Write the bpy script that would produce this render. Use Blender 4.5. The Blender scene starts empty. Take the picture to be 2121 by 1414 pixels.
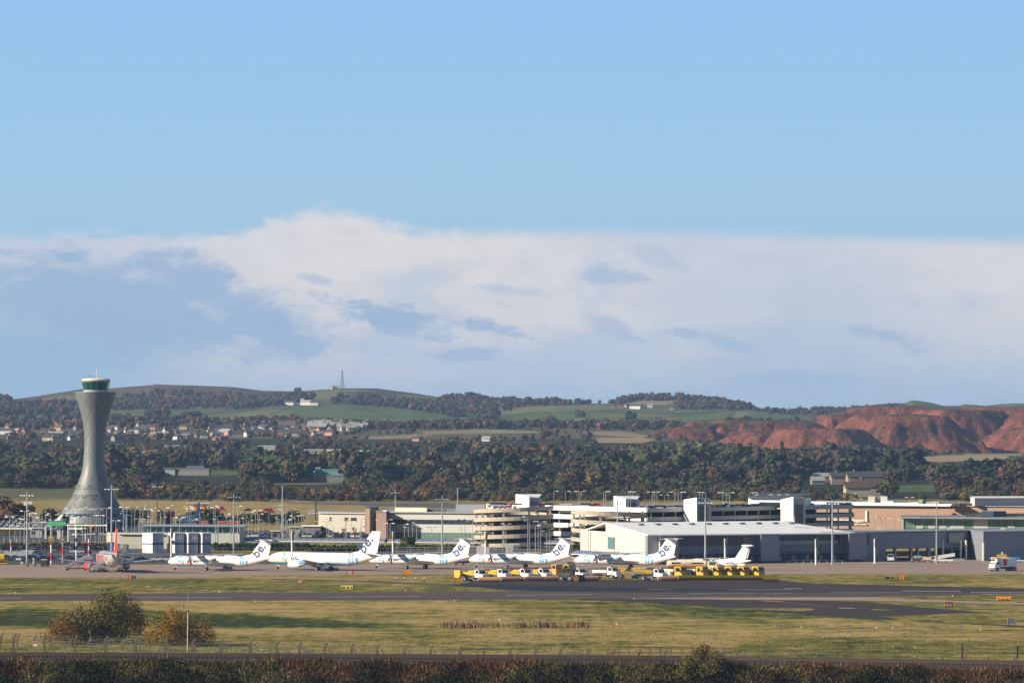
import bpy, bmesh, math, random
import numpy as np
from mathutils import Vector, Matrix
from math import radians as R, sin, cos, pi, sqrt, atan2, hypot

# ---------------------------------------------------------------- camera, light, sky
F, CX, HY, H = 9500.0, 1060.5, 905.0, 35.0        # focal length in photo pixels, principal column, horizon row, eye height
sc = bpy.context.scene
COL = sc.collection
cam = bpy.data.cameras.new("camera"); camo = bpy.data.objects.new("camera", cam); COL.objects.link(camo)
cam.sensor_width = 36.0; cam.lens = 36.0 * F / 2121.0
cam.shift_y = (HY - 707.0) / 2121.0
cam.clip_start = 5.0; cam.clip_end = 30000.0
camo.location = (0, 0, H); camo.rotation_euler = (R(90), 0, 0)
sc.camera = camo

SUN_EL, SUN_AZ = 24.5, 73.0                        # azimuth: degrees to the left of the direction towards the camera
sd = Vector((-sin(R(SUN_AZ)) * cos(R(SUN_EL)), -cos(R(SUN_AZ)) * cos(R(SUN_EL)), sin(R(SUN_EL))))
sun = bpy.data.lights.new("sun", 'SUN'); sun.energy = 5.0; sun.angle = R(0.5); sun.color = (1.0, 0.86, 0.66)
suno = bpy.data.objects.new("sun", sun); COL.objects.link(suno)
suno.rotation_euler = sd.to_track_quat('Z', 'Y').to_euler(); suno.location = (-500, 500, 600)
sc.view_settings.view_transform = 'Standard'; sc.view_settings.look = 'None'
sc.view_settings.exposure = 0.65; sc.view_settings.gamma = 1.0
sc.cycles.max_bounces = 5; sc.cycles.diffuse_bounces = 2; sc.cycles.glossy_bounces = 3
sc.cycles.transmission_bounces = 3; sc.cycles.volume_bounces = 0; sc.cycles.transparent_max_bounces = 8
sc.cycles.caustics_reflective = False; sc.cycles.caustics_refractive = False

def lin(r, g, b):
    f = lambda c: (c / 255.0) / 12.92 if c / 255.0 <= 0.04045 else ((c / 255.0 + 0.055) / 1.055) ** 2.4
    return (f(r), f(g), f(b))

class NT:
    """small wrapper for writing node maths as expressions"""
    def __init__(s, tree): s.t = tree; s.n = tree.nodes; s.l = tree.links
    def node(s, typ, **kw):
        n = s.n.new(typ)
        for k, v in kw.items(): setattr(n, k, v)
        return n
    def put(s, sock, v):
        if isinstance(v, bpy.types.NodeSocket): s.l.new(v, sock)
        elif v is not None:
            if isinstance(v, (tuple, list)) and len(v) == 3 and sock.type == 'RGBA': v = (*v, 1.0)
            sock.default_value = v
    def m(s, op, a, b=None, c=None, clamp=False):
        n = s.n.new('ShaderNodeMath'); n.operation = op; n.use_clamp = clamp
        for i, v in enumerate((a, b, c)):
            if v is not None: s.put(n.inputs[i], v)
        return n.outputs[0]
    def mix(s, fac, a, b):
        n = s.n.new('ShaderNodeMix'); n.data_type = 'RGBA'; n.clamp_factor = True
        s.put(n.inputs[0], fac); s.put(n.inputs[6], a); s.put(n.inputs[7], b)
        return n.outputs[2]
    def smooth(s, x, lo, hi):
        n = s.n.new('ShaderNodeMapRange'); n.interpolation_type = 'SMOOTHSTEP'
        s.put(n.inputs[0], x); n.inputs[1].default_value = lo; n.inputs[2].default_value = hi
        return n.outputs[0]
    def noise(s, vec, scale=1.0, detail=4.0, rough=0.55, dist=0.0):
        n = s.n.new('ShaderNodeTexNoise'); s.put(n.inputs['Vector'], vec)
        n.inputs['Scale'].default_value = scale; n.inputs['Detail'].default_value = detail
        n.inputs['Roughness'].default_value = rough; n.inputs['Distortion'].default_value = dist
        return n.outputs['Fac']
    def comb(s, x, y, z):
        n = s.n.new('ShaderNodeCombineXYZ')
        for i, v in enumerate((x, y, z)): s.put(n.inputs[i], v)
        return n.outputs[0]
    def sep(s, v):
        n = s.n.new('ShaderNodeSeparateXYZ'); s.put(n.inputs[0], v); return n.outputs
    def ramp(s, fac, stops):
        n = s.n.new('ShaderNodeValToRGB'); s.put(n.inputs[0], fac); e = n.color_ramp.elements
        while len(e) < len(stops): e.new(0.5)
        for i, (p, c) in enumerate(stops): e[i].position = p; e[i].color = (*c, 1.0) if len(c) == 3 else c
        return n.outputs[0]

SKYK = 0.675
world = bpy.data.worlds.new("World"); sc.world = world; world.use_nodes = True
w = NT(world.node_tree); w.n.clear()
wo = w.node('ShaderNodeOutputWorld'); bg = w.node('ShaderNodeBackground'); bg2 = w.node('ShaderNodeBackground')
sky = w.node('ShaderNodeTexSky', sky_type='NISHITA'); sky.sun_disc = False
sky.sun_elevation = R(SUN_EL); sky.sun_rotation = R(180 + SUN_AZ); sky.altitude = 0; sky.ozone_density = 3.0; sky.dust_density = 0.4
w.put(bg.inputs[0], sky.outputs[0]); bg.inputs[1].default_value = 0.052
geo = w.node('ShaderNodeTexCoord'); d = w.sep(geo.outputs['Generated'])
X = w.m('MULTIPLY', d[0], F / 1000.0); Z = w.m('MULTIPLY', d[2], F / 1000.0)
nA = w.noise(w.comb(w.m('MULTIPLY', X, 2.2), 0.0, w.m('MULTIPLY', Z, 4.0)), 1.6, 8.0, 0.6)
nB = w.noise(w.comb(w.m('MULTIPLY', X, 1.5), 4.0, w.m('MULTIPLY', Z, 3.4)), 7.0, 10.0, 0.68, 0.4)
nC = w.noise(w.comb(w.m('MULTIPLY', X, 0.8), 9.0, w.m('MULTIPLY', Z, 2.6)), 1.3, 4.0, 0.5)
nBs = w.m('SUBTRACT', nB, 0.5); nAs = w.m('SUBTRACT', nA, 0.5); nCs = w.m('SUBTRACT', nC, 0.5)
clear = w.ramp(w.m('MULTIPLY', Z, 1.0, clamp=True), [(0.0, lin(152, 182, 206)), (0.22, lin(156, 187, 214)), (0.48, lin(161, 199, 224)), (0.9, lin(146, 192, 235))])
# bank of pale cloud
bump = w.m('MULTIPLY', w.smooth(w.m('ABSOLUTE', w.m('ADD', X, 0.38)), 0.20, 0.0), 0.045)
sagL = w.m('MULTIPLY', w.smooth(X, -0.5, -0.7), -0.012)
sagR = w.m('MULTIPLY', w.smooth(X, 0.1, 1.2), -0.022)
calm = w.smooth(X, 0.15, -0.25)
edge = w.m('ADD', w.m('ADD', w.m('ADD', 0.432, bump), sagL), w.m('ADD', sagR, w.m('MULTIPLY', w.m('MULTIPLY', nBs, 0.10), w.m('MULTIPLY_ADD', calm, 0.9, 0.06))))
inbank = w.smooth(w.m('SUBTRACT', edge, Z), -0.010, 0.030)
body = w.ramp(w.m('MULTIPLY', Z, 2.0, clamp=True), [(0.0, lin(152, 181, 206)), (0.2, lin(172, 190, 212)), (0.5, lin(194, 202, 215)), (0.92, lin(211, 211, 219))])
warm = w.smooth(w.m('ADD', w.m('MULTIPLY', nCs, 2.2), w.m('MULTIPLY', w.smooth(w.m('ABSOLUTE', w.m('ADD', X, 0.3)), 0.95, 0.0), 0.65)), 0.0, 0.7)
low = w.smooth(Z, 0.05, 0.30)
warm = w.m('MAXIMUM', warm, w.m('MULTIPLY', w.smooth(X, 0.55, 1.05), 0.8))
warm = w.m('MULTIPLY', warm, low)
body = w.mix(w.m('MULTIPLY', warm, 0.85), body, lin(233, 224, 216))
mott = w.smooth(w.m('ADD', nAs, w.m('MULTIPLY', nCs, 0.8)), 0.02, 0.22)
body = w.mix(w.m('MULTIPLY', w.m('MULTIPLY', mott, 0.55), w.smooth(Z, 0.47, 0.33)), body, lin(176, 192, 216))
pf = w.node('ShaderNodeVectorMath', operation='SCALE'); w.put(pf.inputs[0], body); w.put(pf.inputs['Scale'], w.m('MULTIPLY_ADD', nBs, 0.30, 1.0)); body = pf.outputs[0]
gapL = w.m('MULTIPLY', w.smooth(w.m('ADD', X, w.m('MULTIPLY', nAs, 0.5)), -0.60, -0.85), w.smooth(w.m('ADD', Z, w.m('MULTIPLY', nBs, 0.1)), 0.30, 0.18))
body = w.mix(w.m('MULTIPLY', gapL, 0.95), body, clear)
skyc = w.mix(w.m('MULTIPLY', inbank, 0.93), clear, body)
def blob(cx, cz, rx, rz, tilt, amp, amt):
    dx = w.m('SUBTRACT', X, cx); dz = w.m('SUBTRACT', Z, cz)
    dz2 = w.m('MULTIPLY_ADD', dx, tilt, dz)
    q = w.m('SQRT', w.m('ADD', w.m('POWER', w.m('DIVIDE', dx, rx), 2.0), w.m('POWER', w.m('DIVIDE', dz2, rz), 2.0)))
    f = w.m('ADD', w.m('SUBTRACT', 1.0, q), w.m('ADD', w.m('MULTIPLY', nBs, amp * 1.5), w.m('MULTIPLY', nAs, amp * 1.2)))
    return w.m('MULTIPLY', w.smooth(f, -0.16, 0.50), amt)
acc = None
for b in [(-0.78, 0.262, 0.44, 0.105, 0.10, 1.3, 0.95), (-0.66, 0.315, 0.14, 0.065, 0.25, 1.5, 0.9), (-0.54, 0.245, 0.16, 0.06, 0.40, 1.5, 0.9),
          (-0.98, 0.28, 0.22, 0.05, 0.1, 1.5, 0.8), (-0.25, 0.245, 0.15, 0.030, 0.22, 2.2, 0.9), (-0.05, 0.225, 0.13, 0.026, 0.10, 2.4, 0.85),
          (-0.10, 0.172, 0.09, 0.015, 0.0, 2.4, 0.6), (-0.52, 0.18, 0.12, 0.02, 0.1, 2.2, 0.6), (0.22, 0.33, 0.07, 0.018, 0.05, 2.6, 0.55), (0.36, 0.215, 0.05, 0.014, 0.1, 2.4, 0.6),
          (0.44, 0.195, 0.07, 0.02, 0.3, 2.4, 0.55), (0.78, 0.205, 0.11, 0.026, 0.2, 2.4, 0.7), (-0.40, 0.325, 0.05, 0.012, 0.2, 2.6, 0.5),
          (0.2, 0.23, 0.07, 0.02, 0.3, 2.6, 0.5), (0.02, 0.30, 0.09, 0.012, 0.1, 2.8, 0.35), (0.30, 0.37, 0.06, 0.02, 0.35, 2.8, 0.3), (0.6, 0.12, 0.16, 0.016, 0.0, 2.4, 0.4)]:
    f = blob(*b); acc = f if acc is None else w.m('MAXIMUM', acc, f)
skyc = w.mix(acc, skyc, lin(154, 179, 209))
wisp = w.smooth(w.noise(w.comb(w.m('MULTIPLY', X, 0.5), 2.0, w.m('MULTIPLY', Z, 5.0)), 2.0, 6.0, 0.6), 0.5, 0.8)
skyc = w.mix(w.m('MULTIPLY', w.m('MULTIPLY', wisp, 0.22), w.smooth(Z, 0.62, 0.48)), skyc, lin(205, 208, 222))
w.put(bg2.inputs[0], skyc); bg2.inputs[1].default_value = SKYK
ms = w.node('ShaderNodeMixShader'); w.put(ms.inputs[0], w.smooth(Z, 1.1, 2.2))
w.l.new(bg2.outputs[0], ms.inputs[1]); w.l.new(bg.outputs[0], ms.inputs[2]); w.l.new(ms.outputs[0], wo.inputs[0])

# ---------------------------------------------------------------- helpers
rnd = random.Random(7)
def GD(py): return F * H / (py - HY)                              # depth of flat ground seen at photo row py
def G(px, py, z=0.0):
    D = GD(py); return Vector(((px - CX) * D / F, D, z))
def PX(px, D): return (px - CX) * D / F
def PZ(py, D): return H - (py - HY) * D / F
def S(D): return F / D                                            # photo pixels per metre

MATS = {}
def mat(name, col=(.5, .5, .5), rough=0.6, metal=0.0, var=0.12, vs=0.6, emis=None, spec=0.5, stretch=None, fn=None):
    """procedural Principled material with a little tonal variation in object space"""
    if name in MATS: return MATS[name]
    m = bpy.data.materials.new(name); m.use_nodes = True; t = NT(m.node_tree); p = m.node_tree.nodes['Principled BSDF']
    p.inputs['Roughness'].default_value = rough; p.inputs['Metallic'].default_value = metal
    p.inputs['Specular IOR Level'].default_value = spec
    tc = t.node('ShaderNodeTexCoord'); v = tc.outputs['Object']
    if stretch:
        mp = t.node('ShaderNodeMapping'); t.put(mp.inputs[0], v); mp.inputs['Scale'].default_value = stretch; v = mp.outputs[0]
    if fn: c = fn(t, tc, v, col)
    else: c = (*col, 1.0)
    if var > 0:
        n = t.noise(v, vs, 5.0, 0.6)
        f = t.m('MULTIPLY_ADD', t.m('SUBTRACT', n, 0.5), 2 * var, 1.0)
        mx = t.node('ShaderNodeVectorMath', operation='SCALE'); t.put(mx.inputs[0], c[:3] if isinstance(c, tuple) else c); t.put(mx.inputs['Scale'], f)
        t.l.new(mx.outputs[0], p.inputs['Base Color'])
    else: t.put(p.inputs['Base Color'], c)
    if emis: p.inputs['Emission Color'].default_value = (*col, 1.0); p.inputs['Emission Strength'].default_value = emis
    MATS[name] = m; return m

class MB:
    """collects shapes and links them as ONE mesh object"""
    def __init__(s): s.v = []; s.f = []; s.mi = []; s.cur = 0
    def add(s, vs, fs):
        k = len(s.v); s.v += [tuple(p) for p in vs]
        for f in fs: s.f.append(tuple(i + k for i in f)); s.mi.append(s.cur)
        return s
    def box(s, x0, x1, y0, y1, z0, z1):
        return s.add([(x0, y0, z0), (x1, y0, z0), (x1, y1, z0), (x0, y1, z0), (x0, y0, z1), (x1, y0, z1), (x1, y1, z1), (x0, y1, z1)],
                     [(0, 3, 2, 1), (4, 5, 6, 7), (0, 1, 5, 4), (1, 2, 6, 5), (2, 3, 7, 6), (3, 0, 4, 7)])
    def cbox(s, c, d, rz=0.0, ry=0.0):
        k = len(s.v); s.box(-d[0] / 2, d[0] / 2, -d[1] / 2, d[1] / 2, -d[2] / 2, d[2] / 2)
        M = Matrix.Translation(c) @ Matrix.Rotation(rz, 4, 'Z') @ Matrix.Rotation(ry, 4, 'Y')
        for i in range(k, len(s.v)): s.v[i] = tuple(M @ Vector(s.v[i]))
        return s
    def tube(s, p, q, r, r2=None, n=8, caps=True):
        p, q = Vector(p), Vector(q); r2 = r if r2 is None else r2
        d = (q - p).normalized(); a = d.orthogonal().normalized(); b = d.cross(a)
        vs = []
        for c, rr in ((p, r), (q, r2)):
            for i in range(n):
                t = 2 * pi * i / n; vs.append(c + (a * cos(t) + b * sin(t)) * rr)
        fs = [(i, (i + 1) % n, n + (i + 1) % n, n + i) for i in range(n)]
        if caps: fs += [tuple(range(n - 1, -1, -1)), tuple(range(n, 2 * n))]
        return s.add(vs, fs)
    def lathe(s, prof, n=16, axis='z', c=(0, 0, 0)):
        """prof: (radius, height); closed with caps"""
        vs = []; m = len(prof)
        for r, h in prof:
            for i in range(n):
                t = 2 * pi * i / n; x, y = r * cos(t), r * sin(t)
                p = (x, y, h) if axis == 'z' else ((h, x, y) if axis == 'x' else (x, h, y))
                vs.append((p[0] + c[0], p[1] + c[1], p[2] + c[2]))
        fs = [(j * n + i, j * n + (i + 1) % n, (j + 1) * n + (i + 1) % n, (j + 1) * n + i) for j in range(m - 1) for i in range(n)]
        fs += [tuple(range(n - 1, -1, -1)), tuple(range((m - 1) * n, m * n))]
        return s.add(vs, fs)
    def loft(s, rings, caps=True):
        n = len(rings[0]); vs = [p for r in rings for p in r]
        fs = [(j * n + i, j * n + (i + 1) % n, (j + 1) * n + (i + 1) % n, (j + 1) * n + i) for j in range(len(rings) - 1) for i in range(n)]
        if caps: fs += [tuple(range(n - 1, -1, -1)), tuple(range((len(rings) - 1) * n, len(rings) * n))]
        return s.add(vs, fs)
    def prism(s, poly, lo, hi, ax='y'):
        """polygon in the other two axes, extruded from lo to hi along ax"""
        def P(a, b, h): return {'x': (h, a, b), 'y': (a, h, b), 'z': (a, b, h)}[ax]
        n = len(poly); vs = [P(a, b, lo) for a, b in poly] + [P(a, b, hi) for a, b in poly]
        return s.add(vs, [tuple(range(n)), tuple(range(2 * n - 1, n - 1, -1))] + [(i, (i + 1) % n, n + (i + 1) % n, n + i) for i in range(n)])
    def quad(s, *p): return s.add(p, [tuple(range(len(p)))])
    def mesh(s, name, mats, smooth=False, fix=True):
        me = bpy.data.meshes.new(name); me.from_pydata(s.v, [], s.f)
        for m in (mats if isinstance(mats, (list, tuple)) else [mats]): me.materials.append(m)
        if max(s.mi, default=0) > 0: me.polygons.foreach_set('material_index', s.mi)
        if fix:
            b = bmesh.new(); b.from_mesh(me); bmesh.ops.recalc_face_normals(b, faces=b.faces); b.to_mesh(me); b.free()
        if smooth:
            me.polygons.foreach_set('use_smooth', [True] * len(me.polygons))
            try: me.set_sharp_from_angle(angle=R(38))
            except Exception: pass
        me.update(); return me
    def build(s, name, mats, parent=None, smooth=False, loc=None, rz=None, fix=True):
        o = bpy.data.objects.new(name, s.mesh(name, mats, smooth, fix)); COL.objects.link(o)
        if parent: o.parent = parent
        if loc is not None: o.location = loc
        if rz is not None: o.rotation_euler = (0, 0, rz)
        return o

def tag(o, label=None, cat=None, group=None, kind=None):
    if label: o['label'] = label
    if cat: o['category'] = cat
    if group: o['group'] = group
    if kind: o['kind'] = kind
    return o
def thing(name, label, cat, loc=(0, 0, 0), rz=0.0, group=None):
    o = bpy.data.objects.new(name, None); COL.objects.link(o); o.location = loc; o.rotation_euler = (0, 0, rz)
    o.empty_display_size = 1.0
    return tag(o, label, cat, group)
def struct(o): o['kind'] = 'structure'; return o
KIDS = {}
def kids(o):
    return [c for c in bpy.data.objects if c.parent is o]
def dup(root, loc, rz=0.0, label=None, group=None, cat=None, scale=None, remat=None, tree=None):
    """a copy of a thing with copies of its parts and sub-parts"""
    key = root.name
    if key not in KIDS:
        KIDS[key] = [(c, kids(c)) for c in kids(root)]
    r = root.copy(); COL.objects.link(r); r.location = loc; r.rotation_euler = (0, 0, rz)
    if scale: r.scale = (scale,) * 3 if isinstance(scale, (int, float)) else scale
    for ch, gs in KIDS[key]:
        c = ch.copy(); COL.objects.link(c); c.parent = r
        if remat and ch.name.split('.')[0] in remat:
            c.material_slots[0].link = 'OBJECT'; c.material_slots[0].material = remat[ch.name.split('.')[0]]
        for g in gs:
            e = g.copy(); COL.objects.link(e); e.parent = c
    tag(r, label, cat, group); return r

LANDMARKS = []                                   # (photo column, row, name) used to word labels
ORD = ['', 'first', 'second', 'third', 'fourth', 'fifth', 'sixth', 'seventh', 'eighth', 'ninth', 'tenth', 'eleventh', 'twelfth']
def nth(i): return ORD[i] if i < len(ORD) else (str(i) + {1: 'st', 2: 'nd', 3: 'rd'}.get(i % 10 if i % 100 not in (11, 12, 13) else 0, 'th'))
def label_all(items, fmt='{look} {place}', of='of those'):
    """items: (object, look, place phrase, photo x). Equal labels are told apart by counting from the left."""
    d = {}
    for o, look, place, x in items: d.setdefault(f'{look} {place}', []).append((x, o))
    for k, l in d.items():
        l.sort(key=lambda a: a[0])
        for i, (x, o) in enumerate(l):
            o['label'] = k if len(l) == 1 else f'{k}, {nth(i + 1)} from the left'

def text_mesh(s, size, depth=0.0, bold=0.0, align='LEFT', shear=0.0):
    c = bpy.data.curves.new('lettering', 'FONT'); c.body = s; c.size = size; c.extrude = depth; c.offset = bold; c.align_x = align; c.shear = shear
    c.resolution_u = 3
    o = bpy.data.objects.new('lettering', c); COL.objects.link(o)
    bpy.context.view_layer.update()
    me = bpy.data.meshes.new_from_object(o.evaluated_get(bpy.context.evaluated_depsgraph_get()))
    bpy.data.objects.remove(o); bpy.data.curves.remove(c)
    return me
def place_text(name, s, size, material, parent, M, depth=0.01, bold=0.0, align='LEFT', remap=None, cuts=None, shear=0.0):
    """lettering mesh; M maps text plane (x right, y up, z out) into the parent's space"""
    me = text_mesh(s, size, depth, bold, align, shear)
    if cuts or remap:
        b = bmesh.new(); b.from_mesh(me)
        for y in (cuts or []):
            bmesh.ops.bisect_plane(b, geom=b.verts[:] + b.edges[:] + b.faces[:], plane_co=(0, y, 0), plane_no=(0, 1, 0))
        if remap:
            for v in b.verts: v.co = remap(v.co.copy())
        b.to_mesh(me); b.free()
    if M is not None: me.transform(M)
    me.materials.clear(); me.materials.append(material)
    o = bpy.data.objects.new(name, me); COL.objects.link(o); o.parent = parent
    return o
def frame(o, xdir, up=(0, 0, 1)):
    x = Vector(xdir).normalized(); u = Vector(up).normalized(); n = x.cross(u).normalized(); u = n.cross(x)
    return Matrix(((x.x, u.x, n.x, o[0]), (x.y, u.y, n.y, o[1]), (x.z, u.z, n.z, o[2]), (0, 0, 0, 1)))
# ---------------------------------------------------------------- terrain
def ip(x, pts): return np.interp(x, [p[0] for p in pts], [p[1] for p in pts])
def vnoise(x, y, seed=0):
    """smooth value noise on arrays"""
    xi = np.floor(x).astype(np.int64); yi = np.floor(y).astype(np.int64); xf = x - xi; yf = y - yi
    def h(a, b):
        n = (a * 374761393 + b * 668265263 + seed * 1274126177) & 0xffffffff
        n = ((n ^ (n >> 13)) * 1274126177) & 0xffffffff
        return ((n ^ (n >> 16)) & 0xffff) / 65535.0
    u = xf * xf * (3 - 2 * xf); v = yf * yf * (3 - 2 * yf)
    return (h(xi, yi) * (1 - u) + h(xi + 1, yi) * u) * (1 - v) + (h(xi, yi + 1) * (1 - u) + h(xi + 1, yi + 1) * u) * v
def fbm(x, y, o=4, seed=0):
    t = 0; a = 0.5
    for i in range(o): t = t + a * vnoise(x * 2 ** i, y * 2 ** i, seed + i); a *= 0.5
    return t / (1 - 0.5 ** o)

SKYLINE = [(-900, 835), (-300, 820), (0, 816), (14, 818), (28, 826), (60, 822), (130, 812), (165, 806), (235, 803), (290, 799), (325, 795.5), (365, 796.5), (480, 802), (545, 811), (620, 811),
           (660, 807), (700, 805), (780, 805), (850, 813), (905, 822), (930, 823), (970, 822), (1000, 827), (1050, 831), (1100, 833), (1150, 834), (1255, 836),
           (1268, 831), (1300, 826), (1330, 822), (1370, 821), (1420, 823), (1500, 831), (1560, 839), (1570, 846), (1600, 851), (1680, 850), (1700, 848), (1760, 844), (1820, 838), (1875, 835),
           (1888, 829), (1905, 830), (1930, 834), (1955, 841), (1985, 841), (2000, 838), (2040, 841), (2075, 837), (2100, 835), (2140, 835), (2300, 845), (3000, 850)]
RAIL = [(-1500, 664), (28, 655), (672, 651.5), (1400, 645), (2121, 631), (3600, 605)]
DR = [-1e9, 2463, 2900, 3500, 4200, 5000, 6000, 7000, 7800, 8200, 9500, 14000]
def rows_at(px):
    """photo row of the terrain at the control depths, for photo column px"""
    px = np.asarray(px, float); one = np.ones_like(px)
    y4200 = ip(px, [(1300, 925), (1600, 950), (2121, 948)])
    y5000 = ip(px, [(0, 896), (1200, 893), (1400, 905), (1600, 930), (2121, 935)])
    y6000 = ip(px, [(0, 872), (240, 866), (520, 866), (600, 871), (760, 872), (900, 872), (1030, 872), (1200, 874), (1400, 870), (1550, 868), (1700, 885), (1900, 905), (2121, 905)])
    sky_ = ip(px, SKYLINE)
    y7000 = ip(px, [(-900, 850), (0, 850), (230, 848), (380, 845), (560, 841), (720, 838), (850, 845), (950, 858), (1000, 852), (1035, 846), (1150, 840), (1250, 841), (1400, 847), (1520, 849),
                    (1560, 851), (1680, 858), (1800, 872), (2121, 872), (3000, 872)])
    return [one * 1040, one * 1003, one * 965, y4200, y5000, y6000, y7000, sky_, None, None, None]
def terrain_z(px, D):
    px = np.asarray(px, float); D = np.asarray(D, float)
    px, D = np.broadcast_arrays(px, D)
    rows = rows_at(px); ds = DR[1:]
    zs = [np.zeros_like(px)] + [H - (rows[i] - HY) * ds[i] / F for i in range(1, 8)]
    zs[0] = np.zeros_like(px)
    zs += [zs[7] - 14, zs[7] * 0.55, zs[7] * 0.3]
    z = np.zeros_like(px)
    for i in range(len(ds) - 1):
        t = np.clip((D - ds[i]) / (ds[i + 1] - ds[i]), 0, 1)
        if i >= 6: t = t * t * (3 - 2 * t) * 0.35 + t * 0.65
        z = np.where((D >= ds[i]) & (D < ds[i + 1]), zs[i] * (1 - t) + zs[i + 1] * t, z)
    z = np.where(D >= ds[-1], zs[-1], z)
    x = (px - CX) * D / F
    z = z + np.where(D > 2600, (fbm(x / 160, D / 160, 4, 3) - 0.5) * np.clip((D - 2600) / 3000, 0, 1) * 7.0, 0)
    # railway bank and the slope in front of it
    dr = ip(px, RAIL); k = D - dr
    bank = np.interp(k, [-60, -16, -8, 5, 14, 60], [-4.5, -3.6, 3.4, 3.4, 0, 0])
    z = np.where(D < 760, bank + np.where(np.abs(k + 12) < 5, (fbm(x / 3, D / 3, 3, 5) - .5) * 1.2, 0), z)
    # gentle swells and the drainage hollow in the field
    z = z + np.where((D > 760) & (D < 970), (fbm(x / 45, D / 60, 3, 9) - 0.5) * 0.9 * np.clip((D - 760) / 40, 0, 1) * np.clip((970 - D) / 40, 0, 1), 0)
    return z
_gp = np.arange(-400, 2501, 6.0); _gd = np.concatenate([np.arange(560, 760, 1.5), np.arange(760, 2450, 15), np.arange(2450, 8201, 22)]).astype(float)
_gz = terrain_z(*np.meshgrid(_gp, _gd))
def tz(px, D):
    i = min(max((px + 400) / 6.0, 0), len(_gp) - 1.001); a = int(i); u = i - a
    b = min(max(int(np.searchsorted(_gd, D)) - 1, 0), len(_gd) - 2); v = min(max((D - _gd[b]) / (_gd[b + 1] - _gd[b]), 0), 1)
    z = _gz; return float((z[b, a] * (1 - u) + z[b, a + 1] * u) * (1 - v) + (z[b + 1, a] * (1 - u) + z[b + 1, a + 1] * u) * v)

def inpoly(px, py, poly):
    c = np.zeros(px.shape, bool); n = len(poly); j = n - 1
    for i in range(n):
        xi, yi = poly[i]; xj, yj = poly[j]
        if yi != yj:
            c ^= ((yi > py) != (yj > py)) & (px < (xj - xi) * (py - yi) / (yj - yi) + xi)
        j = i
    return c
GREEN, PALE, TAN, STRAW, MOOR, WOOD, OLIVE = (0.088, 0.128, 0.042), (0.150, 0.160, 0.066), (0.30, 0.23, 0.13), (0.225, 0.20, 0.10), (0.085, 0.070, 0.045), (0.035, 0.036, 0.018), (0.115, 0.115, 0.05)
FIELDS = [  # (colour, outline as seen), on the slopes beyond the airfield
    (GREEN, [(228, 853), (330, 848), (430, 845), (468, 842), (470, 847), (420, 857), (375, 866), (300, 868), (232, 864)]),
    (PALE, [(228, 851), (330, 845), (430, 842), (466, 841), (440, 846), (330, 851), (235, 856)]),
    (PALE, [(430, 861), (520, 848), (560, 843), (600, 849), (610, 858), (560, 866), (490, 868), (430, 866)]),
    (GREEN, [(560, 843), (640, 840), (740, 838), (800, 842), (860, 850), (975, 865), (985, 870), (900, 873), (690, 866), (620, 862), (600, 850)]),
    (TAN, [(655, 866), (760, 868), (930, 873), (948, 878), (860, 882), (760, 881), (680, 873)]),
    (PALE, [(1030, 848), (1120, 841), (1240, 838), (1300, 842), (1240, 850), (1100, 854), (1035, 860)]),
    (GREEN, [(1030, 861), (1100, 854), (1240, 850), (1300, 843), (1400, 848), (1500, 850), (1480, 860), (1370, 872), (1250, 880), (1130, 882), (1030, 874)]),
    (PALE, [(1180, 862), (1330, 856), (1430, 862), (1400, 872), (1300, 880), (1190, 880)]),
    (GREEN, [(1400, 848), (1512, 850), (1502, 868), (1440, 874), (1370, 872), (1420, 860)]),
    (PALE, [(1527, 851), (1560, 851), (1660, 858), (1665, 868), (1580, 872), (1514, 868)]),
    (GREEN, [(1560, 851), (1640, 856), (1690, 866), (1600, 874), (1520, 874)]),
    (TAN, [(1232, 906), (1330, 906), (1358, 910), (1330, 917), (1240, 916)]), (TAN, [(1215, 893), (1285, 892), (1345, 901), (1330, 906), (1225, 899)]),
    (STRAW, [(870, 893), (980, 888), (1110, 892), (1120, 896), (1000, 898), (880, 898)]), (STRAW, [(755, 905), (860, 899), (905, 900), (850, 907), (770, 909)]),
    (GREEN, [(-300, 862), (80, 862), (176, 866), (120, 880), (0, 886), (-300, 886)]), (PALE, [(60, 832), (100, 822), (160, 818), (232, 820), (232, 832), (150, 838)]),
    (PALE, [(250, 826), (330, 818), (400, 820), (470, 830), (380, 836), (280, 834)]),
    (PALE, [(620, 814), (700, 806), (760, 807), (860, 816), (930, 826), (860, 832), (760, 826), (640, 828)]),
    (GREEN, [(640, 830), (760, 828), (820, 836), (700, 838)]), (MOOR, [(700, 811), (780, 808), (850, 816), (800, 820), (740, 818)]),
    (STRAW, [(1290, 838), (1330, 830), (1400, 829), (1440, 834), (1380, 838)]), (STRAW, [(900, 824), (960, 821), (1010, 829), (960, 832)]),
    (GREEN, [(1880, 836), (1890, 828), (1950, 830), (1962, 842), (1880, 842)]), (GREEN, [(1975, 842), (2000, 836), (2050, 842)]), (GREEN, [(2060, 842), (2090, 832), (2300, 832), (2300, 846)]),
    (PALE, [(560, 1001), (700, 998), (705, 1002), (560, 1005)]), (TAN, [(900, 962), (1080, 958), (1090, 962), (900, 967)]), (STRAW, [(30, 952), (140, 950), (140, 955), (30, 957)]),
    (GREEN, [(362, 978), (400, 974), (505, 974), (512, 982), (440, 986), (372, 985)]),
    (TAN, [(1888, 947), (1960, 943), (2085, 941), (2090, 950), (1990, 955), (1890, 957)]), (GREEN, [(1930, 942), (2060, 938), (2085, 941), (1960, 944)]),
    (GREEN, [(1760, 1009), (1850, 1004), (1935, 1003), (1945, 1018), (1850, 1023), (1765, 1020)]), (STRAW, [(1990, 936), (2300, 930), (2300, 944), (2000, 944)])]
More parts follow.
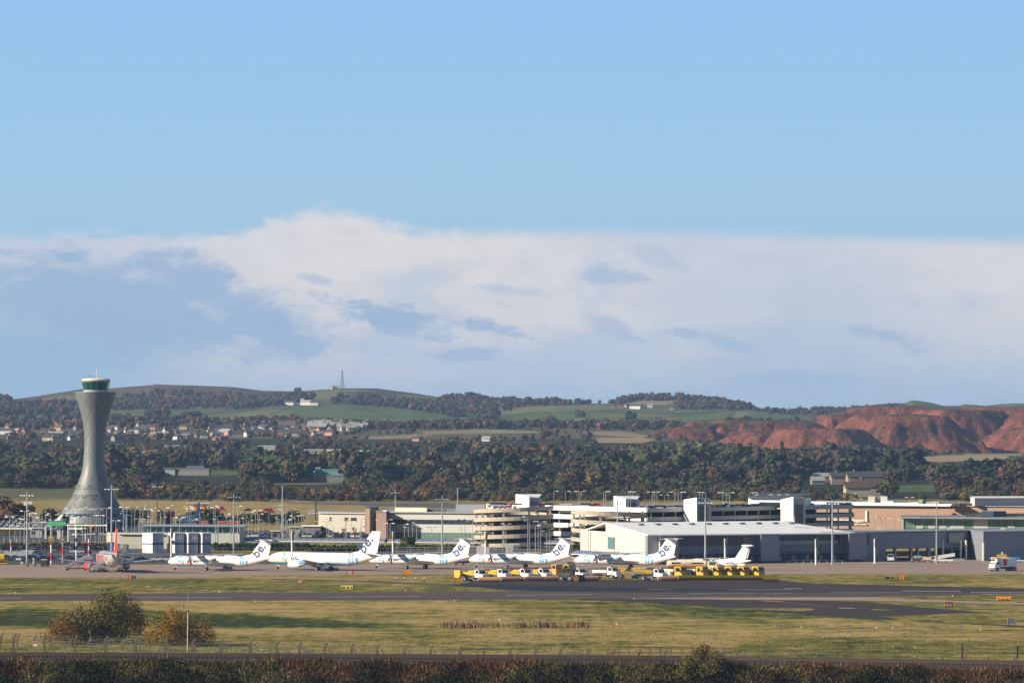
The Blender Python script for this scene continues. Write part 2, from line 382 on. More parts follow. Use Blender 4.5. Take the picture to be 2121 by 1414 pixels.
HEDGES = [[(228, 854), (330, 850), (430, 846), (560, 842)], [(430, 867), (520, 849), (600, 845)], [(520, 868), (620, 862), (690, 866), (780, 870), (900, 875)], [(700, 838), (760, 848), (820, 866)],
          [(1030, 861), (1100, 855), (1240, 851), (1400, 856), (1480, 852)], [(1180, 864), (1300, 866), (1400, 862), (1500, 852)], [(1240, 868), (1360, 878)], [(60, 866), (176, 868)], [(232, 868), (380, 872), (470, 880)],
          [(870, 892), (1000, 887), (1120, 891)], [(640, 829), (760, 827), (860, 833), (930, 828)], [(560, 858), (600, 845), (606, 842)]]

def make_ground():
    rows = []
    D = 560.0
    while D < 620: rows.append(D); D += 6
    while D < 700: rows.append(D); D += 0.8
    for py in np.arange(1379, 1041, -1.6): rows.append(GD(py))
    D = 2470.0
    while D < 14000: rows.append(D); D *= 1.0042 if D < 8300 else 1.05
    rows = np.array(sorted(set(rows)))
    px = np.concatenate([np.arange(-1400, -60, 40), np.arange(-60, 2190, 4.0), np.arange(2200, 3600, 40)])
    PXX, DD = np.meshgrid(px, rows); Z_ = terrain_z(PXX, DD)
    x = (PXX - CX) * DD / F
    co = np.stack([x, DD, Z_], -1).reshape(-1, 3)
    nr, nc = PXX.shape
    idx = np.arange(nr * nc).reshape(nr, nc)
    q = np.stack([idx[:-1, :-1], idx[:-1, 1:], idx[1:, 1:], idx[1:, :-1]], -1).reshape(-1, 4)
    me = bpy.data.meshes.new('ground'); me.vertices.add(len(co)); me.vertices.foreach_set('co', co.astype(np.float32).ravel())
    me.loops.add(q.size); me.loops.foreach_set('vertex_index', q.ravel().astype(np.int32))
    me.polygons.add(len(q)); me.polygons.foreach_set('loop_start', np.arange(0, q.size, 4, dtype=np.int32)); me.polygons.foreach_set('loop_total', np.full(len(q), 4, np.int32))
    me.polygons.foreach_set('use_smooth', np.ones(len(q), bool)); me.update(); me.validate()
    py = HY - (Z_ - H) * F / DD
    C = np.zeros((nr, nc, 4)); n1 = fbm(x / 200, DD / 200, 4, 21); n2 = fbm(x / 60, DD / 140, 4, 31)
    def base(mask, c): C[mask, :3] = c
    C[..., :3] = OLIVE
    base(DD > np.maximum(2480, ip(PXX, [(150, 2800), (250, 2500)])), WOOD)
    wj = (fbm(x / 90, DD / 300, 3, 77) - .5) * 3.0
    base(DD > 4600, (0.075, 0.070, 0.038)); base((DD > 6500), MOOR)
    for c, poly in FIELDS:
        mk = inpoly(PXX, py + wj * 0.5, poly) & (DD > 2700)
        C[mk, :3] = c
    base((DD > 4150) & (DD < 6300) & (C[..., 0] == 0.075), (0.105, 0.092, 0.050))
    for h in HEDGES:
        for (x0, y0), (x1, y1) in zip(h[:-1], h[1:]):
            t = np.clip((PXX - x0) / (x1 - x0), 0, 1); yy = y0 + (y1 - y0) * t
            mk = (PXX >= min(x0, x1) - 1) & (PXX <= max(x0, x1) + 1) & (np.abs(py - yy) < 0.9) & (DD > 5000)
            C[mk, :3] = (0.045, 0.045, 0.025)
    C[..., :3] *= np.where(DD > 2500, 0.75 + 0.5 * n2, 1.0)[..., None]
    # moorland gorse streaks high up
    mk = (DD > 6900) & (n2 > 0.58); C[mk, :3] = C[mk, :3] * 0.6 + np.array((0.05, 0.03, 0.02))
    # near grassland: how green (alpha)
    a = 0.37 + (fbm(x / 70, DD / 240, 3, 41) - 0.5) * 0.9
    def zone(poly, v, s=1.0):
        nonlocal a
        mk = inpoly(PXX + (fbm(x / 9, DD / 40, 3, 51) - .5) * 60, py + (fbm(x / 7, DD / 60, 3, 61) - .5) * 7, poly); a = np.where(mk & (DD < 2600), a * (1 - s) + v * s, a)
    zone([(-900, 1196), (440, 1195), (700, 1206), (1060, 1222), (700, 1226), (-900, 1230)], 0.72, 0.8)
    zone([(-900, 1264), (230, 1262), (420, 1268), (560, 1276), (700, 1284), (960, 1297), (500, 1299), (-900, 1294)], 1.05, 0.85)
    zone([(620, 1240), (1330, 1240), (1500, 1262), (1900, 1292), (1500, 1286), (1100, 1262), (700, 1252)], 0.75, 0.7)
    zone([(1330, 1244), (1540, 1262), (1740, 1277), (2000, 1290), (1700, 1290), (1400, 1268)], 0.9, 0.8)
    zone([(1500, 1346), (1600, 1318), (1850, 1322), (2130, 1338), (3200, 1350), (3200, 1372), (1500, 1366)], 0.85, 0.5)
    zone([(-900, 1300), (300, 1298), (620, 1302), (760, 1306), (500, 1312), (-900, 1310)], 0.12, 0.8)
    zone([(1540, 1276), (2130, 1294), (2130, 1302), (1700, 1298)], 0.1, 0.7); zone([(450, 1242), (900, 1244), (1100, 1258), (800, 1264), (420, 1256)], 0.15, 0.7)
    zone([(960, 1306), (1500, 1300), (2121, 1312), (2121, 1322), (1400, 1322), (900, 1330)], 0.2, 0.7)
    zone([(1500, 1188), (3200, 1190), (3200, 1216), (1600, 1205)], 0.7, 0.6)
    zone([(-900, 1002), (3200, 1002), (3200, 1018), (-900, 1018)], 0.8, 0.5); zone([(-900, 1048), (3200, 1050), (3200, 1066), (-900, 1062)], 0.25, 0.7)
    for _ in range(3):
        a[:, 1:-1] = (a[:, :-2] + a[:, 2:] + 2 * a[:, 1:-1]) / 4; a[1:-1] = (a[:-2] + a[2:] + 2 * a[1:-1]) / 4
    C[..., 3] = np.clip(a, 0, 1)
    at = me.color_attributes.new('land', 'FLOAT_COLOR', 'POINT'); at.data.foreach_set('color', C.astype(np.float32).ravel())
    o = bpy.data.objects.new('ground', me); COL.objects.link(o); struct(o)
    m = bpy.data.materials.new('grassland'); m.use_nodes = True; t = NT(m.node_tree); p = m.node_tree.nodes['Principled BSDF']
    p.inputs['Roughness'].default_value = 0.9; p.inputs['Specular IOR Level'].default_value = 0.1
    vc = t.node('ShaderNodeVertexColor', layer_name='land'); g = t.node('ShaderNodeNewGeometry'); pos = g.outputs['Position']; sx = t.sep(pos)
    v = t.comb(sx[0], t.m('MULTIPLY', sx[1], 0.45), 0.0)
    nb = t.noise(v, 0.045, 6.0, 0.6); nm = t.noise(v, 0.35, 5.0, 0.65); nf = t.noise(v, 2.2, 4.0, 0.7)
    ns = t.noise(t.comb(t.m('MULTIPLY', sx[0], 0.055), t.m('MULTIPLY', sx[1], 0.13), 5.0), 1.0, 4.0, 0.6, 0.5); nq = t.noise(t.comb(t.m('MULTIPLY', sx[0], 0.35), t.m('MULTIPLY', sx[1], 0.06), 8.0), 1.0, 4.0, 0.7)
    f = t.m('ADD', t.m('ADD', vc.outputs['Alpha'], t.m('MULTIPLY', t.m('ADD', t.m('SUBTRACT', ns, 0.5), t.m('MULTIPLY', t.m('SUBTRACT', nq, 0.5), 0.6)), 1.7)), t.m('ADD', t.m('MULTIPLY', t.m('SUBTRACT', nb, 0.5), 0.9), t.m('ADD', t.m('MULTIPLY', t.m('SUBTRACT', nm, 0.5), 1.3), t.m('MULTIPLY', t.m('SUBTRACT', nf, 0.5), 0.9))))
    gc = t.ramp(f, [(0.0, (0.40, 0.29, 0.125)), (0.28, (0.31, 0.232, 0.080)), (0.50, (0.195, 0.170, 0.036)), (0.72, (0.092, 0.108, 0.017)), (1.0, (0.030, 0.042, 0.008))])
    gc = t.mix(t.smooth(nf, 0.62, 0.75), gc, (0.09, 0.075, 0.03))
    far = t.smooth(sx[1], 2480.0, 2560.0)
    col = t.mix(far, gc, vc.outputs['Color'])
    near = t.smooth(sx[1], 700.0, 655.0)
    col = t.mix(near, col, (0.05, 0.045, 0.022))
    t.put(p.inputs['Base Color'], col)
    b = t.node('ShaderNodeBump'); b.inputs['Strength'].default_value = 0.7; b.inputs['Distance'].default_value = 0.35
    t.put(b.inputs['Height'], t.m('ADD', nf, nm)); t.l.new(b.outputs[0], p.inputs['Normal'])
    me.materials.append(m)
    return o
make_ground()

# ---------------------------------------------------------------- paved surfaces (sheets a few cm apart)
def tarmac(name, col, streak=0.25, s1=0.02):
    def fn(t, tc, v, c):
        g = t.node('ShaderNodeNewGeometry').outputs['Position']
        n = t.noise(g, s1, 6.0, 0.6); n2 = t.noise(g, 0.25, 4.0, 0.6); sp = t.sep(g)
        lines = t.noise(t.comb(0.0, t.m('MULTIPLY', sp[1], 0.16), 3.0), 1.0, 3.0, 0.7)
        k = t.m('ADD', t.m('MULTIPLY', t.m('SUBTRACT', n, 0.5), streak * 2), t.m('ADD', t.m('MULTIPLY', t.m('SUBTRACT', n2, 0.5), streak), t.m('MULTIPLY', t.m('SUBTRACT', lines, 0.5), streak * 1.3)))
        mx = t.node('ShaderNodeVectorMath', operation='SCALE'); t.put(mx.inputs[0], c); t.put(mx.inputs['Scale'], t.m('ADD', 1.0, k)); return mx.outputs[0]
    return mat(name, col, 0.85, 0, 0, spec=0.25, fn=fn)
M_CONC = tarmac('apron_concrete', (0.30, 0.228, 0.188), 0.22, 0.012)
M_ASPH = tarmac('taxiway_asphalt', (0.080, 0.060, 0.052), 0.28)
M_DARK = tarmac('dark_asphalt', (0.042, 0.030, 0.025), 0.36, 0.03)
M_WET = tarmac('wet_asphalt', (0.010, 0.015, 0.032), 0.3)  # dark blue colour stands in for the reflection on wet asphalt
M_CARP = tarmac('car_park_asphalt', (0.075, 0.075, 0.08), 0.3)
M_WHITE = mat('road_paint_white', (0.30, 0.29, 0.28), 0.7, var=0.25, vs=0.4)
M_YELL = mat('road_paint_yellow', (0.50, 0.28, 0.03), 0.7, var=0.25, vs=0.4)
def sheet(name, pts, z, m, sub=True):
    b = MB(); P = [G(x, y, z) for x, y in pts]; b.add(P, [tuple(range(len(P)))])
    o = b.build(name, m); bm_ = bmesh.new(); bm_.from_mesh(o.data); bmesh.ops.triangulate(bm_, faces=bm_.faces)
    for f in bm_.faces:
        f.normal_update()
        if f.normal.z < 0: f.normal_flip()
    bm_.to_mesh(o.data); bm_.free(); return struct(o)
def wob(pts, amp=0.5, step=26, seed=1):
    """rough up an outline a little, as mown edges are"""
    r = random.Random(seed); out = []
    for (x0, y0), (x1, y1) in zip(pts, pts[1:] + pts[:1]):
        n = max(1, int(abs(x1 - x0) / step)) if -50 < min(x0, x1) and max(x0, x1) < 2200 else 1
        for i in range(n): out.append((x0 + (x1 - x0) * i / n, y0 + (y1 - y0) * i / n + (r.uniform(-amp, amp) if i else 0)))
    return out
sheet('apron', wob([(-900, 1195), (425, 1195), (432, 1191.6), (560, 1190.6), (760, 1190), (1000, 1188.6), (2121, 1188), (3200, 1188), (3200, 1151), (2121, 1151), (1900, 1151), (1200, 1157), (900, 1166), (640, 1169), (120, 1170), (-900, 1171)], 0.25), 0.03, M_CONC)
sheet('taxiway', wob([(-900, 1231), (0, 1230), (700, 1225.5), (1058, 1223.4), (1300, 1220), (1960, 1217.5), (3200, 1220), (3200, 1233), (2121, 1231.5), (1960, 1233), (1810, 1235), (1500, 1239.5), (1300, 1239.4), (700, 1242.6), (0, 1243.7), (-900, 1245)], 0.3, seed=3), 0.03, M_ASPH)
sheet('taxiway', wob([(560, 1197.5), (640, 1199.5), (766, 1202), (898, 1208.5), (1000, 1212), (1010, 1217), (900, 1212), (740, 1204), (640, 1201.5), (560, 1199.5)], 0.2, seed=5), 0.02, M_ASPH)
sheet('asphalt_stand', wob([(980, 1214), (950, 1209), (985, 1203), (1040, 1200.5), (1200, 1199.8), (1610, 1200.5), (1640, 1205), (1700, 1208.5), (1900, 1213), (2121, 1218.5), (3200, 1222), (3200, 1226), (1300, 1227), (1050, 1222)], 0.3, seed=7), 0.05, M_DARK)
sheet('asphalt_stand', wob([(1200, 1240.5), (1400, 1238), (1560, 1240), (1800, 1246.5), (1860, 1252), (1960, 1261.5), (2060, 1269), (1960, 1272.5), (1815, 1275.5), (1860, 1281), (2121, 1296), (3200, 1330), (3200, 1334), (2121, 1298), (1880, 1285.5), (1740, 1277.5), (1540, 1262.5), (1400, 1251)], 0.5, seed=9), 0.045, M_DARK)
sheet('wet_asphalt_strip', wob([(910, 1209.5), (1000, 1210.5), (1150, 1213), (1300, 1217), (1560, 1221), (1500, 1223.5), (1300, 1223.6), (1120, 1223), (1060, 1220), (1000, 1216)], 0.3, seed=11), 0.075, M_WET)
sheet('concrete_taxi_strip', wob([(1290, 1239.5), (1400, 1237.5), (1640, 1236.5), (1800, 1236.5), (1900, 1241), (2121, 1248), (3200, 1300), (3200, 1304), (2121, 1251.5), (1900, 1246), (1800, 1243.8), (1640, 1242.5), (1400, 1240.5)], 0.2, seed=13), 0.06, M_CONC)
def paint(pts, m=M_WHITE, z=0.10): return sheet('road_marking', pts, z, m)
for x0, y0, x1, y1, wd in [(-70, 1238.4, 45, 1238.6, .9), (266, 1237.8, 478, 1237.6, .9), (676, 1236.1, 866, 1234.6, .9), (1048, 1232.6, 1226, 1230.8, .9), (1430, 1228.2, 1560, 1227.9, .7), (1580, 1228.0, 1640, 1228.3, .6),
                           (1720, 1227.2, 1866, 1226.9, .7), (1868, 1223.5, 1990, 1224.2, 1.1), (2010, 1226.3, 2180, 1226.6, .9), (2034, 1230.0, 2180, 1230.3, .9), (1625, 1218.6, 1662, 1218.6, 1.0), (1365, 1238.9, 1495, 1238.2, 1.0),
                           (700, 1207.5, 770, 1208.4, .5), (1340, 1220.0, 1390, 1219.8, .6), (1510, 1221.3, 1640, 1221.0, .5)]:
    paint([(x0, y0), (x1, y1), (x1, y1 + wd), (x0, y0 + wd)])
paint([(1738, 1258.2), (1772, 1259.6), (1770, 1260.9), (1736, 1259.6)])
for a_, b_, wd in [((1580, 1243.9), (1622, 1246.0), 0.9), ((1622, 1246.6), (1720, 1256.6), 0.25), ((1604, 1228.6), (1608, 1231.5), 1.0)]:
    paint([(a_[0], a_[1]), (b_[0], b_[1]), (b_[0], b_[1] + wd), (a_[0], a_[1] + wd)], M_YELL)
for y0, x0, x1 in [(1184.0, 80, 700), (1180.6, 260, 620), (1183.0, 760, 1000), (1178, 1560, 2121), (1183.5, 1600, 2121)]:
    paint([(x0, y0), (x1, y0 - 0.3), (x1, y0 + 0.0), (x0, y0 + 0.35)], mat('worn_paint', (0.42, 0.36, 0.28), 0.8), 0.06)
# the main runway and the roads beyond the terminal
sheet('runway', [(-900, 1027.5), (260, 1030), (480, 1034.5), (760, 1039), (1000, 1043.6), (1300, 1050), (2000, 1068), (2000, 1080), (1300, 1060), (1000, 1054), (760, 1046.5), (520, 1040), (260, 1036.2), (-900, 1033)], 0.03, tarmac('runway_asphalt', (0.10, 0.088, 0.092), 0.2, 0.006))
sheet('perimeter_road', [(-900, 1022), (60, 1023.5), (110, 1024.5), (300, 1030), (300, 1031), (110, 1027.5), (60, 1025.5), (-900, 1024)], 0.05, M_CONC)
sheet('car_park_surface', [(505, 1114), (1000, 1114), (1200, 1112), (1200, 1098), (1000, 1096), (640, 1096), (505, 1098)], 0.04, M_CARP)
sheet('car_park_surface', [(-200, 1121), (505, 1121), (505, 1086), (300, 1082), (-200, 1080)], 0.04, M_CARP)
sheet('service_yard', [(-200, 1152), (436, 1150), (436, 1124), (240, 1126), (240, 1133), (-200, 1133)], 0.06, M_CARP)
sheet('service_yard', [(640, 1148), (1200, 1144), (1200, 1128), (960, 1128), (960, 1136), (640, 1138)], 0.06, M_CARP)
sheet('car_park_surface', [(-200, 1169), (120, 1168.5), (640, 1167), (640, 1147), (120, 1150), (-200, 1150)], 0.05, M_CARP)
sheet('access_road', [(-300, 1131), (250, 1131), (250, 1138), (-300, 1138)], 0.05, M_CARP)
sheet('car_park_surface', [(760, 1165), (1210, 1157), (1210, 1142), (1000, 1146), (760, 1150)], 0.05, M_CONC)
# ---------------------------------------------------------------- red shale hills
def shale_mat():
    m = bpy.data.materials.new('red_shale'); m.use_nodes = True; t = NT(m.node_tree); p = m.node_tree.nodes['Principled BSDF']
    p.inputs['Roughness'].default_value = 0.95; p.inputs['Specular IOR Level'].default_value = 0.1
    g = t.node('ShaderNodeNewGeometry'); pos = g.outputs['Position']; nz = t.sep(g.outputs['Normal'])[2]
    n = t.noise(pos, 0.045, 6.0, 0.65); n2 = t.noise(pos, 0.016, 4.0, 0.6); n3 = t.noise(pos, 0.25, 4.0, 0.6)
    c = t.ramp(n, [(0.3, (0.050, 0.024, 0.019)), (0.48, (0.150, 0.052, 0.034)), (0.7, (0.27, 0.098, 0.060))])
    veg = t.m('ADD', t.m('ADD', t.smooth(nz, 0.88, 1.0), t.m('MULTIPLY', t.m('SUBTRACT', n2, 0.50), 3.0)), t.m('MULTIPLY', t.m('SUBTRACT', n3, 0.5), 1.6))
    c = t.mix(t.smooth(veg, 0.18, 0.9), c, (0.065, 0.055, 0.030))
    t.put(p.inputs['Base Color'], c)
    b = t.node('ShaderNodeBump'); b.inputs['Strength'].default_value = 1.0; b.inputs['Distance'].default_value = 5.0
    t.put(b.inputs['Height'], t.m('ADD', n, t.m('MULTIPLY', n3, 0.6))); t.l.new(b.outputs[0], p.inputs['Normal']); return m
M_SHALE = shale_mat()
def shale_hill(px0, px1, D0, D1, row, slope=0.66, rnd_=26, seed=1, tilt=0.0, low=12):
    Dm = (D0 + D1) / 2; x0, x1 = PX(px0, Dm), PX(px1, Dm); zt = PZ(row, D0); cx, cy = (x0 + x1) / 2, Dm; hx, hy = (x1 - x0) / 2, (D1 - D0) / 2
    r = 90 / slope * 0.95
    st = 3.0
    xs = np.arange(x0 - r, x1 + r, st); ys = np.arange(D0 - r, D1 + r * 0.8, st * 1.3); X_, Y_ = np.meshgrid(xs, ys)
    qx = np.abs(X_ - cx) - hx + rnd_; qy = np.abs(Y_ - cy) - hy + rnd_
    dist = np.hypot(np.maximum(qx, 0), np.maximum(qy, 0)) + np.minimum(np.maximum(qx, qy), 0) - rnd_
    ang = np.arctan2(Y_ - cy, X_ - cx)
    dist = dist + (fbm(X_ / 60, Y_ / 60, 3, seed) - .5) * 46
    ridge = np.abs(fbm(ang * 5 + seed + X_ / 90, dist * 0.02, 4, seed + 7) - .5) * 3.0 + np.abs(fbm(X_ / 14, Y_ / 14, 2, seed + 9) - .5)
    top = zt + (fbm(X_ / 70, Y_ / 70, 4, seed + 3) - .5) * 4 + (X_ - cx) * tilt + (fbm(X_ / 9, Y_ / 9, 2, seed + 5) - .5) * 1.4
    z = np.where(dist < 0, top, top - slope * dist - (0.55 - ridge) * np.clip(dist, 0, 20) * 0.42)
    z = np.maximum(z, low - 6)
    nr, nc = X_.shape; idx = np.arange(nr * nc).reshape(nr, nc)
    q = np.stack([idx[:-1, :-1], idx[:-1, 1:], idx[1:, 1:], idx[1:, :-1]], -1).reshape(-1, 4)
    me = bpy.data.meshes.new('red_shale_hill'); me.from_pydata(np.stack([X_, Y_, z], -1).reshape(-1, 3).tolist(), [], q.tolist())
    me.polygons.foreach_set('use_smooth', np.ones(len(q), bool)); me.materials.append(M_SHALE); me.update()
    o = bpy.data.objects.new('red_shale_hill', me); COL.objects.link(o); return struct(o)
for a in [(1452, 1668, 4960, 5080, 871.5, 0.36, 26, 3, -0.015), (1560, 1640, 4720, 4800, 894, 0.45, 22, 5), (1690, 1760, 4760, 4820, 893, 0.5, 20, 7), (1400, 1470, 4880, 4960, 888, 0.40, 20, 9), (1632, 1765, 4640, 4730, 888, 0.74, 26, 11, -0.01), (1795, 1935, 4780, 4900, 859.5, 0.72, 30, 19, -0.02),
          (1780, 1895, 5230, 5400, 840.5, 0.6, 26, 23), (1905, 2050, 5060, 5300, 847.5, 0.72, 30, 29, -0.01), (1700, 1775, 5130, 5200, 858, 0.5, 20, 37),
          (2150, 2420, 4880, 5100, 848, 0.6, 30, 41), (1990, 2500, 5350, 5600, 842, 0.6, 26, 43), (1600, 1690, 5150, 5200, 872, 0.4, 20, 47)]:
    shale_hill(*a[:5], slope=a[5], rnd_=a[6], seed=a[7], tilt=a[8] if len(a) > 8 else 0)

# ---------------------------------------------------------------- woodland
rng = np.random.default_rng(5)
_ico = None
def ico(sub=2):
    b = bmesh.new(); bmesh.ops.create_icosphere(b, subdivisions=sub, radius=1.0)
    v = np.array([tuple(x.co) for x in b.verts]); f = np.array([[x.index for x in q.verts] for q in b.faces]); b.free(); return v, f
ICO1, ICO2 = ico(1), ico(2)
def crown(h, r, n, card, seed, conifer=False, core=0.80, lobes=9, base=0.16, airy=0.0):
    """arrays of a tree crown: lumpy core plus many leaf-clump cards. returns verts (k,3), tris (m,3) with quads split"""
    g = np.random.default_rng(seed); V = []; T = []; k = 0
    hc = h * (1 - base)
    if conifer:
        L = [(0, 0, h * base + hc * t, r * (1 - t) * 0.85 + 0.4, hc * 0.16) for t in np.linspace(0.05, 0.92, 7)]
    else:
        L = [(0, 0, h * base + hc * 0.5, r * 0.72, hc * 0.42)]
        for i in range(lobes):
            t = g.uniform(0, 2 * pi); zz = g.uniform(0.22, 0.84); rr = r * math.sqrt(max(0.05, 1 - (2 * (zz - 0.45)) ** 2 * 0.8)) * g.uniform(0.40, 0.66)
            L.append((rr * cos(t), rr * sin(t), h * base + hc * zz, r * g.uniform(0.28, 0.46), hc * g.uniform(0.14, 0.24)))
    iv, it = ICO1
    if core > 0:
        for (x, y, z, a, b) in L:
            v = iv * np.array([a, a, b]) * core * g.uniform(0.8, 1.15, (len(iv), 1)) + np.array([x, y, z]); V.append(v); T.append(it + k); k += len(v)
    w_ = np.array([l[3] ** 2 for l in L]); w_ = w_ / w_.sum(); li = g.choice(len(L), n, p=w_); La = np.array(L)[li]
    u = g.normal(size=(n, 3)); u /= np.linalg.norm(u, axis=1)[:, None]
    c = La[:, :3] + u * La[:, [3, 3, 4]] * (g.uniform(0.82, 1.12 + airy, (n, 1)))
    c[:, 2] = np.maximum(c[:, 2], h * 0.03)
    nn = u + g.normal(size=(n, 3)) * 0.75; nn /= np.linalg.norm(nn, axis=1)[:, None]
    a = np.cross(nn, g.normal(size=(n, 3))); a /= np.linalg.norm(a, axis=1)[:, None]; b = np.cross(nn, a)
    s = card * g.uniform(0.6, 1.4, (n, 1)) * 0.5
    q = np.stack([c - a * s - b * s * .7, c + a * s - b * s * .5, c + a * s * .8 + b * s, c - a * s * .9 + b * s * .8], 1).reshape(-1, 3)
    V.append(q); i0 = k + np.arange(n)[:, None] * 4
    T.append(np.concatenate([i0 + np.array([[0, 1, 2]]), i0 + np.array([[0, 2, 3]])])); k += 4 * n
    return np.concatenate(V), np.concatenate(T)
def np_mesh(name, V, T, col=None, mats=()):
    me = bpy.data.meshes.new(name); me.vertices.add(len(V)); me.vertices.foreach_set('co', np.asarray(V, np.float32).ravel())
    k = T.shape[1]; me.loops.add(T.size); me.loops.foreach_set('vertex_index', T.astype(np.int32).ravel()); me.polygons.add(len(T))
    me.polygons.foreach_set('loop_start', np.arange(0, T.size, k, dtype=np.int32)); me.polygons.foreach_set('loop_total', np.full(len(T), k, np.int32))
    if col is not None:
        at = me.color_attributes.new('leaf', 'BYTE_COLOR' if False else 'FLOAT_COLOR', 'POINT'); at.data.foreach_set('color', col.astype(np.float32).ravel())
    for m in mats: me.materials.append(m)
    me.update(); return me
def leaf_mat(name, attr):
    m = bpy.data.materials.new(name); m.use_nodes = True; t = NT(m.node_tree); p = m.node_tree.nodes['Principled BSDF']
    p.inputs['Roughness'].default_value = 0.85; p.inputs['Specular IOR Level'].default_value = 0.15
    if attr: c = t.node('ShaderNodeVertexColor', layer_name='leaf').outputs[0]
    else: c = t.node('ShaderNodeObjectInfo').outputs['Color']
    g = t.node('ShaderNodeNewGeometry'); n = t.noise(g.outputs['Position'], 0.45, 3.0, 0.6)
    k = t.m('ADD', t.m('MULTIPLY_ADD', g.outputs['Random Per Island'], 0.45, 0.75), t.m('MULTIPLY', t.m('SUBTRACT', n, 0.5), 1.0))
    mx = t.node('ShaderNodeVectorMath', operation='SCALE'); t.put(mx.inputs[0], c); t.put(mx.inputs['Scale'], k); t.l.new(mx.outputs[0], p.inputs['Base Color'])
    return m
M_LEAF = leaf_mat('leaves', False); M_LEAFS = leaf_mat('woodland_leaves', True); M_BARK = mat('bark', (0.09, 0.07, 0.055), 0.9, var=0.3, vs=2.0)
TREE_K = 0.88
PAL = {'rust': (0.170, 0.075, 0.028), 'brown': (0.105, 0.064, 0.034), 'ochre': (0.215, 0.135, 0.035), 'olive': (0.092, 0.094, 0.030), 'dark': (0.030, 0.046, 0.022), 'bare': (0.085, 0.062, 0.048), 'green': (0.060, 0.085, 0.026), 'gold': (0.25, 0.17, 0.04)}
PAL = {k: tuple((c * .86 + (v[0] + v[1] + v[2]) / 3 * .14) * TREE_K for c in v) for k, v in PAL.items()}
LOOK = {'rust': 'rust-leaved tree', 'brown': 'brown-leaved tree', 'ochre': 'ochre-leaved tree', 'olive': 'olive-leaved tree', 'dark': 'dark evergreen tree', 'bare': 'purplish-brown tree', 'green': 'green-leaved tree', 'gold': 'golden-leaved tree'}
PROTO = [crown(9, 5.2, 760, 0.85, 100 + i, lobes=9 + i % 4, base=0.06, airy=0.15) for i in range(8)] + [crown(12, 3.4, 600, 0.8, 200 + i, conifer=True) for i in range(2)]
LOW = [crown(9, 5.2, 170, 1.35, 300 + i, lobes=8, base=0.04, core=0.92) for i in range(8)] + [crown(12, 3.2, 120, 1.2, 400 + i, conifer=True, core=0.95) for i in range(3)]
FARL = [crown(9, 5.5, 60, 2.0, 500 + i, lobes=3, base=0.02, core=0.95) for i in range(6)] + [crown(12, 3.4, 14, 3.0, 600 + i, conifer=True, core=1.0) for i in range(2)]
PMESH = [np_mesh('tree_crown', *p, mats=[M_LEAF]) for p in PROTO]
def trunk_mesh(i):
    b = MB(); r = random.Random(i); b.tube((0, 0, -0.6), (0.1, 0, 3.2), 0.32, 0.2, 7)
    for k in range(5):
        a = r.uniform(0, 2 * pi); b.tube((0.05, 0, 1.6 + 0.25 * k), (cos(a) * 2.2, sin(a) * 2.2, 4.4 + 0.5 * k), 0.14, 0.05, 5)
    return b.mesh('trunk', M_BARK)
TMESH = [trunk_mesh(i) for i in range(4)]
_Dgrid = np.concatenate([np.arange(2460, 4200, 20), np.arange(4200, 7801, 25)]).astype(float)
def D_at(px, row, lo=2460, hi=7800):
    z = np.interp(_Dgrid, _gd, _gz[:, int(min(max((px + 400) / 6.0, 0), len(_gp) - 1))]); r = HY - (z - H) * F / _Dgrid
    mk = (_Dgrid >= lo) & (_Dgrid <= hi); D, r = _Dgrid[mk], r[mk]
    best = np.minimum.accumulate(r)                  # nearest visible surface
    i = np.argmax(best <= row) if (best <= row).any() else len(D) - 1
    return float(D[i])
NOTREE = [p for c, p in FIELDS] + [[(640, 978), (722, 976), (724, 988), (640, 990)], [(325, 968), (425, 968), (430, 990), (325, 992)], [(1655, 985), (1815, 985), (1815, 1008), (1655, 1008)], [(690, 992), (722, 992), (722, 1004), (690, 1004)]]
def blocked(px, base, hpx):
    a = np.full(7, px); b = base - hpx * np.linspace(0, 1, 7)
    return any(inpoly(a, b, p).any() for p in NOTREE)
placed = []      # (px, D, height, kind, conifer)
def mixpick(m): return rnd.choices(list(m), list(m.values()))[0]
FRONT = {'rust': 1.3, 'brown': 3, 'ochre': 1.2, 'olive': 5, 'green': 1.4, 'bare': 1, 'gold': 0.25}
MAIN = {'dark': 3, 'olive': 3.4, 'brown': 3.2, 'bare': 3.6, 'rust': 0.25, 'green': 0.8, 'ochre': 0.2}
DENSE = {'dark': 5, 'olive': 3, 'brown': 1.5, 'bare': 1.5, 'green': 1.5}
TOWNM = {'bare': 3, 'dark': 1.2, 'olive': 3, 'brown': 2.4, 'rust': 1, 'ochre': 0.7}
def front_D(px): return float(ip(px, [(0, 2790), (150, 2790), (240, 2520), (500, 2475), (3000, 2475)]))
_vn = fbm(*np.meshgrid(np.arange(300) / 9.0, np.arange(300) / 6.0), 3, 99); _vn = np.clip((_vn - .5) * 2.0 + .5, 0, 1)
ZK = ['dark', 'dark', 'olive', 'brown', 'bare', 'olive', 'bare', 'brown', 'dark', 'olive']
def vn1(px, D): return float(_vn[int(D / 28) % 300, int((px + 400) / 9.5) % 300])
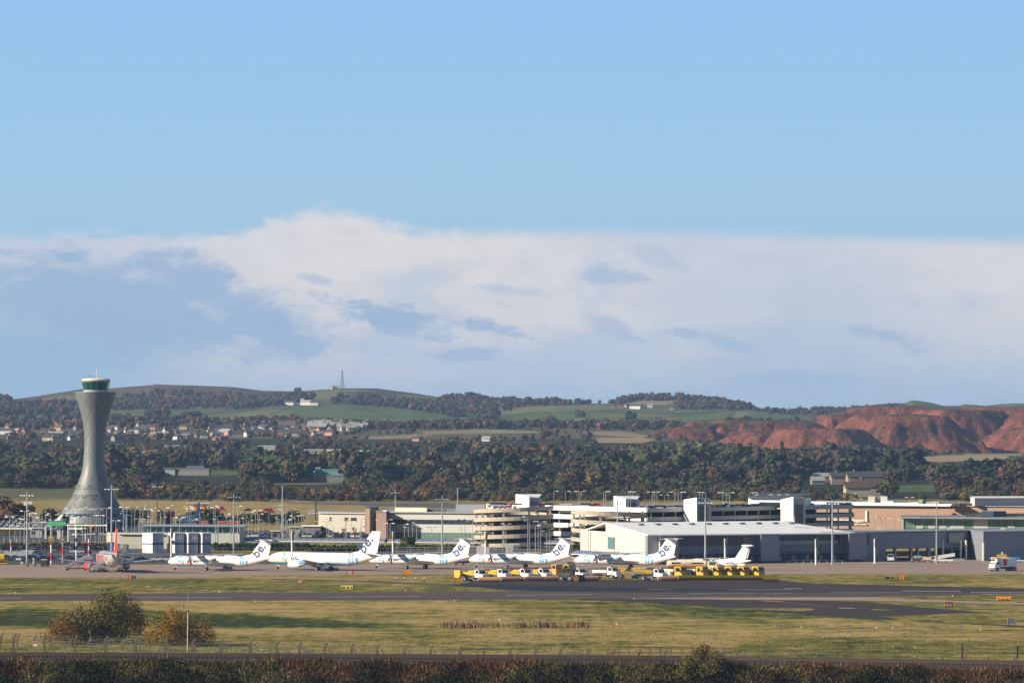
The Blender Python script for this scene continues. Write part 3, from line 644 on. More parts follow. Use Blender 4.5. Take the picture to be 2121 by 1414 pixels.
def scatter(n, pxr, Dr, hr, mixd, con=0.08, power=1.0, test=None):
    for i in range(n):
        px = rnd.uniform(*pxr); D = Dr[0] + (Dr[1] - Dr[0]) * rnd.random() ** power
        if D < front_D(px): continue
        q = vn1(px, D); h = rnd.uniform(*hr) * (0.6 + 0.75 * q) * rnd.uniform(.75, 1.2); base = HY - (tz(px, D) - H) * F / D
        if blocked(px, base, h * F / D) or (test and not test(px, base)): continue
        k = mixpick(mixd) if rnd.random() < .5 else ZK[int(vn1(px * 1.7 + 900, D * 1.3) * 9.99)]; c = (k == 'dark' and rnd.random() < 0.35) or rnd.random() < con * 0.3
        placed.append((px, D, h, 'dark' if c else k, c))
ind = []
for i in range(215):                              # the front belt: trees one can tell apart
    px = rnd.uniform(-40, 2160); D = front_D(px) + rnd.random() ** 1.3 * 170
    h = rnd.uniform(4.0, 8.4) * (.7 + .5 * vn1(px, D)) if px > 230 else rnd.uniform(5, 8)
    if px > 1480: h *= 0.85
    if blocked(px, HY - (tz(px, D) - H) * F / D, h * F / D): continue
    ind.append((px, D, h, mixpick(FRONT), False))
for i in range(95):
    px = rnd.uniform(-30, 2150); D = rnd.uniform(2660, 3000); h = rnd.uniform(8, 13)
    if blocked(px, HY - (tz(px, D) - H) * F / D, h * F / D): continue
    k = mixpick(MAIN); ind.append((px, D, h, k, k == 'dark' and rnd.random() < .3))
for px, row, h, k in [(1190, 1006, 12, 'olive'), (1150, 1000, 14, 'dark'), (2010, 1010, 17, 'dark'), (2060, 1012, 18, 'dark'), (1960, 1008, 15, 'olive'), (2100, 1015, 17, 'brown'), (1960, 1020, 12, 'brown'), (2040, 1030, 12, 'olive'), (1840, 1030, 10, 'olive'), (1500, 1012, 12, 'bare')]:
    ind.append((px, D_at(px, row), h, k, False))
ind = ind[:298]
scatter(1700, (-120, 2250), (2480, 2860), (3.5, 6.5), FRONT)
scatter(1000, (-150, 2280), (2900, 3350), (10, 17), DENSE)
scatter(1500, (-150, 2280), (3000, 3600), (7, 12), MAIN)
scatter(1000, (-150, 2280), (3550, 4150), (5, 9), TOWNM)
scatter(750, (-150, 1500), (4150, 5000), (3, 6.5), TOWNM, test=lambda px, b: not (px < 790 and b < 925 and rnd.random() < 0.45))
scatter(420, (1330, 2280), (4100, 4620), (4, 9), MAIN, test=lambda px, b: b > 935)
scatter(160, (700, 1420), (4900, 5600), (5, 8), TOWNM)
def scatter_poly(poly, n, hr, mixd, con=0.1, lo=4900, hi=7800):
    xs = [p[0] for p in poly]; ys = [p[1] for p in poly]; k = 0; tries = 0
    while k < n and tries < n * 12:
        tries += 1; px = rnd.uniform(min(xs), max(xs)); row = rnd.uniform(min(ys), max(ys))
        if not inpoly(np.array([px]), np.array([row]), poly)[0]: continue
        D = D_at(px, row, lo, hi); kk = mixpick(mixd); placed.append((px, D, rnd.uniform(*hr), kk, kk == 'dark' and rnd.random() < con)); k += 1
HILLM = {'bare': 4, 'dark': 2.5, 'brown': 3, 'rust': 1.5, 'olive': 1}
for poly, n, hr, con in [
    ([(-60, 838), (60, 838), (170, 836), (175, 856), (100, 862), (-60, 864)], 230, (7, 12), .2),
    ([(236, 836), (330, 832), (470, 838), (500, 842), (430, 846), (330, 850), (236, 851)], 260, (7, 12), .2),
    ([(250, 822), (330, 812), (420, 814), (520, 822), (500, 836), (330, 832), (240, 834)], 80, (5, 9), .2),
    ([(470, 842), (500, 832), (560, 824), (620, 820), (650, 824), (640, 834), (560, 842), (490, 848)], 230, (7, 12), .4),
    ([(690, 826), (770, 828), (860, 838), (950, 845), (1030, 852), (1034, 868), (1000, 878), (960, 868), (900, 856), (850, 848), (760, 840), (690, 838)], 420, (8, 13), .2),
    ([(900, 829), (940, 822), (985, 822), (1060, 832), (1160, 834), (1250, 838), (1120, 842), (1040, 846), (960, 842)], 260, (6, 11), .4),
    ([(1264, 839), (1275, 831), (1330, 823), (1420, 824), (1500, 832), (1560, 843), (1480, 840), (1440, 834), (1380, 830), (1320, 832)], 240, (6, 10), .7),
    ([(1400, 840), (1450, 836), (1510, 838), (1562, 849), (1500, 850), (1410, 848)], 150, (6, 10), .5),
    ([(1565, 851), (1690, 851), (1770, 846), (1860, 842), (1860, 852), (1700, 860), (1600, 858)], 140, (5, 9), .3),
    ([(-40, 872), (160, 872), (240, 870), (420, 876), (600, 873), (640, 878), (500, 890), (300, 888), (100, 890), (-40, 892)], 260, (7, 12), .2),
    ([(640, 880), (760, 884), (900, 884), (1010, 880), (1130, 884), (1400, 882), (1430, 892), (1240, 891), (1120, 888), (900, 890), (700, 892)], 330, (7, 11), .2),
    ([(310, 863), (345, 862), (348, 867), (310, 868)], 14, (9, 13), 0), ([(370, 866), (410, 864), (412, 869), (372, 870)], 12, (8, 11), 0),
    ([(1040, 850), (1060, 848), (1062, 852)], 5, (6, 9), 0), ([(1190, 862), (1210, 862), (1210, 866)], 3, (8, 11), 0), ([(1295, 868), (1312, 868), (1310, 873)], 4, (8, 12), 0),
    ([(1120, 876), (1145, 870), (1150, 878)], 12, (6, 9), 0), ([(1500, 874), (1660, 872), (1640, 880), (1520, 882)], 60, (5, 8), .2),
    ([(-30, 823), (14, 822), (26, 830), (-30, 832)], 30, (6, 9), .4), ([(1130, 832), (1160, 833), (1158, 836), (1130, 836)], 7, (9, 13), 0), ([(608, 812), (622, 812), (622, 815)], 3, (8, 11), 0)]:
    scatter_poly(poly, n, hr, HILLM, con)
EXC = [(560, 4600)]
def stuff_trees():
    V = []; T = []; C = []; k = 0
    for (px, D, h, kind, con) in placed:
        lib = LOW if D < 4300 else FARL; nn = 8 if D < 4300 else 6
        v, t = lib[nn + rnd.randrange(len(lib) - nn)] if con else lib[rnd.randrange(nn)]
        sc_ = h / (12 if con else 9); a = rnd.uniform(0, 2 * pi); ca, sa = cos(a), sin(a)
        wx = sc_ * rnd.uniform(0.65, 1.45)
        x = PX(px, D); vv = np.stack([(v[:, 0] * ca - v[:, 1] * sa) * wx + x, (v[:, 0] * sa + v[:, 1] * ca) * wx + D, v[:, 2] * sc_ + tz(px, D) - 0.3], -1)
        c = np.array(PAL[kind]) * rnd.uniform(0.75, 1.25); cc = np.ones((len(v), 4)); cc[:, :3] = c
        V.append(vv); T.append(t + k); C.append(cc); k += len(v)
    me = np_mesh('distant_woodland', np.concatenate(V), np.concatenate(T), np.concatenate(C), [M_LEAFS])
    o = bpy.data.objects.new('distant_woodland', me); COL.objects.link(o)
    tag(o, 'woods and hedgerows covering the rising land and hills behind the airfield', 'woodland', kind='stuff')
    return len(placed), len(me.polygons)
print('woods', stuff_trees())
items = []
for (px, D, h, kind, con) in ind:
    i = rnd.choice((8, 9)) if con else rnd.randrange(8)
    s_ = h / (12 if con else 9); x = PX(px, D)
    r = thing('pine_tree' if con else 'tree', None, 'tree', (x, D, tz(px, D)), rnd.uniform(0, 6.28), 'trees in the wooded belt beyond the runway')
    r.scale = (s_ * rnd.uniform(.9, 1.3), s_ * rnd.uniform(.9, 1.3), s_)
    c = bpy.data.objects.new('crown', PMESH[i]); COL.objects.link(c); c.parent = r; k = rnd.uniform(.8, 1.25); c.color = (*[a * k for a in PAL[kind]], 1)
    tr = bpy.data.objects.new('trunk', TMESH[i % 4]); COL.objects.link(tr); tr.parent = r
    place = ('near the control tower' if px < 260 else 'left of the office roofs' if px < 760 else 'above the grey office' if px < 1000
             else 'above the spiral ramps' if px < 1280 else 'above the roof deck' if px < 1700 else 'above the brown wall')
    items.append((r, LOOK[kind] + (' in the back row' if D > front_D(px) + 175 else ''), place, px))
label_all(items)
# ---------------------------------------------------------------- building materials
def seams(period, axis=0, depth=0.75, w_=0.06, horiz=None):
    """panel joints along one object axis (and optionally across)"""
    def fn(t, tc, v, col):
        sp = t.sep(v); out = None
        for ax, per in [(axis, period)] + ([(2, horiz)] if horiz else []):
            f = t.m('FRACT', t.m('DIVIDE', sp[ax], per)); k = t.m('LESS_THAN', f, w_ / per); out = k if out is None else t.m('MAXIMUM', out, k)
        return t.mix(out, col, tuple(c * depth for c in col))
    return fn
M_WALLW = mat('white_cladding', (0.60, 0.56, 0.49), 0.55, var=0.08, vs=0.25, fn=seams(40, 0, .9, .1, 0.9))
M_ROOFW = mat('white_roof_sheet', (0.97, 0.96, 0.93), 0.35, var=0.10, vs=0.12, fn=seams(1.4, 0, .9, .10))
M_CLAD = mat('grey_blue_cladding', (0.22, 0.235, 0.28), 0.5, var=0.08, vs=0.2, fn=seams(3.1, 0, .9, .06, 1.4))
M_CLADL = mat('pale_grey_cladding', (0.46, 0.46, 0.46), 0.55, var=0.06, vs=0.3, fn=seams(1.8, 0, .88, .07))
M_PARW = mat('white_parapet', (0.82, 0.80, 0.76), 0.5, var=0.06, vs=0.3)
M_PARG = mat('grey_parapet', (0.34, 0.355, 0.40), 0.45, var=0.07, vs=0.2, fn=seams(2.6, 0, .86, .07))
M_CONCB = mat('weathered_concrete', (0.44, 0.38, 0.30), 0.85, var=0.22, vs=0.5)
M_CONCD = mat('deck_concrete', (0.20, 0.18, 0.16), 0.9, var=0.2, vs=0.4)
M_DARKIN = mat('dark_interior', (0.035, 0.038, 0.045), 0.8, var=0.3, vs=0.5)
M_GLASSD = mat('dark_glazing', (0.022, 0.030, 0.032), 0.12, 0.0, var=0.5, vs=0.35, spec=0.8, fn=seams(2.4, 0, 3.0, .12))
M_GLASST = mat('teal_glazing', (0.035, 0.125, 0.115), 0.15, 0.0, var=0.45, vs=0.3, spec=0.7, fn=seams(2.2, 0, 2.4, .14))
M_GLASSG = mat('green_glazing', (0.075, 0.135, 0.085), 0.18, 0.0, var=0.5, vs=0.25, spec=0.7, fn=seams(3.0, 0, 2.2, .22, 2.1))
M_BROWN = mat('brown_ribbed_wall', (0.335, 0.215, 0.155), 0.75, var=0.07, vs=0.4, fn=seams(0.9, 0, .84, .12))
M_BEIGE = mat('beige_cladding', (0.43, 0.41, 0.34), 0.7, var=0.06, vs=0.3, fn=seams(1.2, 0, .9, .08))
M_BRICK = mat('brown_brick', (0.26, 0.17, 0.13), 0.85, var=0.15, vs=1.0)
M_STEEL = mat('galvanised_steel', (0.42, 0.43, 0.44), 0.4, 0.5, var=0.1, vs=1.0)
M_STEELW = mat('white_painted_steel', (0.74, 0.73, 0.70), 0.5, var=0.08, vs=1.0)
M_DGREY = mat('dark_grey_metal', (0.07, 0.075, 0.085), 0.5, 0.2, var=0.15, vs=1.0)
M_MGREY = mat('mid_grey_metal', (0.22, 0.23, 0.25), 0.5, 0.2, var=0.12, vs=0.6)
M_CREAM = mat('cream_panel', (0.70, 0.64, 0.50), 0.6, var=0.08, vs=0.4)
M_BLUEC = mat('blue_container_paint', (0.035, 0.17, 0.42), 0.5, var=0.12, vs=0.5, fn=seams(0.5, 0, .75, .12))
M_NAVY = mat('navy_paint', (0.02, 0.05, 0.16), 0.5, var=0.1)
M_BLUEPALE = mat('pale_blue_louvre', (0.33, 0.38, 0.52), 0.5, var=0.15, vs=0.8, fn=seams(0.8, 0, .7, .12))
M_RED = mat('red_paint', (0.62, 0.025, 0.025), 0.4, var=0.06)
M_ORANGE = mat('orange_paint', (0.75, 0.25, 0.02), 0.5, var=0.1, vs=1.5)
M_YELLOW = mat('yellow_paint', (0.62, 0.38, 0.02), 0.45, var=0.10, vs=1.5)
M_BLACK = mat('black_rubber', (0.018, 0.018, 0.02), 0.7, var=0.2, vs=3.0)
M_GREENP = mat('green_paint', (0.02, 0.32, 0.12), 0.5, var=0.1)
M_WHITEP = mat('white_paint', (0.80, 0.79, 0.77), 0.35, var=0.05, vs=1.0)
def pp(pts): return [(PX(x, D), D) for x, D in pts]
def plan(b, pts, z0, z1): return b.prism(pp(pts), z0, z1, 'z')
def local(b, org):                                   # move collected shapes so the object's origin sits at org
    b.v = [(x - org[0], y - org[1], z - org[2]) for x, y, z in b.v]; return b
class Bld:
    """a building: Empty at its base, parts given in world plan coordinates"""
    def __init__(s, name, label, cat, org, group=None):
        s.o = Vector((PX(org[0], org[1]), org[1], org[2] if len(org) > 2 else 0.0)); s.e = thing(name, label, cat, s.o, 0, group)
    def part(s, name, m, b, parent=None, smooth=False):
        local(b, s.o); o = b.build(name, m, parent or s.e, smooth); return o
    def plan(s, name, m, pts, z0, z1, parent=None): b = MB(); plan(b, pts, z0, z1); return s.part(name, m, b, parent)
def off(pts2, d):
    """two plan points (px,D) -> the same edge pushed d metres towards the viewer's side normal"""
    (x0, y0), (x1, y1) = pp(pts2); dx, dy = x1 - x0, y1 - y0; L = hypot(dx, dy); nx, ny = dy / L, -dx / L
    return [((x0 + nx * d) * F / (y0 + ny * d) + CX, y0 + ny * d), ((x1 + nx * d) * F / (y1 + ny * d) + CX, y1 + ny * d)]
def lerp2(p, q, t): return (p[0] + (q[0] - p[0]) * t, p[1] + (q[1] - p[1]) * t)
def panel(B, name, m, p, q, z0, z1, proud=0.12, thick=0.3, parent=None):
    """upright slab along plan edge p->q standing `proud` metres in front of it"""
    a = off([p, q], proud); c = off([p, q], proud - thick); return B.plan(name, m, [a[0], a[1], c[1], c[0]], z0, z1, parent)

# ---------------------------------------------------------------- control tower
def control_tower():
    D = 1678.0; s = S(D); c0 = 191.5
    def zz(row): return PZ(row, D)
    def cen(row): return (PX(c0 + (1103 - row) / 290.0 * 6.7, D), D)
    T = thing('control_tower', 'tall waisted grey control tower with diamond-patterned skin and green glass cab', 'control tower', (PX(c0, D), D, 0))
    o = Vector(T.location)
    prof = [(813, 42.2), (816, 41.6), (830, 37.3), (845, 32.6), (860, 28.4), (876, 24.6), (892, 22.3), (908, 21.3), (924, 21.0), (939, 21.4), (955, 22.2), (970, 24.0), (982, 26.6), (991, 29.3), (1002, 33.2), (1012, 37.2), (1022, 42.0), (1033, 47.6), (1042, 53.0), (1051, 58.6)]
    def ring(row, hw, n=48):
        cx, cy = cen(row); r = hw / s
        return [(cx + r * cos(2 * pi * i / n) - o.x, cy + r * sin(2 * pi * i / n) - o.y, zz(row)) for i in range(n)]
    m = bpy.data.materials.new('tower_skin'); m.use_nodes = True; t = NT(m.node_tree); p = m.node_tree.nodes['Principled BSDF']
    p.inputs['Roughness'].default_value = 0.52; p.inputs['Metallic'].default_value = 0.1
    tc = t.node('ShaderNodeTexCoord'); sp = t.sep(tc.outputs['Object'])
    cxn = t.m('MULTIPLY', sp[2], 0.0237)
    u = t.m('MULTIPLY', t.m('ARCTAN2', t.m('SUBTRACT', sp[0], cxn), sp[1]), 12 / (2 * pi))
    zc = t.m('DIVIDE', sp[2], 5.6)
    a1 = t.m('ADD', u, zc); a2 = t.m('SUBTRACT', u, zc)
    def ln(a): return t.m('LESS_THAN', t.m('ABSOLUTE', t.m('SUBTRACT', t.m('FRACT', a), 0.5)), 0.030)
    line = t.m('MAXIMUM', ln(a1), ln(a2))
    wn = t.node('ShaderNodeTexWhiteNoise'); t.put(wn.inputs['Vector'], t.comb(t.m('FLOOR', t.m('ADD', a1, .5)), t.m('FLOOR', t.m('ADD', a2, .5)), 0.0))
    base = t.mix(wn.outputs['Value'], (0.150, 0.163, 0.165), (0.195, 0.205, 0.203))
    t.put(p.inputs['Base Color'], t.mix(line, base, (0.085, 0.092, 0.097)))
    b = MB(); b.loft([ring(r, h) for r, h in prof]); sh = b.build('shaft', m, T, True)
    b = MB(); b.loft([ring(811.6, 42.8), ring(813.2, 42.8)]); b.build('rim', M_MGREY, T)
    # perforated ventilation triangles
    def hwid(row): return float(np.interp(row, [q[0] for q in prof], [q[1] for q in prof]))
    mp = bpy.data.materials.new('perforated_screen'); mp.use_nodes = True; t = NT(mp.node_tree); p = mp.node_tree.nodes['Principled BSDF']
    tc = t.node('ShaderNodeTexCoord'); vo = t.node('ShaderNodeTexVoronoi'); vo.inputs['Scale'].default_value = 1.3; vo.inputs['Randomness'].default_value = 0.0; t.put(vo.inputs['Vector'], tc.outputs['Object'])
    t.put(p.inputs['Base Color'], t.mix(t.smooth(vo.outputs['Distance'], 0.42, 0.34), (0.13, 0.14, 0.14), (0.012, 0.014, 0.02)))
    for x, up in [(165.5, 1), (175, 1), (189.6, 1), (151, 0), (162.6, 0), (178, 0), (196.6, 0)]:
        r0, r1 = (1002.5, 1012.5) if up else (1024, 1034.5); b = MB(); vs = []; nz = 6
        hx = 6.6 if up else 8.2
        cpx = cen(1018)[0] * F / D + CX
        th = math.asin(max(-0.97, min(0.97, (x - cpx) / hwid((r0 + r1) / 2)))); dth = 0.245 if up else 0.235
        rows_ = []
        for k in range(nz + 1):
            row = r0 + (r1 - r0) * k / nz; wd = (k / nz) if up else (1 - k / nz); wd = max(wd, 0.04); cx, cy = cen(row); rr = hwid(row) / s + 0.10
            rows_.append([(cx + rr * sin(th + dth * wd * q) - o.x, cy - rr * cos(th + dth * wd * q) - o.y, zz(row)) for q in (-1, -.5, 0, .5, 1)])
        for k in range(nz):
            for j in range(4): b.quad(rows_[k][j], rows_[k + 1][j], rows_[k + 1][j + 1], rows_[k][j + 1])
        b.build('vent_panel', mp, sh)
    # flared foot
    foot = T
    M_FOOT = mat('tower_foot_cladding', (0.18, 0.20, 0.21), 0.5, 0.2, var=0.07, vs=0.3)
    b = MB(); b.loft([ring(1051, 58.8), ring(1051.8, 60.4), ring(1053.2, 60.8), ring(1053.6, 60.2)]); b.build('ledge', mat('pale_ledge', (0.36, 0.37, 0.37), 0.5), T)
    b = MB(); b.loft([ring(1053.6, 60.4), ring(1063, 65.6)]); b.build('upper_skirt', M_FOOT, T, True)
    b = MB(); b.loft([ring(1063, 64.0), ring(1069, 66.8)]); g = b.build('window_band', mat('tower_window_band', (0.03, 0.07, 0.10), 0.15, var=0.6, vs=0.3, spec=.8), T, True)
    b = MB(); b.loft([ring(1069, 68.4), ring(1082.5, 73.2), ring(1083, 72.6)]); b.build('lower_skirt', M_FOOT, T, True)
    b = MB(); b.loft([ring(1083, 60), ring(1104, 58)]); b.build('entrance_drum', M_DARKIN, T)
    for k in range(14):
        a = 2 * pi * (k + 0.5) / 14
        cx, cy = cen(1085); b = MB(); r1, r2 = 70 / s, 75 / s
        b.tube((cx + r1 * cos(a) - o.x, cy + r1 * sin(a) - o.y, zz(1082)), (cx + r2 * cos(a + .07) - o.x, cy + r2 * sin(a + .07) - o.y, 0), 0.35, n=6); b.build('strut', M_STEEL, T)
    b = MB(); cx, cy = cen(1070)
    for dx0, dx1, rt, rb in [(-74, -60, 1064, 1103)]:
        k = 1 / s; b.add([(cx - 62 * k - o.x, cy - 9 - o.y, zz(1064)), (cx - 55 * k - o.x, cy - 10.5 - o.y, zz(1064)), (cx - 68 * k - o.x, cy - 13 - o.y, zz(1090)), (cx - 84 * k - o.x, cy - 9 - o.y, zz(1090)),
                    (cx - 62 * k - o.x, cy - o.y, zz(1064)), (cx - 55 * k - o.x, cy - o.y, zz(1064)), (cx - 68 * k - o.x, cy - o.y, zz(1090)), (cx - 84 * k - o.x, cy - o.y, zz(1090))],
                   [(0, 3, 2, 1), (4, 5, 6, 7), (0, 1, 5, 4), (1, 2, 6, 5), (2, 3, 7, 6), (3, 0, 4, 7)])
    b.build('buttress', M_CLADL, T)
    # cab
    b = MB(); b.loft([ring(812.8, 24, 24), ring(808, 26, 24), ring(807.6, 26, 24)]); b.build('cab_collar', mat('pale_collar', (0.5, 0.5, 0.5), 0.5), T)
    mg = bpy.data.materials.new('green_cab_glass'); mg.use_nodes = True; p = mg.node_tree.nodes['Principled BSDF']
    p.inputs['Base Color'].default_value = (0.02, 0.26, 0.21, 1); p.inputs['Roughness'].default_value = 0.06; p.inputs['Transmission Weight'].default_value = 0.75; p.inputs['IOR'].default_value = 1.15
    b = MB(); b.loft([ring(807.6, 24.4, 14), ring(791.6, 28.2, 14)], caps=False); b.build('cab_glass', mg, T)
    b = MB()
    for k in range(14):
        a = 2 * pi * k / 14; (c1, c2), (e1, e2) = cen(807.6), cen(791.6)
        b.tube((c1 + 24.6 / s * cos(a) - o.x, c2 + 24.6 / s * sin(a) - o.y, zz(807.6)), (e1 + 28.4 / s * cos(a) - o.x, e2 + 28.4 / s * sin(a) - o.y, zz(791.6)), 0.09, n=5)
    b.build('mullion_frame', M_DGREY, T)
    b = MB(); cx, cy = cen(806)
    for k in range(6): a = pi + k * 1.05; b.cbox((cx + 2.6 * cos(a) - o.x, cy + 2.6 * sin(a) - o.y, zz(805.5)), (1.3, 0.9, 1.3), a)
    b.build('console_desk', M_DGREY, T)
    b = MB(); b.loft([ring(791.8, 28.4, 32), ring(789.2, 29.9, 32), ring(788.2, 29.9, 32)]); b.build('cab_fascia', M_MGREY, T)
    b = MB(); b.loft([ring(788.1, 29.6, 32), ring(786.4, 29.6, 32), ring(784.6, 27.5, 32), ring(783.2, 20, 32)]); rf = b.build('cab_roof', mat('cab_roof_cream', (0.74, 0.68, 0.56), 0.5), T, True)
    b = MB(); cx, cy = cen(785); b.tube((cx - o.x + .2, cy - o.y, zz(783.5)), (cx - o.x + .2, cy - o.y, zz(763.5)), 0.13, 0.07, 6); b.build('antenna', M_STEELW, rf)
    b = MB()
    for dx, h in [(-2.4, 1.1), (-1.9, 1.5), (-1.3, .8), (-.7, 1.2), (1.3, .5)]: b.tube((cx + dx - o.x, cy - 1 - o.y, zz(783.8)), (cx + dx - o.x, cy - 1 - o.y, zz(783.8) + h), 0.07, n=5); b.cbox((cx + dx - o.x, cy - 1 - o.y, zz(783.8) + h * .7), (.5, .3, .3))
    b.build('roof_instrument', M_STEEL, rf)
control_tower()

# ---------------------------------------------------------------- white-roofed terminal pier
def pier():
    A, C, E = (1205, 1322), (1340, 1262), (1765, 1292)            # gable far end, near corner, right end of the long front
    B = Bld('terminal_pier', 'long white-roofed terminal pier with a sunlit blank gable wall and grey front', 'terminal building', (1340, 1262))
    (ax, ay), (cx, cy), (ex, ey) = pp([A, C, E]); u = Vector((ex - cx, ey - cy)); g = Vector((ax - cx, ay - cy))
    P = lambda s_, t_: (cx + u.x * s_ + g.x * t_, cy + u.y * s_ + g.y * t_)
    def pr(pl, z0, z1): b = MB(); b.prism([P(*q) for q in pl], z0, z1, 'z'); return b
    W = B.part('main_wall', M_CLAD, pr([(0.0, 0.012), (1, 0.012), (1, 0.62), (0.0, 0.62)], 0.6, 8.2))
    # gable wall: shaped white end
    zr, ze = 10.9, 8.2; b = MB(); k = 0.007
    poly = [(0, 0.7), (0, 8.1), (0.57, 10.7), (0.60, 10.7), (0.60, 8.3), (1.0, 8.3), (1.0, 0.7)]
    lo = [(*P(-k, t_), z) for t_, z in poly]; hi = [(*P(0.002, t_), z) for t_, z in poly]; n = len(poly)
    b.add(lo + hi, [tuple(range(n)), tuple(range(2 * n - 1, n - 1, -1))] + [(i, (i + 1) % n, n + (i + 1) % n, n + i) for i in range(n)])
    gw = B.part('gable_wall', M_WALLW, b)
    b = MB(); b.add([(*P(-k - .002, 0.86), 0.9), (*P(-k - .002, 0.99), 0.9), (*P(-k - .002, 0.99), 8.25), (*P(-k - .002, 0.86), 8.25)], [(0, 1, 2, 3)]); B.part('side_panel', M_CLADL, b, gw)
    b = MB(); b.add([(*P(-k - .003, 0.46), 3.6), (*P(-k - .003, 0.56), 3.6), (*P(-k - .003, 0.56), 6.9), (*P(-k - .003, 0.46), 6.9)], [(0, 1, 2, 3)]); B.part('gable_window', mat('speckled_glass', (0.10, 0.22, 0.24), 0.2, var=1.6, vs=3.0), b, gw)
    b = MB(); b.add([(*P(-k - .003, 0.835), 0.9), (*P(-k - .003, 0.85), 0.9), (*P(-k - .003, 0.85), 8.3), (*P(-k - .003, 0.835), 8.3)], [(0, 1, 2, 3)]); B.part('pilaster', M_WHITEP, b, gw)
    B.part('back_wing', M_CLADL, pr([(0.004, 0.62), (0.5, 0.62), (0.5, 0.99), (0.004, 0.99)], 0.6, 8.1))
    # roof, ridge set back, hipped at the right
    b = MB(); r0, r1 = P(-0.012, 0.60), P(0.86, 0.60); e0, e1 = P(-0.012, -0.045), P(1.0, -0.045); f0, f1 = P(-0.012, 0.95), P(1.0, 0.95)
    t_ = 0.35
    top = [(*e0, ze + .05), (*e1, ze - .05), (*r1, zr), (*r0, zr)]; bot = [(x, y, z - t_) for x, y, z in top]
    b.add(top + bot, [(0, 1, 2, 3), (7, 6, 5, 4), (0, 4, 5, 1), (1, 5, 6, 2), (2, 6, 7, 3), (3, 7, 4, 0)])
    rf = B.part('roof', M_ROOFW, b)
    b = MB(); b.add([(*r0, zr - .01), (*r1, zr - .01), (*f1, ze), (*f0, ze), (*r0, zr - .3), (*r1, zr - .3), (*f1, ze - .3), (*f0, ze - .3)], [(0, 1, 2, 3), (7, 6, 5, 4), (0, 4, 5, 1), (1, 5, 6, 2), (2, 6, 7, 3), (3, 7, 4, 0)]); B.part('rear_roof_slope', M_ROOFW, b)
    b = MB(); b.add([(*r1, zr - .02), (*e1, ze - .05), (*f1, ze)], [(0, 1, 2)]); B.part('hip_slope', M_ROOFW, b)
    for i in range(10):
        s_ = 0.115 + i * 0.083; x, y = P(s_, 0.44); z = zr - 0.72
        b = MB(); b.cbox((x, y, z + .15), (1.3, 1.3, .7), 0.42); B.part('roof_vent', M_DGREY, b, rf)
    # projecting bays and glazing
    def seg(name, m, s0, s1, t0, t1, z0, z1, par=None): return B.part(name, m, pr([(s0, t1), (s1, t1), (s1, t0), (s0, t0)], z0, z1), par)
    seg('bay', M_CLADL, -0.002, 0.052, -0.012, 0.03, 0.6, 8.0); seg('bay', M_CLAD, 0.056, 0.142, -0.03, 0.03, 0.6, 8.0); seg('bay', M_CLAD, 0.53, 0.618, -0.06, 0.03, 0.6, 8.0)
    seg('corner_trim', M_WHITEP, 0.050, 0.055, -0.032, 0.0, 0.6, 8.0); seg('bay', M_CLAD, 0.962, 1.05, -0.062, 0.10, 0.6, 8.1)
    seg('glazing', M_GLASSD, 0.142, 0.466, 0.004, 0.02, 5.0, 7.9, W); seg('glazing', M_GLASSD, 0.618, 0.94, 0.004, 0.02, 5.0, 7.9, W)
    b = MB()
    for i in range(26):
        for a0, a1 in ((0.142, 0.466), (0.618, 0.94)): q = P(a0 + (a1 - a0) * (i + .5) / 26, 0.001); b.cbox((*q, 6.45), (0.10, 0.12, 2.9), 0.42)
    B.part('glazing_bar', M_DGREY, b, W)
    for s0, s1, z0, z1 in [(0.62, 0.93, 5.05, 6.0)]: seg('blind', mat('pale_blind', (0.30, 0.33, 0.33), .6, fn=seams(1.2, 0, .5, .1)), s0, s1, -0.001, 0.003, z0, z1, W)
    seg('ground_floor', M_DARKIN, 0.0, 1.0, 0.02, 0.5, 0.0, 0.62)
    seg('plinth', mat('dark_blue_plinth', (0.035, 0.05, 0.085), .6, var=.4, vs=.6, fn=seams(1.7, 0, 2.6, .3)), 0.056, 1.04, -0.004, 0.012, 0.0, 2.7)
    seg('canopy_strip', mat('blue_canopy', (0.05, 0.09, 0.17), .5), 0.15, 0.53, -0.05, 0.0, 2.55, 2.85); seg('canopy_strip', mat('blue_canopy', (0.05, 0.09, 0.17), .5), 0.62, 0.96, -0.05, 0.0, 2.55, 2.85)
    for i in range(12):
        q = P(0.17 + i * 0.067, -0.008); b = MB(); b.cbox((q[0], q[1], 1.3), (1.1, .15, 1.5), 0.42); B.part('door', mat('pale_grey_door', (0.28, 0.30, 0.32), .4), b)  # pale grey doors along the plinth
    b = MB(); x, y = P(0.86, 0.3)
    b.cbox((PX(1634, 1300), 1300, 11.2), (3.2, 1.6, 0.5)); 
    for dx in (-1.5, 0, 1.5): b.tube((PX(1634, 1300) + dx, 1300, 11.3), (PX(1634, 1300) + dx, 1300, 12.6), .07, n=5)
    b.tube((PX(1634, 1300) - 1.5, 1300, 12.6), (PX(1634, 1300) + 1.5, 1300, 12.6), .07, n=5)
    B.part('roof_gantry', M_STEELW, b)
pier()

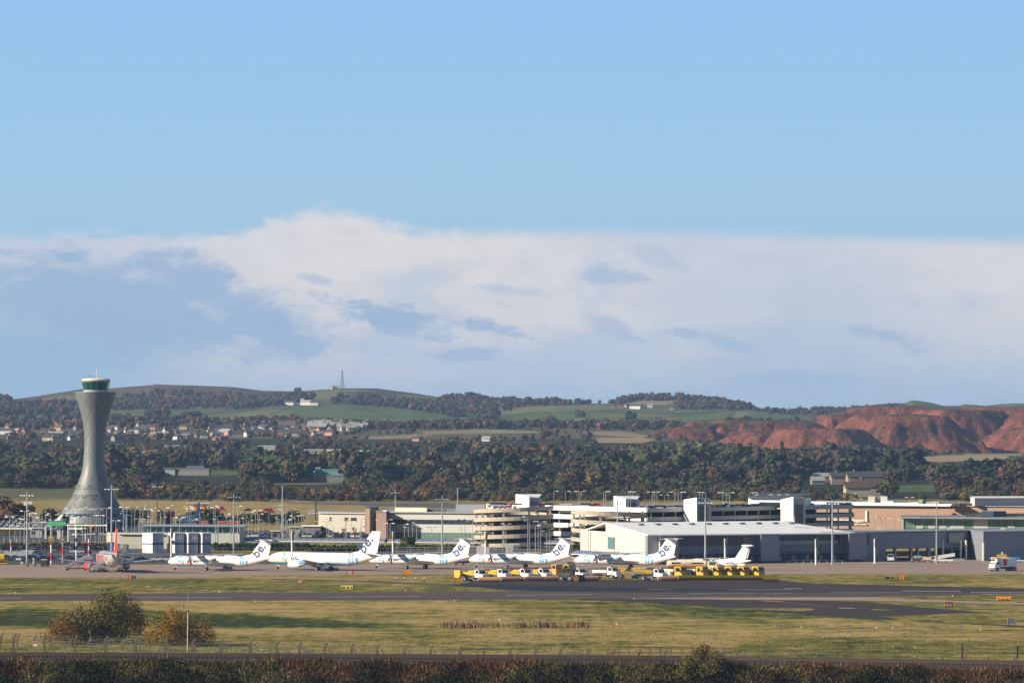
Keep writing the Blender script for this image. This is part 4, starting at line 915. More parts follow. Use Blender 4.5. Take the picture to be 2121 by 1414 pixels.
# ---------------------------------------------------------------- low grey terminal at the right
def terminal_right():
    B = Bld('terminal_building', 'low grey-blue terminal with an open undercroft on columns at the right', 'terminal building', (1765, 1290))
    a, b_, c, d_ = (1765, 1288), (2004, 1322), (2004, 1352), (1765, 1340)
    w1 = B.plan('wall', M_CLAD, [(1700, 1288), (1835, 1298), (1835, 1330), (1700, 1330)], 0, 8.2)
    B.plan('upper_storey', M_CLAD, [(1835, 1298), (2004, 1318), (2004, 1345), (1835, 1330)], 3.4, 8.0)
    for x in (1855, 1888, 1902, 1924, 1926, 1954, 1972):
        D = 1300 + (x - 1835) * .118; b = MB(); b.box(PX(x - 2, D), PX(x + 2, D), D, D + 6, 0, 3.4); B.part('column', M_CREAM if x in (1855, 1888, 1902) else M_CLADL, b)
    B.plan('roof_edge', M_STEEL, [(1700, 1287), (1835, 1297), (2004, 1317), (2004, 1330), (1700, 1310)], 8.2, 8.45)
    panel(B, 'slot_window', mat('olive_glass', (0.05, 0.055, 0.035), .2), (1796, 1295), (1800, 1295.4), 4.9, 7.6, .2, .3, w1)
    g = B.plan('glazing', M_GLASSD, [(1941, 1311), (2002, 1318), (2002, 1320), (1941, 1313)], 4.6, 7.6)
    panel(B, 'glazing_panel', mat('pale_glass', (0.28, 0.33, 0.31), .3, fn=seams(1.0, 0, .5, .12)), (1964, 1312.6), (1996, 1316.6), 4.7, 7.5, .3, .2, g)
    w2 = B.plan('end_block', M_CLAD, [(2004, 1322), (2037, 1300), (2300, 1330), (2300, 1370), (2004, 1352)], 0, 8.2)
    B.plan('roof_edge', M_STEEL, [(2003, 1322), (2037, 1299), (2301, 1329), (2301, 1340), (2037, 1310)], 8.2, 8.4)
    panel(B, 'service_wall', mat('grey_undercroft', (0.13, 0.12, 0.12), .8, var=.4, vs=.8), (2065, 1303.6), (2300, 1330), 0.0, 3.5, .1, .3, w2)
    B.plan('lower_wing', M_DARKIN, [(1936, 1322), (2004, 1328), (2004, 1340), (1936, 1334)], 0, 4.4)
    B.plan('porch_roof', M_WHITEP, [(1950, 1316), (1990, 1318), (1990, 1322), (1950, 1320)], 2.9, 3.1)
    for x, z in [(1953, 5.6), (1990, 5.4), (2001, 5.6), (2037, 5.2)]:
        b = MB(); D = 1312 if x < 2030 else 1298; b.tube((PX(x, D), D, 0), (PX(x, D), D, z), 0.3, n=10); B.part('post', M_CREAM, b)
    for x in (1823, 1966, 2078):
        b = MB(); b.cbox((PX(x, 1325), 1325, 8.6), (1.1, 1, .5)); B.part('roof_vent', M_CREAM, b)
    B.plan('undercroft_back', mat('grass_bank_green', (0.10, 0.12, 0.04), .9, var=.5, vs=.6), [(1835, 1345), (1936, 1352), (1936, 1353), (1835, 1346)], 0, 1.6)  # grass-green slab behind the columns
terminal_right()

def brown_hall():
    B = Bld('departure_hall', 'large brown ribbed hall with white airport lettering and rooftop plant', 'terminal building', (1750, 1500))
    w_ = B.plan('wall', M_BROWN, [(1660, 1560), (2300, 1500), (2300, 1640), (1660, 1640)], 0, 12.0)
    B.plan('roof_edge', M_ROOFW, [(1660, 1558), (1988, 1527), (1988, 1560), (1660, 1590)], 12.0, 12.9)
    B.plan('roof_edge', mat('roof_edge_tan', (0.40, 0.30, 0.24), .7, fn=seams(1.2, 0, .6, .3)), [(1988, 1528), (2300, 1499), (2300, 1540), (1988, 1560)], 12.0, 12.2)
    for x0, x1, z0, z1, m, D in [(1798, 1812, 12.9, 14.9, M_CREAM, 1552), (1812, 1824, 12.9, 14.9, M_MGREY, 1554), (1824, 1838, 12.9, 14.9, M_STEELW, 1552), (1824, 1850, 12.9, 13.5, M_PARW, 1547), (1850, 1880, 12.9, 13.4, M_MGREY, 1547),
                                 (1902, 1911, 12.9, 14.3, mat('pale_green_panel', (.55, .60, .35), .6), 1515), (1911, 1920, 12.9, 14.3, M_DGREY, 1515), (1918, 1945, 12.9, 13.6, M_PARW, 1513), (1945, 1986, 12.9, 13.4, M_CLAD, 1516), (1985, 2015, 12.3, 12.9, M_DGREY, 1530)]:
        B.plan('plant_box', m, [(x0, D), (x1, D), (x1, D + 12), (x0, D + 12)], z0, z1)
    B.plan('plant_room', mat('ribbed_plant_room', (.52, .53, .54), .6, fn=seams(1.6, 0, .8, .2)), [(2010, 1536), (2019, 1522), (2300, 1545), (2300, 1580), (2010, 1570)], 12.2, 14.6)
    B.plan('plant_room_roof', M_STEELW, [(2010, 1535), (2019, 1521), (2300, 1544), (2300, 1581), (2010, 1571)], 14.6, 14.8)
    # white lettering and tower emblem
    mw = mat('white_lettering', (0.85, 0.85, 0.82), .5, var=0)
    def spot(px, row, dd=-1.0):
        D = 1560 - (px - 1660) * .09375 + dd; return Vector((PX(px, D), D, PZ(row, D))) - B.o
    dirx = Vector((PX(2300, 1500) - PX(1660, 1560), -60, 0)).normalized()
    place_text('wall_lettering', 'Edinburgh Airport', 1.5, mw, w_, frame(spot(1728, 1080), dirx), 0.05, 0.03)
    place_text('wall_lettering', 'Where Scotland meets the world', 0.72, mw, w_, frame(spot(1741, 1086), dirx), 0.05, 0.01)
    p = spot(1794, 1079); b = MB(); M = frame(p, dirx)
    prof = [(0, .62), (.35, .45), (1.0, .26), (2.0, .22), (2.9, .3), (3.1, .34), (3.1, .22), (3.25, .22), (3.35, .32), (3.6, .32), (3.6, 0)]
    poly = [(-r, z) for z, r in prof] + [(r, z) for z, r in prof[::-1][1:]]
    vs = [tuple(M @ Vector((x, z, h))) for h in (-.05, .08) for x, z in poly]; n = len(poly)
    b.add(vs, [tuple(range(n)), tuple(range(2 * n - 1, n - 1, -1))] + [(i, (i + 1) % n, n + (i + 1) % n, n + i) for i in range(n)]); b.build('wall_emblem', mw, w_)
    G2 = Bld('glazed_concourse', 'green glazed concourse with thin overhanging roof in front of the brown hall', 'terminal building', (1869, 1440))
    g = G2.plan('glazing', M_GLASSG, [(1871, 1470), (2300, 1444), (2300, 1490), (1871, 1500)], 0, 9.0)
    G2.plan('overhanging_roof', M_MGREY, [(1866, 1467), (2300, 1440), (2300, 1492), (1866, 1502)], 9.05, 9.55)
    panel(G2, 'solid_panel', M_CLADL, (2017, 1461.2), (2047, 1459.4), 5.4, 9.0, .25, .3, g)
    panel(G2, 'corner_post', M_STEEL, (1869, 1470), (1872, 1469.8), 0, 9, .3, .6, g)
    G2.plan('roof_screen', M_STEELW, [(1905, 1450), (1960, 1455), (1960, 1456), (1905, 1451)], 9.6, 10.0)
    G2.plan('plant_box', M_STEEL, [(2032, 1462), (2058, 1464), (2058, 1475), (2032, 1473)], 9.6, 11.4); G2.plan('plant_box', M_DGREY, [(2058, 1464), (2084, 1466), (2084, 1475), (2058, 1474)], 9.6, 11.3)
    G2.plan('walkway_screen', mat('pale_mesh', (.42, .38, .33), .8, fn=seams(.9, 0, .6, .3)), [(2000, 1470), (2300, 1490), (2300, 1491), (2000, 1471)], 9.6, 10.5)
    for x in (1905, 1930, 1953, 1975, 1990, 2095): 
        b = MB(); D = 1470 - (x - 1871) * .0606 - .6; b.cbox((PX(x, D), D, 6.3), (2.2, .2, .9)); G2.part('pale_glazing_box', mat('pale_fitting', (.7, .75, .7), .5), b, g)  # pale boxes set just in front of the glazing
brown_hall()

# ---------------------------------------------------------------- multi-storey car park with spiral ramps
DECKS = [12.45, 9.7, 6.95, 4.2]
def car_park():
    B = Bld('multi_storey_car_park', 'multi-storey car park with white and grey parapets and open dark decks', 'car park', (1340, 1425))
    for i, z in enumerate(DECKS):
        right = 1768 if i < 3 else 1700
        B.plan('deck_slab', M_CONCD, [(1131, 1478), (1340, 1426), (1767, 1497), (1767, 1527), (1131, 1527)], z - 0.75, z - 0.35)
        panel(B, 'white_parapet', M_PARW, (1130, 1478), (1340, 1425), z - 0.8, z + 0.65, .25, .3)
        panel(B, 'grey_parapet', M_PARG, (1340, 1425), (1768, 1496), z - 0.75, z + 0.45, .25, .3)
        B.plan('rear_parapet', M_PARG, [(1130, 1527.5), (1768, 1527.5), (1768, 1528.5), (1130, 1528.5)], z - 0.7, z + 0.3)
    b = MB()
    for t in np.linspace(0.02, 0.98, 9): x, y = lerp2((PX(1130, 1478), 1478.6), (PX(1340, 1425), 1425.6), t); b.box(x - .25, x + .25, y + .4, y + 1.0, 0, 12)
    for t in np.linspace(0.02, 0.98, 18): x, y = lerp2((PX(1340, 1425), 1425.6), (PX(1768, 1496), 1496.6), t); b.box(x - .22, x + .22, y + .4, y + 1.0, 0, 12)
    for t in np.linspace(0.02, 0.98, 16): x = PX(1130, 1530) + (PX(1768, 1530) - PX(1130, 1530)) * t; b.box(x - .3, x + .3, 1515, 1515.6, 0, 12)
    B.part('column_grid', M_CONCB, b)
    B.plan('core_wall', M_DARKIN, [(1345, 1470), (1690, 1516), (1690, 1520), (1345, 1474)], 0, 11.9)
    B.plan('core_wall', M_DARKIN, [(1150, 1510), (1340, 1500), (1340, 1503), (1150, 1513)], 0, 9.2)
    B.plan('deck_wing', M_CONCD, [(1010, 1500), (1097, 1478), (1131, 1500), (1131, 1540), (1010, 1540)], 11.7, 12.1)
    for z in DECKS[1:]: B.plan('deck_wing', M_CONCD, [(1040, 1500), (1097, 1482), (1131, 1500), (1131, 1540), (1040, 1540)], z - .75, z - .35)
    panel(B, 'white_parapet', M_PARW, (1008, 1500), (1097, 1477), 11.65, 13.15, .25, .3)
    panel(B, 'rear_rail', M_STEELW, (1130, 1500), (1185, 1500), 12.9, 13.3, .1, .1)
    for z in DECKS: panel(B, 'white_panel', M_PARW, (1071, 1475), (1090, 1470), z - 3.1, z - 1.95, .2, .3)
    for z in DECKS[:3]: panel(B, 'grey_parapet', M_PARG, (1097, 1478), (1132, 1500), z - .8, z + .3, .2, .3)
    b = MB()
    for x in (1000, 1020, 1060, 1095, 1120): b.box(PX(x, 1505), PX(x, 1505) + .5, 1505, 1505.6, 0, 11.6)
    B.part('column', M_CONCB, b)
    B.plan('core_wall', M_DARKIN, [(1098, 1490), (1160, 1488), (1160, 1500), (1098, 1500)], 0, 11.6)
    def stair(px0, px1, px2, D, z0, z1, z2, lab):
        """shed-roofed stair tower: lit white cheek from px0 to px1, glazed grey front from px1 to px2"""
        T = Bld('stair_tower', lab, 'stair tower', (px1, D), 'stair towers of the car park'); dd = 8.0
        (ax, ay), (bx, by), (cx_, cy_) = pp([(px0, D + dd), (px1, D), (px2, D + 2.5)])
        b = MB(); b.add([(ax, ay, z0), (bx, by, z0), (bx, by, z2), (ax, ay, z1), (ax + .3, ay + .3, z0), (bx + .3, by + .3, z0), (bx + .3, by + .3, z2), (ax + .3, ay + .3, z1)],
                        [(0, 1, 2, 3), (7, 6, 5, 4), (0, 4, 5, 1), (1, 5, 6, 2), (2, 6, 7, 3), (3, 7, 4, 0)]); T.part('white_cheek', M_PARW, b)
        b = MB(); b.add([(bx + .05, by + .1, z0), (cx_, cy_, z0), (cx_, cy_, z2 - .3), (bx + .05, by + .1, z2 - .05), (bx + 4, by + 9, z0), (cx_ + 1, cy_ + 9, z0), (cx_ + 1, cy_ + 9, z2 - .3), (bx + 4, by + 9, z2 - .3)],
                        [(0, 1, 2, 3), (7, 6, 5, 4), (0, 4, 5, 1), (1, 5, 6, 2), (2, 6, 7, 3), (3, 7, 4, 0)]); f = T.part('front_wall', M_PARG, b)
        p, q = (px1 + (px2 - px1) * .2, D + .6), (px1 + (px2 - px1) * .82, D + 2.1)
        panel(T, 'glazing', mat('stair_glass', (0.06, 0.055, 0.045), .2, var=1.0, vs=.9, fn=seams(1.5, 0, 1.8, .15, 1.3)), p, q, z0 + .3 if z2 - z0 < 5 else z0, z2 - (1.1 if z2 - z0 < 5 else 2.3), .4, .2, f)
        b = MB(); b.add([(ax, ay, z1 + .02), (bx, by, z2 + .02), (cx_, cy_, z2 - .2), (cx_ + 1, cy_ + 9, z1), (ax, ay, z1 + .25), (bx, by, z2 + .25), (cx_, cy_, z2), (cx_ + 1, cy_ + 9, z1 + .2)],
                        [(0, 3, 2, 1), (4, 5, 6, 7), (0, 1, 5, 4), (1, 2, 6, 5), (2, 3, 7, 6), (3, 0, 4, 7)]); T.part('roof', M_ROOFW, b)
    stair(1416, 1443, 1468, 1428, 5.0, 15.2, 16.0, 'tall stair tower with white cheek standing in the middle of the grey parapets')
    stair(1617, 1643, 1666, 1452, 5.0, 14.9, 15.9, 'tall stair tower right of the dark-roofed deck pavilion')
    stair(1068, 1096, 1116, 1490, 12.1, 16.2, 15.4, 'white stair head on the deck above the left spiral ramp')
    stair(1271, 1296, 1320, 1480, 12.1, 15.7, 15.0, 'white stair head on the deck above the right spiral ramp')
    V = Bld('deck_pavilion', 'white pavilion with dark sloping roof and skylights on the top deck', 'pavilion', (1600, 1480))
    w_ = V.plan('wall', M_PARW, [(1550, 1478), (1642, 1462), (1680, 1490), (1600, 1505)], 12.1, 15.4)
    b = MB(); z = [15.5, 15.5, 16.4, 16.4]; P4 = pp([(1548, 1476), (1643, 1460), (1682, 1494), (1572, 1510)])
    b.add([(x, y, q) for (x, y), q in zip(P4, z)] + [(x, y, q + .3) for (x, y), q in zip(P4, z)], [(0, 3, 2, 1), (4, 5, 6, 7), (0, 1, 5, 4), (1, 2, 6, 5), (2, 3, 7, 6), (3, 0, 4, 7)]); r = V.part('roof', M_DGREY, b)
    for x in (1567, 1597, 1614, 1631):
        b = MB(); b.cbox((PX(x, 1485), 1485, 16.35), (1.1, 1.6, .25)); V.part('skylight', M_WHITEP, b, r)
    panel(V, 'shopfront', M_GLASSD, (1573, 1474), (1616, 1466.5), 12.4, 14.2, .15, .2, w_)
    def ramp(name, lab, px, D, r, ztop, turns, sgn, ph):
        R_ = Bld(name, lab, 'ramp', (px, D), 'spiral ramps of the car park'); cx_, cy_ = PX(px, D), D
        n = int(40 * turns); b = MB(); b2 = MB(); b3 = MB(); ri = r - 4.6; rise = 2.75
        def pt(rr, a, z): return (cx_ + rr * cos(a), cy_ + rr * sin(a), z)
        for k in range(n):
            a0, a1 = ph + 2 * pi * k / 40, ph + 2 * pi * (k + 1) / 40; z0, z1 = ztop - rise * k / 40, ztop - rise * (k + 1) / 40
            a0, a1 = ph - sgn * 2 * pi * k / 40, ph - sgn * 2 * pi * (k + 1) / 40
            for bb, ra, rb, lo, hi in ((b, r, r + .25, -1.15, 0.1), (b3, ri - .25, ri, -.9, 0.0)):
                vs = [pt(ra, a0, z0 + lo), pt(rb, a0, z0 + lo), pt(rb, a0, z0 + hi), pt(ra, a0, z0 + hi), pt(ra, a1, z1 + lo), pt(rb, a1, z1 + lo), pt(rb, a1, z1 + hi), pt(ra, a1, z1 + hi)]
                bb.add(vs, [(0, 4, 5, 1), (1, 5, 6, 2), (2, 6, 7, 3), (3, 7, 4, 0)])
            vs = [pt(ri, a0, z0 - .85), pt(r, a0, z0 - .85), pt(r, a0, z0 - .6), pt(ri, a0, z0 - .6), pt(ri, a1, z1 - .85), pt(r, a1, z1 - .85), pt(r, a1, z1 - .6), pt(ri, a1, z1 - .6)]
            b2.add(vs, [(0, 4, 5, 1), (2, 6, 7, 3)])
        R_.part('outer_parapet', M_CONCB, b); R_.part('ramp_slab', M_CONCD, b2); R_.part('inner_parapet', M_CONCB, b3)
        for k in range(9):
            a = 0.25 + k * 2 * pi / 9; b = MB(); b.box(-.32, .32, -.32, .32, 0, ztop - .7 + 0.2 * cos(a)); b.v = [(x + cx_ + (r - .55) * cos(a), y + cy_ + (r - .55) * sin(a), z) for x, y, z in b.v]; R_.part('column', M_CONCB, b)
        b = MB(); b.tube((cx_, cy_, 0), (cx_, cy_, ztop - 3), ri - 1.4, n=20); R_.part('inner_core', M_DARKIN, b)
    ramp('spiral_ramp', 'left spiral concrete ramp, four open turns beside the white parapet wing', 1064, 1452, 12.4, 13.4, 4.4, 1, 0.0)
    ramp('spiral_ramp', 'right spiral concrete ramp half hidden by the white-roofed pier', 1262, 1402, 11.4, 12.9, 4.2, -1, pi)
car_park()

# ---------------------------------------------------------------- offices and sheds left of the car park
def offices():
    B = Bld('office_block', 'grey rounded office block with a dark window band beside the spiral ramp', 'office block', (801, 1585))
    body = [(798, 1592), (801, 1586), (806, 1583), (812, 1582), (1000, 1566), (1000, 1640), (798, 1640)]
    body = [(796, 1592), (797.5, 1587), (802, 1584), (810, 1583), (1010, 1566), (1010, 1640), (796, 1640)]
    def ringp(z0, z1, nm, m, d=0.0): return B.plan(nm, m, body, z0, z1)
    w_ = ringp(0.0, 2.3, 'base_glazing', mat('pale_green_glass', (0.13, 0.20, 0.17), .25, var=.3, fn=seams(1.3, 0, .5, .2)))
    w0 = ringp(2.3, 5.1, 'lower_wall', M_CLADL); wg = ringp(5.1, 6.7, 'window_band', M_GLASSD); w1 = ringp(6.7, 9.0, 'upper_wall', M_CLADL)
    B.plan('roof_edge', M_STEEL, [(795, 1591), (797, 1586), (802, 1583), (810, 1582), (1010, 1565), (1010, 1641), (795, 1641)], 9.0, 9.25)
    B.plan('roof_plant', M_CREAM, [(818, 1592), (884, 1587), (884, 1600), (818, 1605)], 9.25, 10.5); B.plan('roof_plant', M_DGREY, [(884, 1590), (925, 1587), (925, 1594), (884, 1597)], 9.25, 10.0)
    B.plan('roof_plant', M_CLAD, [(944, 1590), (1004, 1585), (1004, 1600), (944, 1605)], 9.25, 11.7)
    K = Bld('brick_annexe', 'plain brown brick block standing against the rounded grey office', 'building', (779, 1572))
    K.plan('wall', M_BRICK, [(779, 1577), (800, 1574), (804, 1600), (779, 1600)], 0, 9.3); K.plan('roof', M_MGREY, [(778, 1576.5), (800.5, 1573.5), (804.5, 1601), (778, 1601)], 9.3, 9.5)
    K.plan('roof_vent', M_STEELW, [(793, 1580), (800, 1579), (800, 1583), (793, 1584)], 9.5, 9.8)
    Q = Bld('brick_plant_room', 'small brown block with dark side behind the beige shed', 'building', (757, 1610))
    Q.plan('wall', M_BRICK, [(757, 1612), (766, 1608), (784, 1622), (784, 1634), (757, 1634)], 0, 10.2); Q.plan('roof', M_DGREY, [(756.5, 1611.5), (766, 1607.5), (784.5, 1621.5), (784.5, 1634), (756.5, 1634)], 10.2, 10.4)
    A = Bld('beige_shed', 'long beige flat-roofed shed with three small dark windows behind bare trees', 'shed', (660, 1625))
    wa = A.plan('wall', M_BEIGE, [(660, 1632), (757, 1618), (768, 1640), (660, 1660)], 0, 8.0)
    A.plan('roof', M_STEEL, [(659, 1631), (757, 1617), (769, 1641), (659, 1661)], 8.0, 8.4)
    for x0, x1 in [(683, 687), (714, 722), (727, 739)]: panel(A, 'window', M_GLASSD, (x0, 1632 - (x0 - 660) * .144), (x1, 1632 - (x1 - 660) * .144), 5.4, 6.6, .15, .2, wa)
    panel(A, 'downpipe', M_DGREY, (756.5, 1617.8), (758, 1617.6), 0, 8, .2, .2, wa)
    L = Bld('dark_store', 'low dark flat-roofed store left of the beige shed', 'store', (610, 1640))
    L.plan('wall', M_DGREY, [(626, 1628), (664, 1624), (664, 1640), (626, 1644)], 0, 3.4); L.plan('roof', M_CREAM, [(625, 1627), (665, 1623), (665, 1641), (625, 1645)], 3.4, 3.65)
    T = Bld('glazed_walkway_building', 'long teal-glazed link building over a plain grey wall', 'building', (305, 1470))
    w_ = T.plan('lower_wall', M_CLADL, [(300, 1472), (498, 1466), (498, 1486), (300, 1492)], 0.9, 4.3); T.plan('glazing', M_GLASST, [(300, 1472.5), (495, 1466.6), (495, 1486), (300, 1492)], 4.3, 6.4)
    T.plan('roof', M_STEEL, [(297, 1471), (507, 1464.5), (507, 1488), (297, 1493)], 6.4, 6.75); T.plan('end_wall', M_CLADL, [(496, 1465), (507, 1476), (507, 1486), (496, 1486)], 0.4, 6.4)
    T.plan('plinth', M_DGREY, [(300, 1473), (496, 1467), (496, 1484), (300, 1490)], 0, 0.9)
    b = MB()
    for i in range(13): x = 306 + i * 15.5; D = 1472 - (x - 300) * .03 - .3; b.tube((PX(x, D), D, 4.3), (PX(x + (6 if i % 2 else 0), D), D, 6.4), .06, n=4)
    T.part('glazing_bar', M_STEELW, b)
    U = Bld('cream_utility_building', 'plain cream-grey flat utility building below the tower', 'building', (222, 1440))
    U.plan('wall', M_BEIGE, [(222, 1448), (246, 1440), (346, 1436), (346, 1452), (222, 1456)], 0, 4.6); U.plan('roof', M_STEELW, [(221, 1447.5), (246, 1439), (347, 1435), (347, 1453), (221, 1457)], 4.6, 4.8)
    D = 1385
    for i, (x0, xm, x1, lab) in enumerate([(295, 316, 339, 'leftmost white-sided stand cabin with pale blue louvred front'), (349, 362, 381, 'second pale blue louvred stand cabin from the left'), (381, 390, 410, 'third pale blue louvred stand cabin, the middle of the joined three'), (410, 419, 437, 'rightmost pale blue louvred stand cabin')]):
        C = Bld('stand_cabin', lab, 'cabin', (xm, D), 'blue and white cabins between the stands')
        C.plan('side_wall', M_PARW, [(x0, D + 4), (xm, D), (xm, D + 9), (x0, D + 9)], 0, 5.9)
        f = C.plan('louvred_front', M_BLUEPALE, [(xm, D - .05), (x1, D + 1.5), (x1, D + 9), (xm, D + 8)], 0, 5.9)
        panel(C, 'navy_band', M_NAVY, (xm, D - .05), (x1, D + 1.5), 2.6, 3.2, .1, .2, f); panel(C, 'blue_trim', M_BLUEC, (x0, D + 4), (xm, D), 2.6, 3.0, .1, .2, f)
        C.plan('roof', M_STEELW, [(x0 - .5, D + 3.9), (xm, D - .3), (x1 + .5, D + 1.2), (x1 + .5, D + 9.2), (x0 - .5, D + 9.2)], 5.9, 6.1)
        for k in range(3): panel(C, 'grille', M_STEELW, (xm + 4 + 4 * k, D + .4 + .3 * k), (xm + 6 + 4 * k, D + .55 + .3 * k), 4.2, 5.2, .12, .1, f)
    for x0, x1, D, m, lab, h in [(222, 250, 1392, M_BLUEC, 'blue shipping container behind the red-tailed jet', 2.6), (253, 267, 1390, M_CREAM, 'cream container with blue base beside the blue container', 2.7), (987, 1030, 1345, M_STEELW, 'white ribbed container behind the nose of the third turboprop', 3.0), (1047, 1074, 1372, M_STEELW, 'white box cabin on the stand below the left spiral ramp', 3.0)]:
        C = Bld('shipping_container', lab, 'container', (x0, D)); C.plan('body', m, [(x0, D), (x1, D + .5), (x1, D + 5), (x0, D + 4.5)], 0.15, h)
        panel(C, 'door', M_MGREY, (x0 + (x1 - x0) * .6, D + .3), (x1, D + .5), 0.4, h - .3, .08, .1)
    # canopies and sheds at the far left
    N = Bld('striped_canopy', 'long dark canopy with slanting pale ribs at the far left', 'canopy', (0, 1640))
    b = MB(); x0, x1 = PX(-20, 1640), PX(118, 1640); b.add([(x0, 1632, 2.2), (x1, 1632, 2.2), (x1, 1650, 5.0), (x0, 1650, 5.0), (x0, 1632, 2.0), (x1, 1632, 2.0), (x1, 1650, 4.8), (x0, 1650, 4.8)], [(0, 1, 2, 3), (7, 6, 5, 4), (0, 4, 5, 1), (1, 5, 6, 2), (2, 6, 7, 3), (3, 7, 4, 0)]); N.part('roof', M_DGREY, b)
    b = MB()
    for i in range(11): x = x0 + 3 + i * 2.1; b.tube((x, 1631.8, 2.3), (x + 1.0, 1649.8, 5.15), .14, n=4)
    N.part('rib', M_STEELW, b); b = MB()
    for i in range(8): x = x0 + 1 + i * 3.2; b.tube((x, 1640, 0), (x, 1640, 3.3), .1, n=5)
    N.part('post', M_STEEL, b)
    W_ = Bld('white_edged_canopy', 'flat white-edged canopy over a grey bay at the far left', 'canopy', (0, 1520)); W_.plan('roof', M_STEELW, [(-60, 1520), (66, 1516), (66, 1530), (-60, 1534)], 4.6, 4.85); W_.plan('rear_screen', M_BEIGE, [(-60, 1530), (46, 1527), (46, 1528), (-60, 1531)], 2.6, 4.6)
    for x in (-20, 8, 36, 60): b = MB(); b.tube((PX(x, 1521), 1521, 0), (PX(x, 1521), 1521, 4.6), .14, n=6); W_.part('post', M_STEEL, b)
    K = Bld('toll_canopy', 'green-edged toll plaza canopy with white booths', 'canopy', (118, 1560)); K.plan('roof', M_GREENP, [(98, 1560), (137, 1558), (137, 1568), (98, 1570)], 5.0, 6.2)
    for x in (92, 104, 118, 122): K.plan('booth', M_STEELW, [(x, 1562), (x + 4, 1562), (x + 4, 1566), (x, 1566)], 0.4, 4.6)
    O = Bld('white_gantry', 'long white-painted road gantry with green sign below the tower', 'gantry', (140, 1540)); O.plan('beam', M_STEELW, [(138, 1540), (222, 1536), (222, 1537), (138, 1541)], 5.3, 5.7); O.plan('lower_beam', M_STEELW, [(140, 1540), (178, 1538), (178, 1539), (140, 1541)], 4.1, 4.7)
    for x in (141, 177, 221): b = MB(); b.tube((PX(x, 1540), 1540, 0), (PX(x, 1540), 1540, 5.9), .2, n=6); O.part('post', M_STEELW, b)
    O.plan('green_sign', M_GREENP, [(161, 1537.5), (166, 1537.5), (166, 1538), (161, 1538)], 4.5, 5.2); O.plan('orange_sign', M_ORANGE, [(185, 1536.5), (192, 1536.5), (192, 1537), (185, 1537)], 4.6, 5.3)
    H_ = Bld('checkered_hut', 'orange and white checkered navigation hut in the far grass', 'hut', (386, 2140))
    for i, (x0, x1) in enumerate([(386, 393), (393, 402), (402, 411), (411, 419), (419, 427), (427, 434)]):
        H_.plan('cabin_panel', [M_ORANGE, M_STEELW, M_ORANGE, M_STEELW, M_ORANGE, M_STEELW][i], [(x0, 2140), (x1, 2140), (x1, 2146), (x0, 2146)], 1.0, 4.0)
    H_.plan('roof', M_STEELW, [(385, 2139), (435, 2139), (435, 2147), (385, 2147)], 4.0, 4.2)
    for x in (388, 432): b = MB(); b.tube((PX(x, 2143), 2143, 0), (PX(x, 2143), 2143, 1), .3, n=6); H_.part('leg', M_STEEL, b)
    H2 = Bld('checkered_hut', 'small orange and white hut behind the mast at the far left', 'hut', (45, 2300)); H2.plan('wall', M_ORANGE, [(43, 2300), (49, 2300), (49, 2304), (43, 2304)], 0.5, 3); H2.plan('side_panel', M_STEELW, [(49, 2300), (66, 2300), (66, 2304), (49, 2304)], .5, 2.8)
    H3 = Bld('tan_shed', 'low tan shed with pale roof in the grass at the far left', 'shed', (8, 2080)); H3.plan('wall', mat('tan_render', (.5, .36, .24), .8), [(8, 2080), (37, 2078), (37, 2090), (8, 2092)], 0, 2.0); H3.plan('roof', M_STEELW, [(7, 2079), (38, 2077), (38, 2091), (7, 2093)], 2.0, 2.25); H3.plan('side_wall', M_MGREY, [(37, 2079), (50, 2084), (50, 2090), (37, 2090)], 0, 1.9)
    H4 = Bld('tall_grey_shed', 'tall grey shed cut by the left edge', 'shed', (-20, 1900)); H4.plan('wall', M_CLAD, [(-60, 1900), (4, 1896), (4, 1920), (-60, 1924)], 0, 11); H4.plan('roof', M_MGREY, [(-60, 1899), (4.5, 1895), (4.5, 1921), (-60, 1925)], 11, 11.2)
    H5 = Bld('cream_tank', 'squat cream storage tank beside the tall grey shed', 'tank', (14, 1850)); b = MB(); b.tube((PX(12, 1850), 1850, 0), (PX(12, 1850), 1850, 7.2), 1.5, n=20); H5.part('shell', M_CREAM, b, smooth=False); b = MB(); b.tube((PX(12, 1850), 1850, 7.2), (PX(12, 1850), 1850, 7.5), 1.6, n=20); H5.part('lid', M_STEELW, b)
offices()

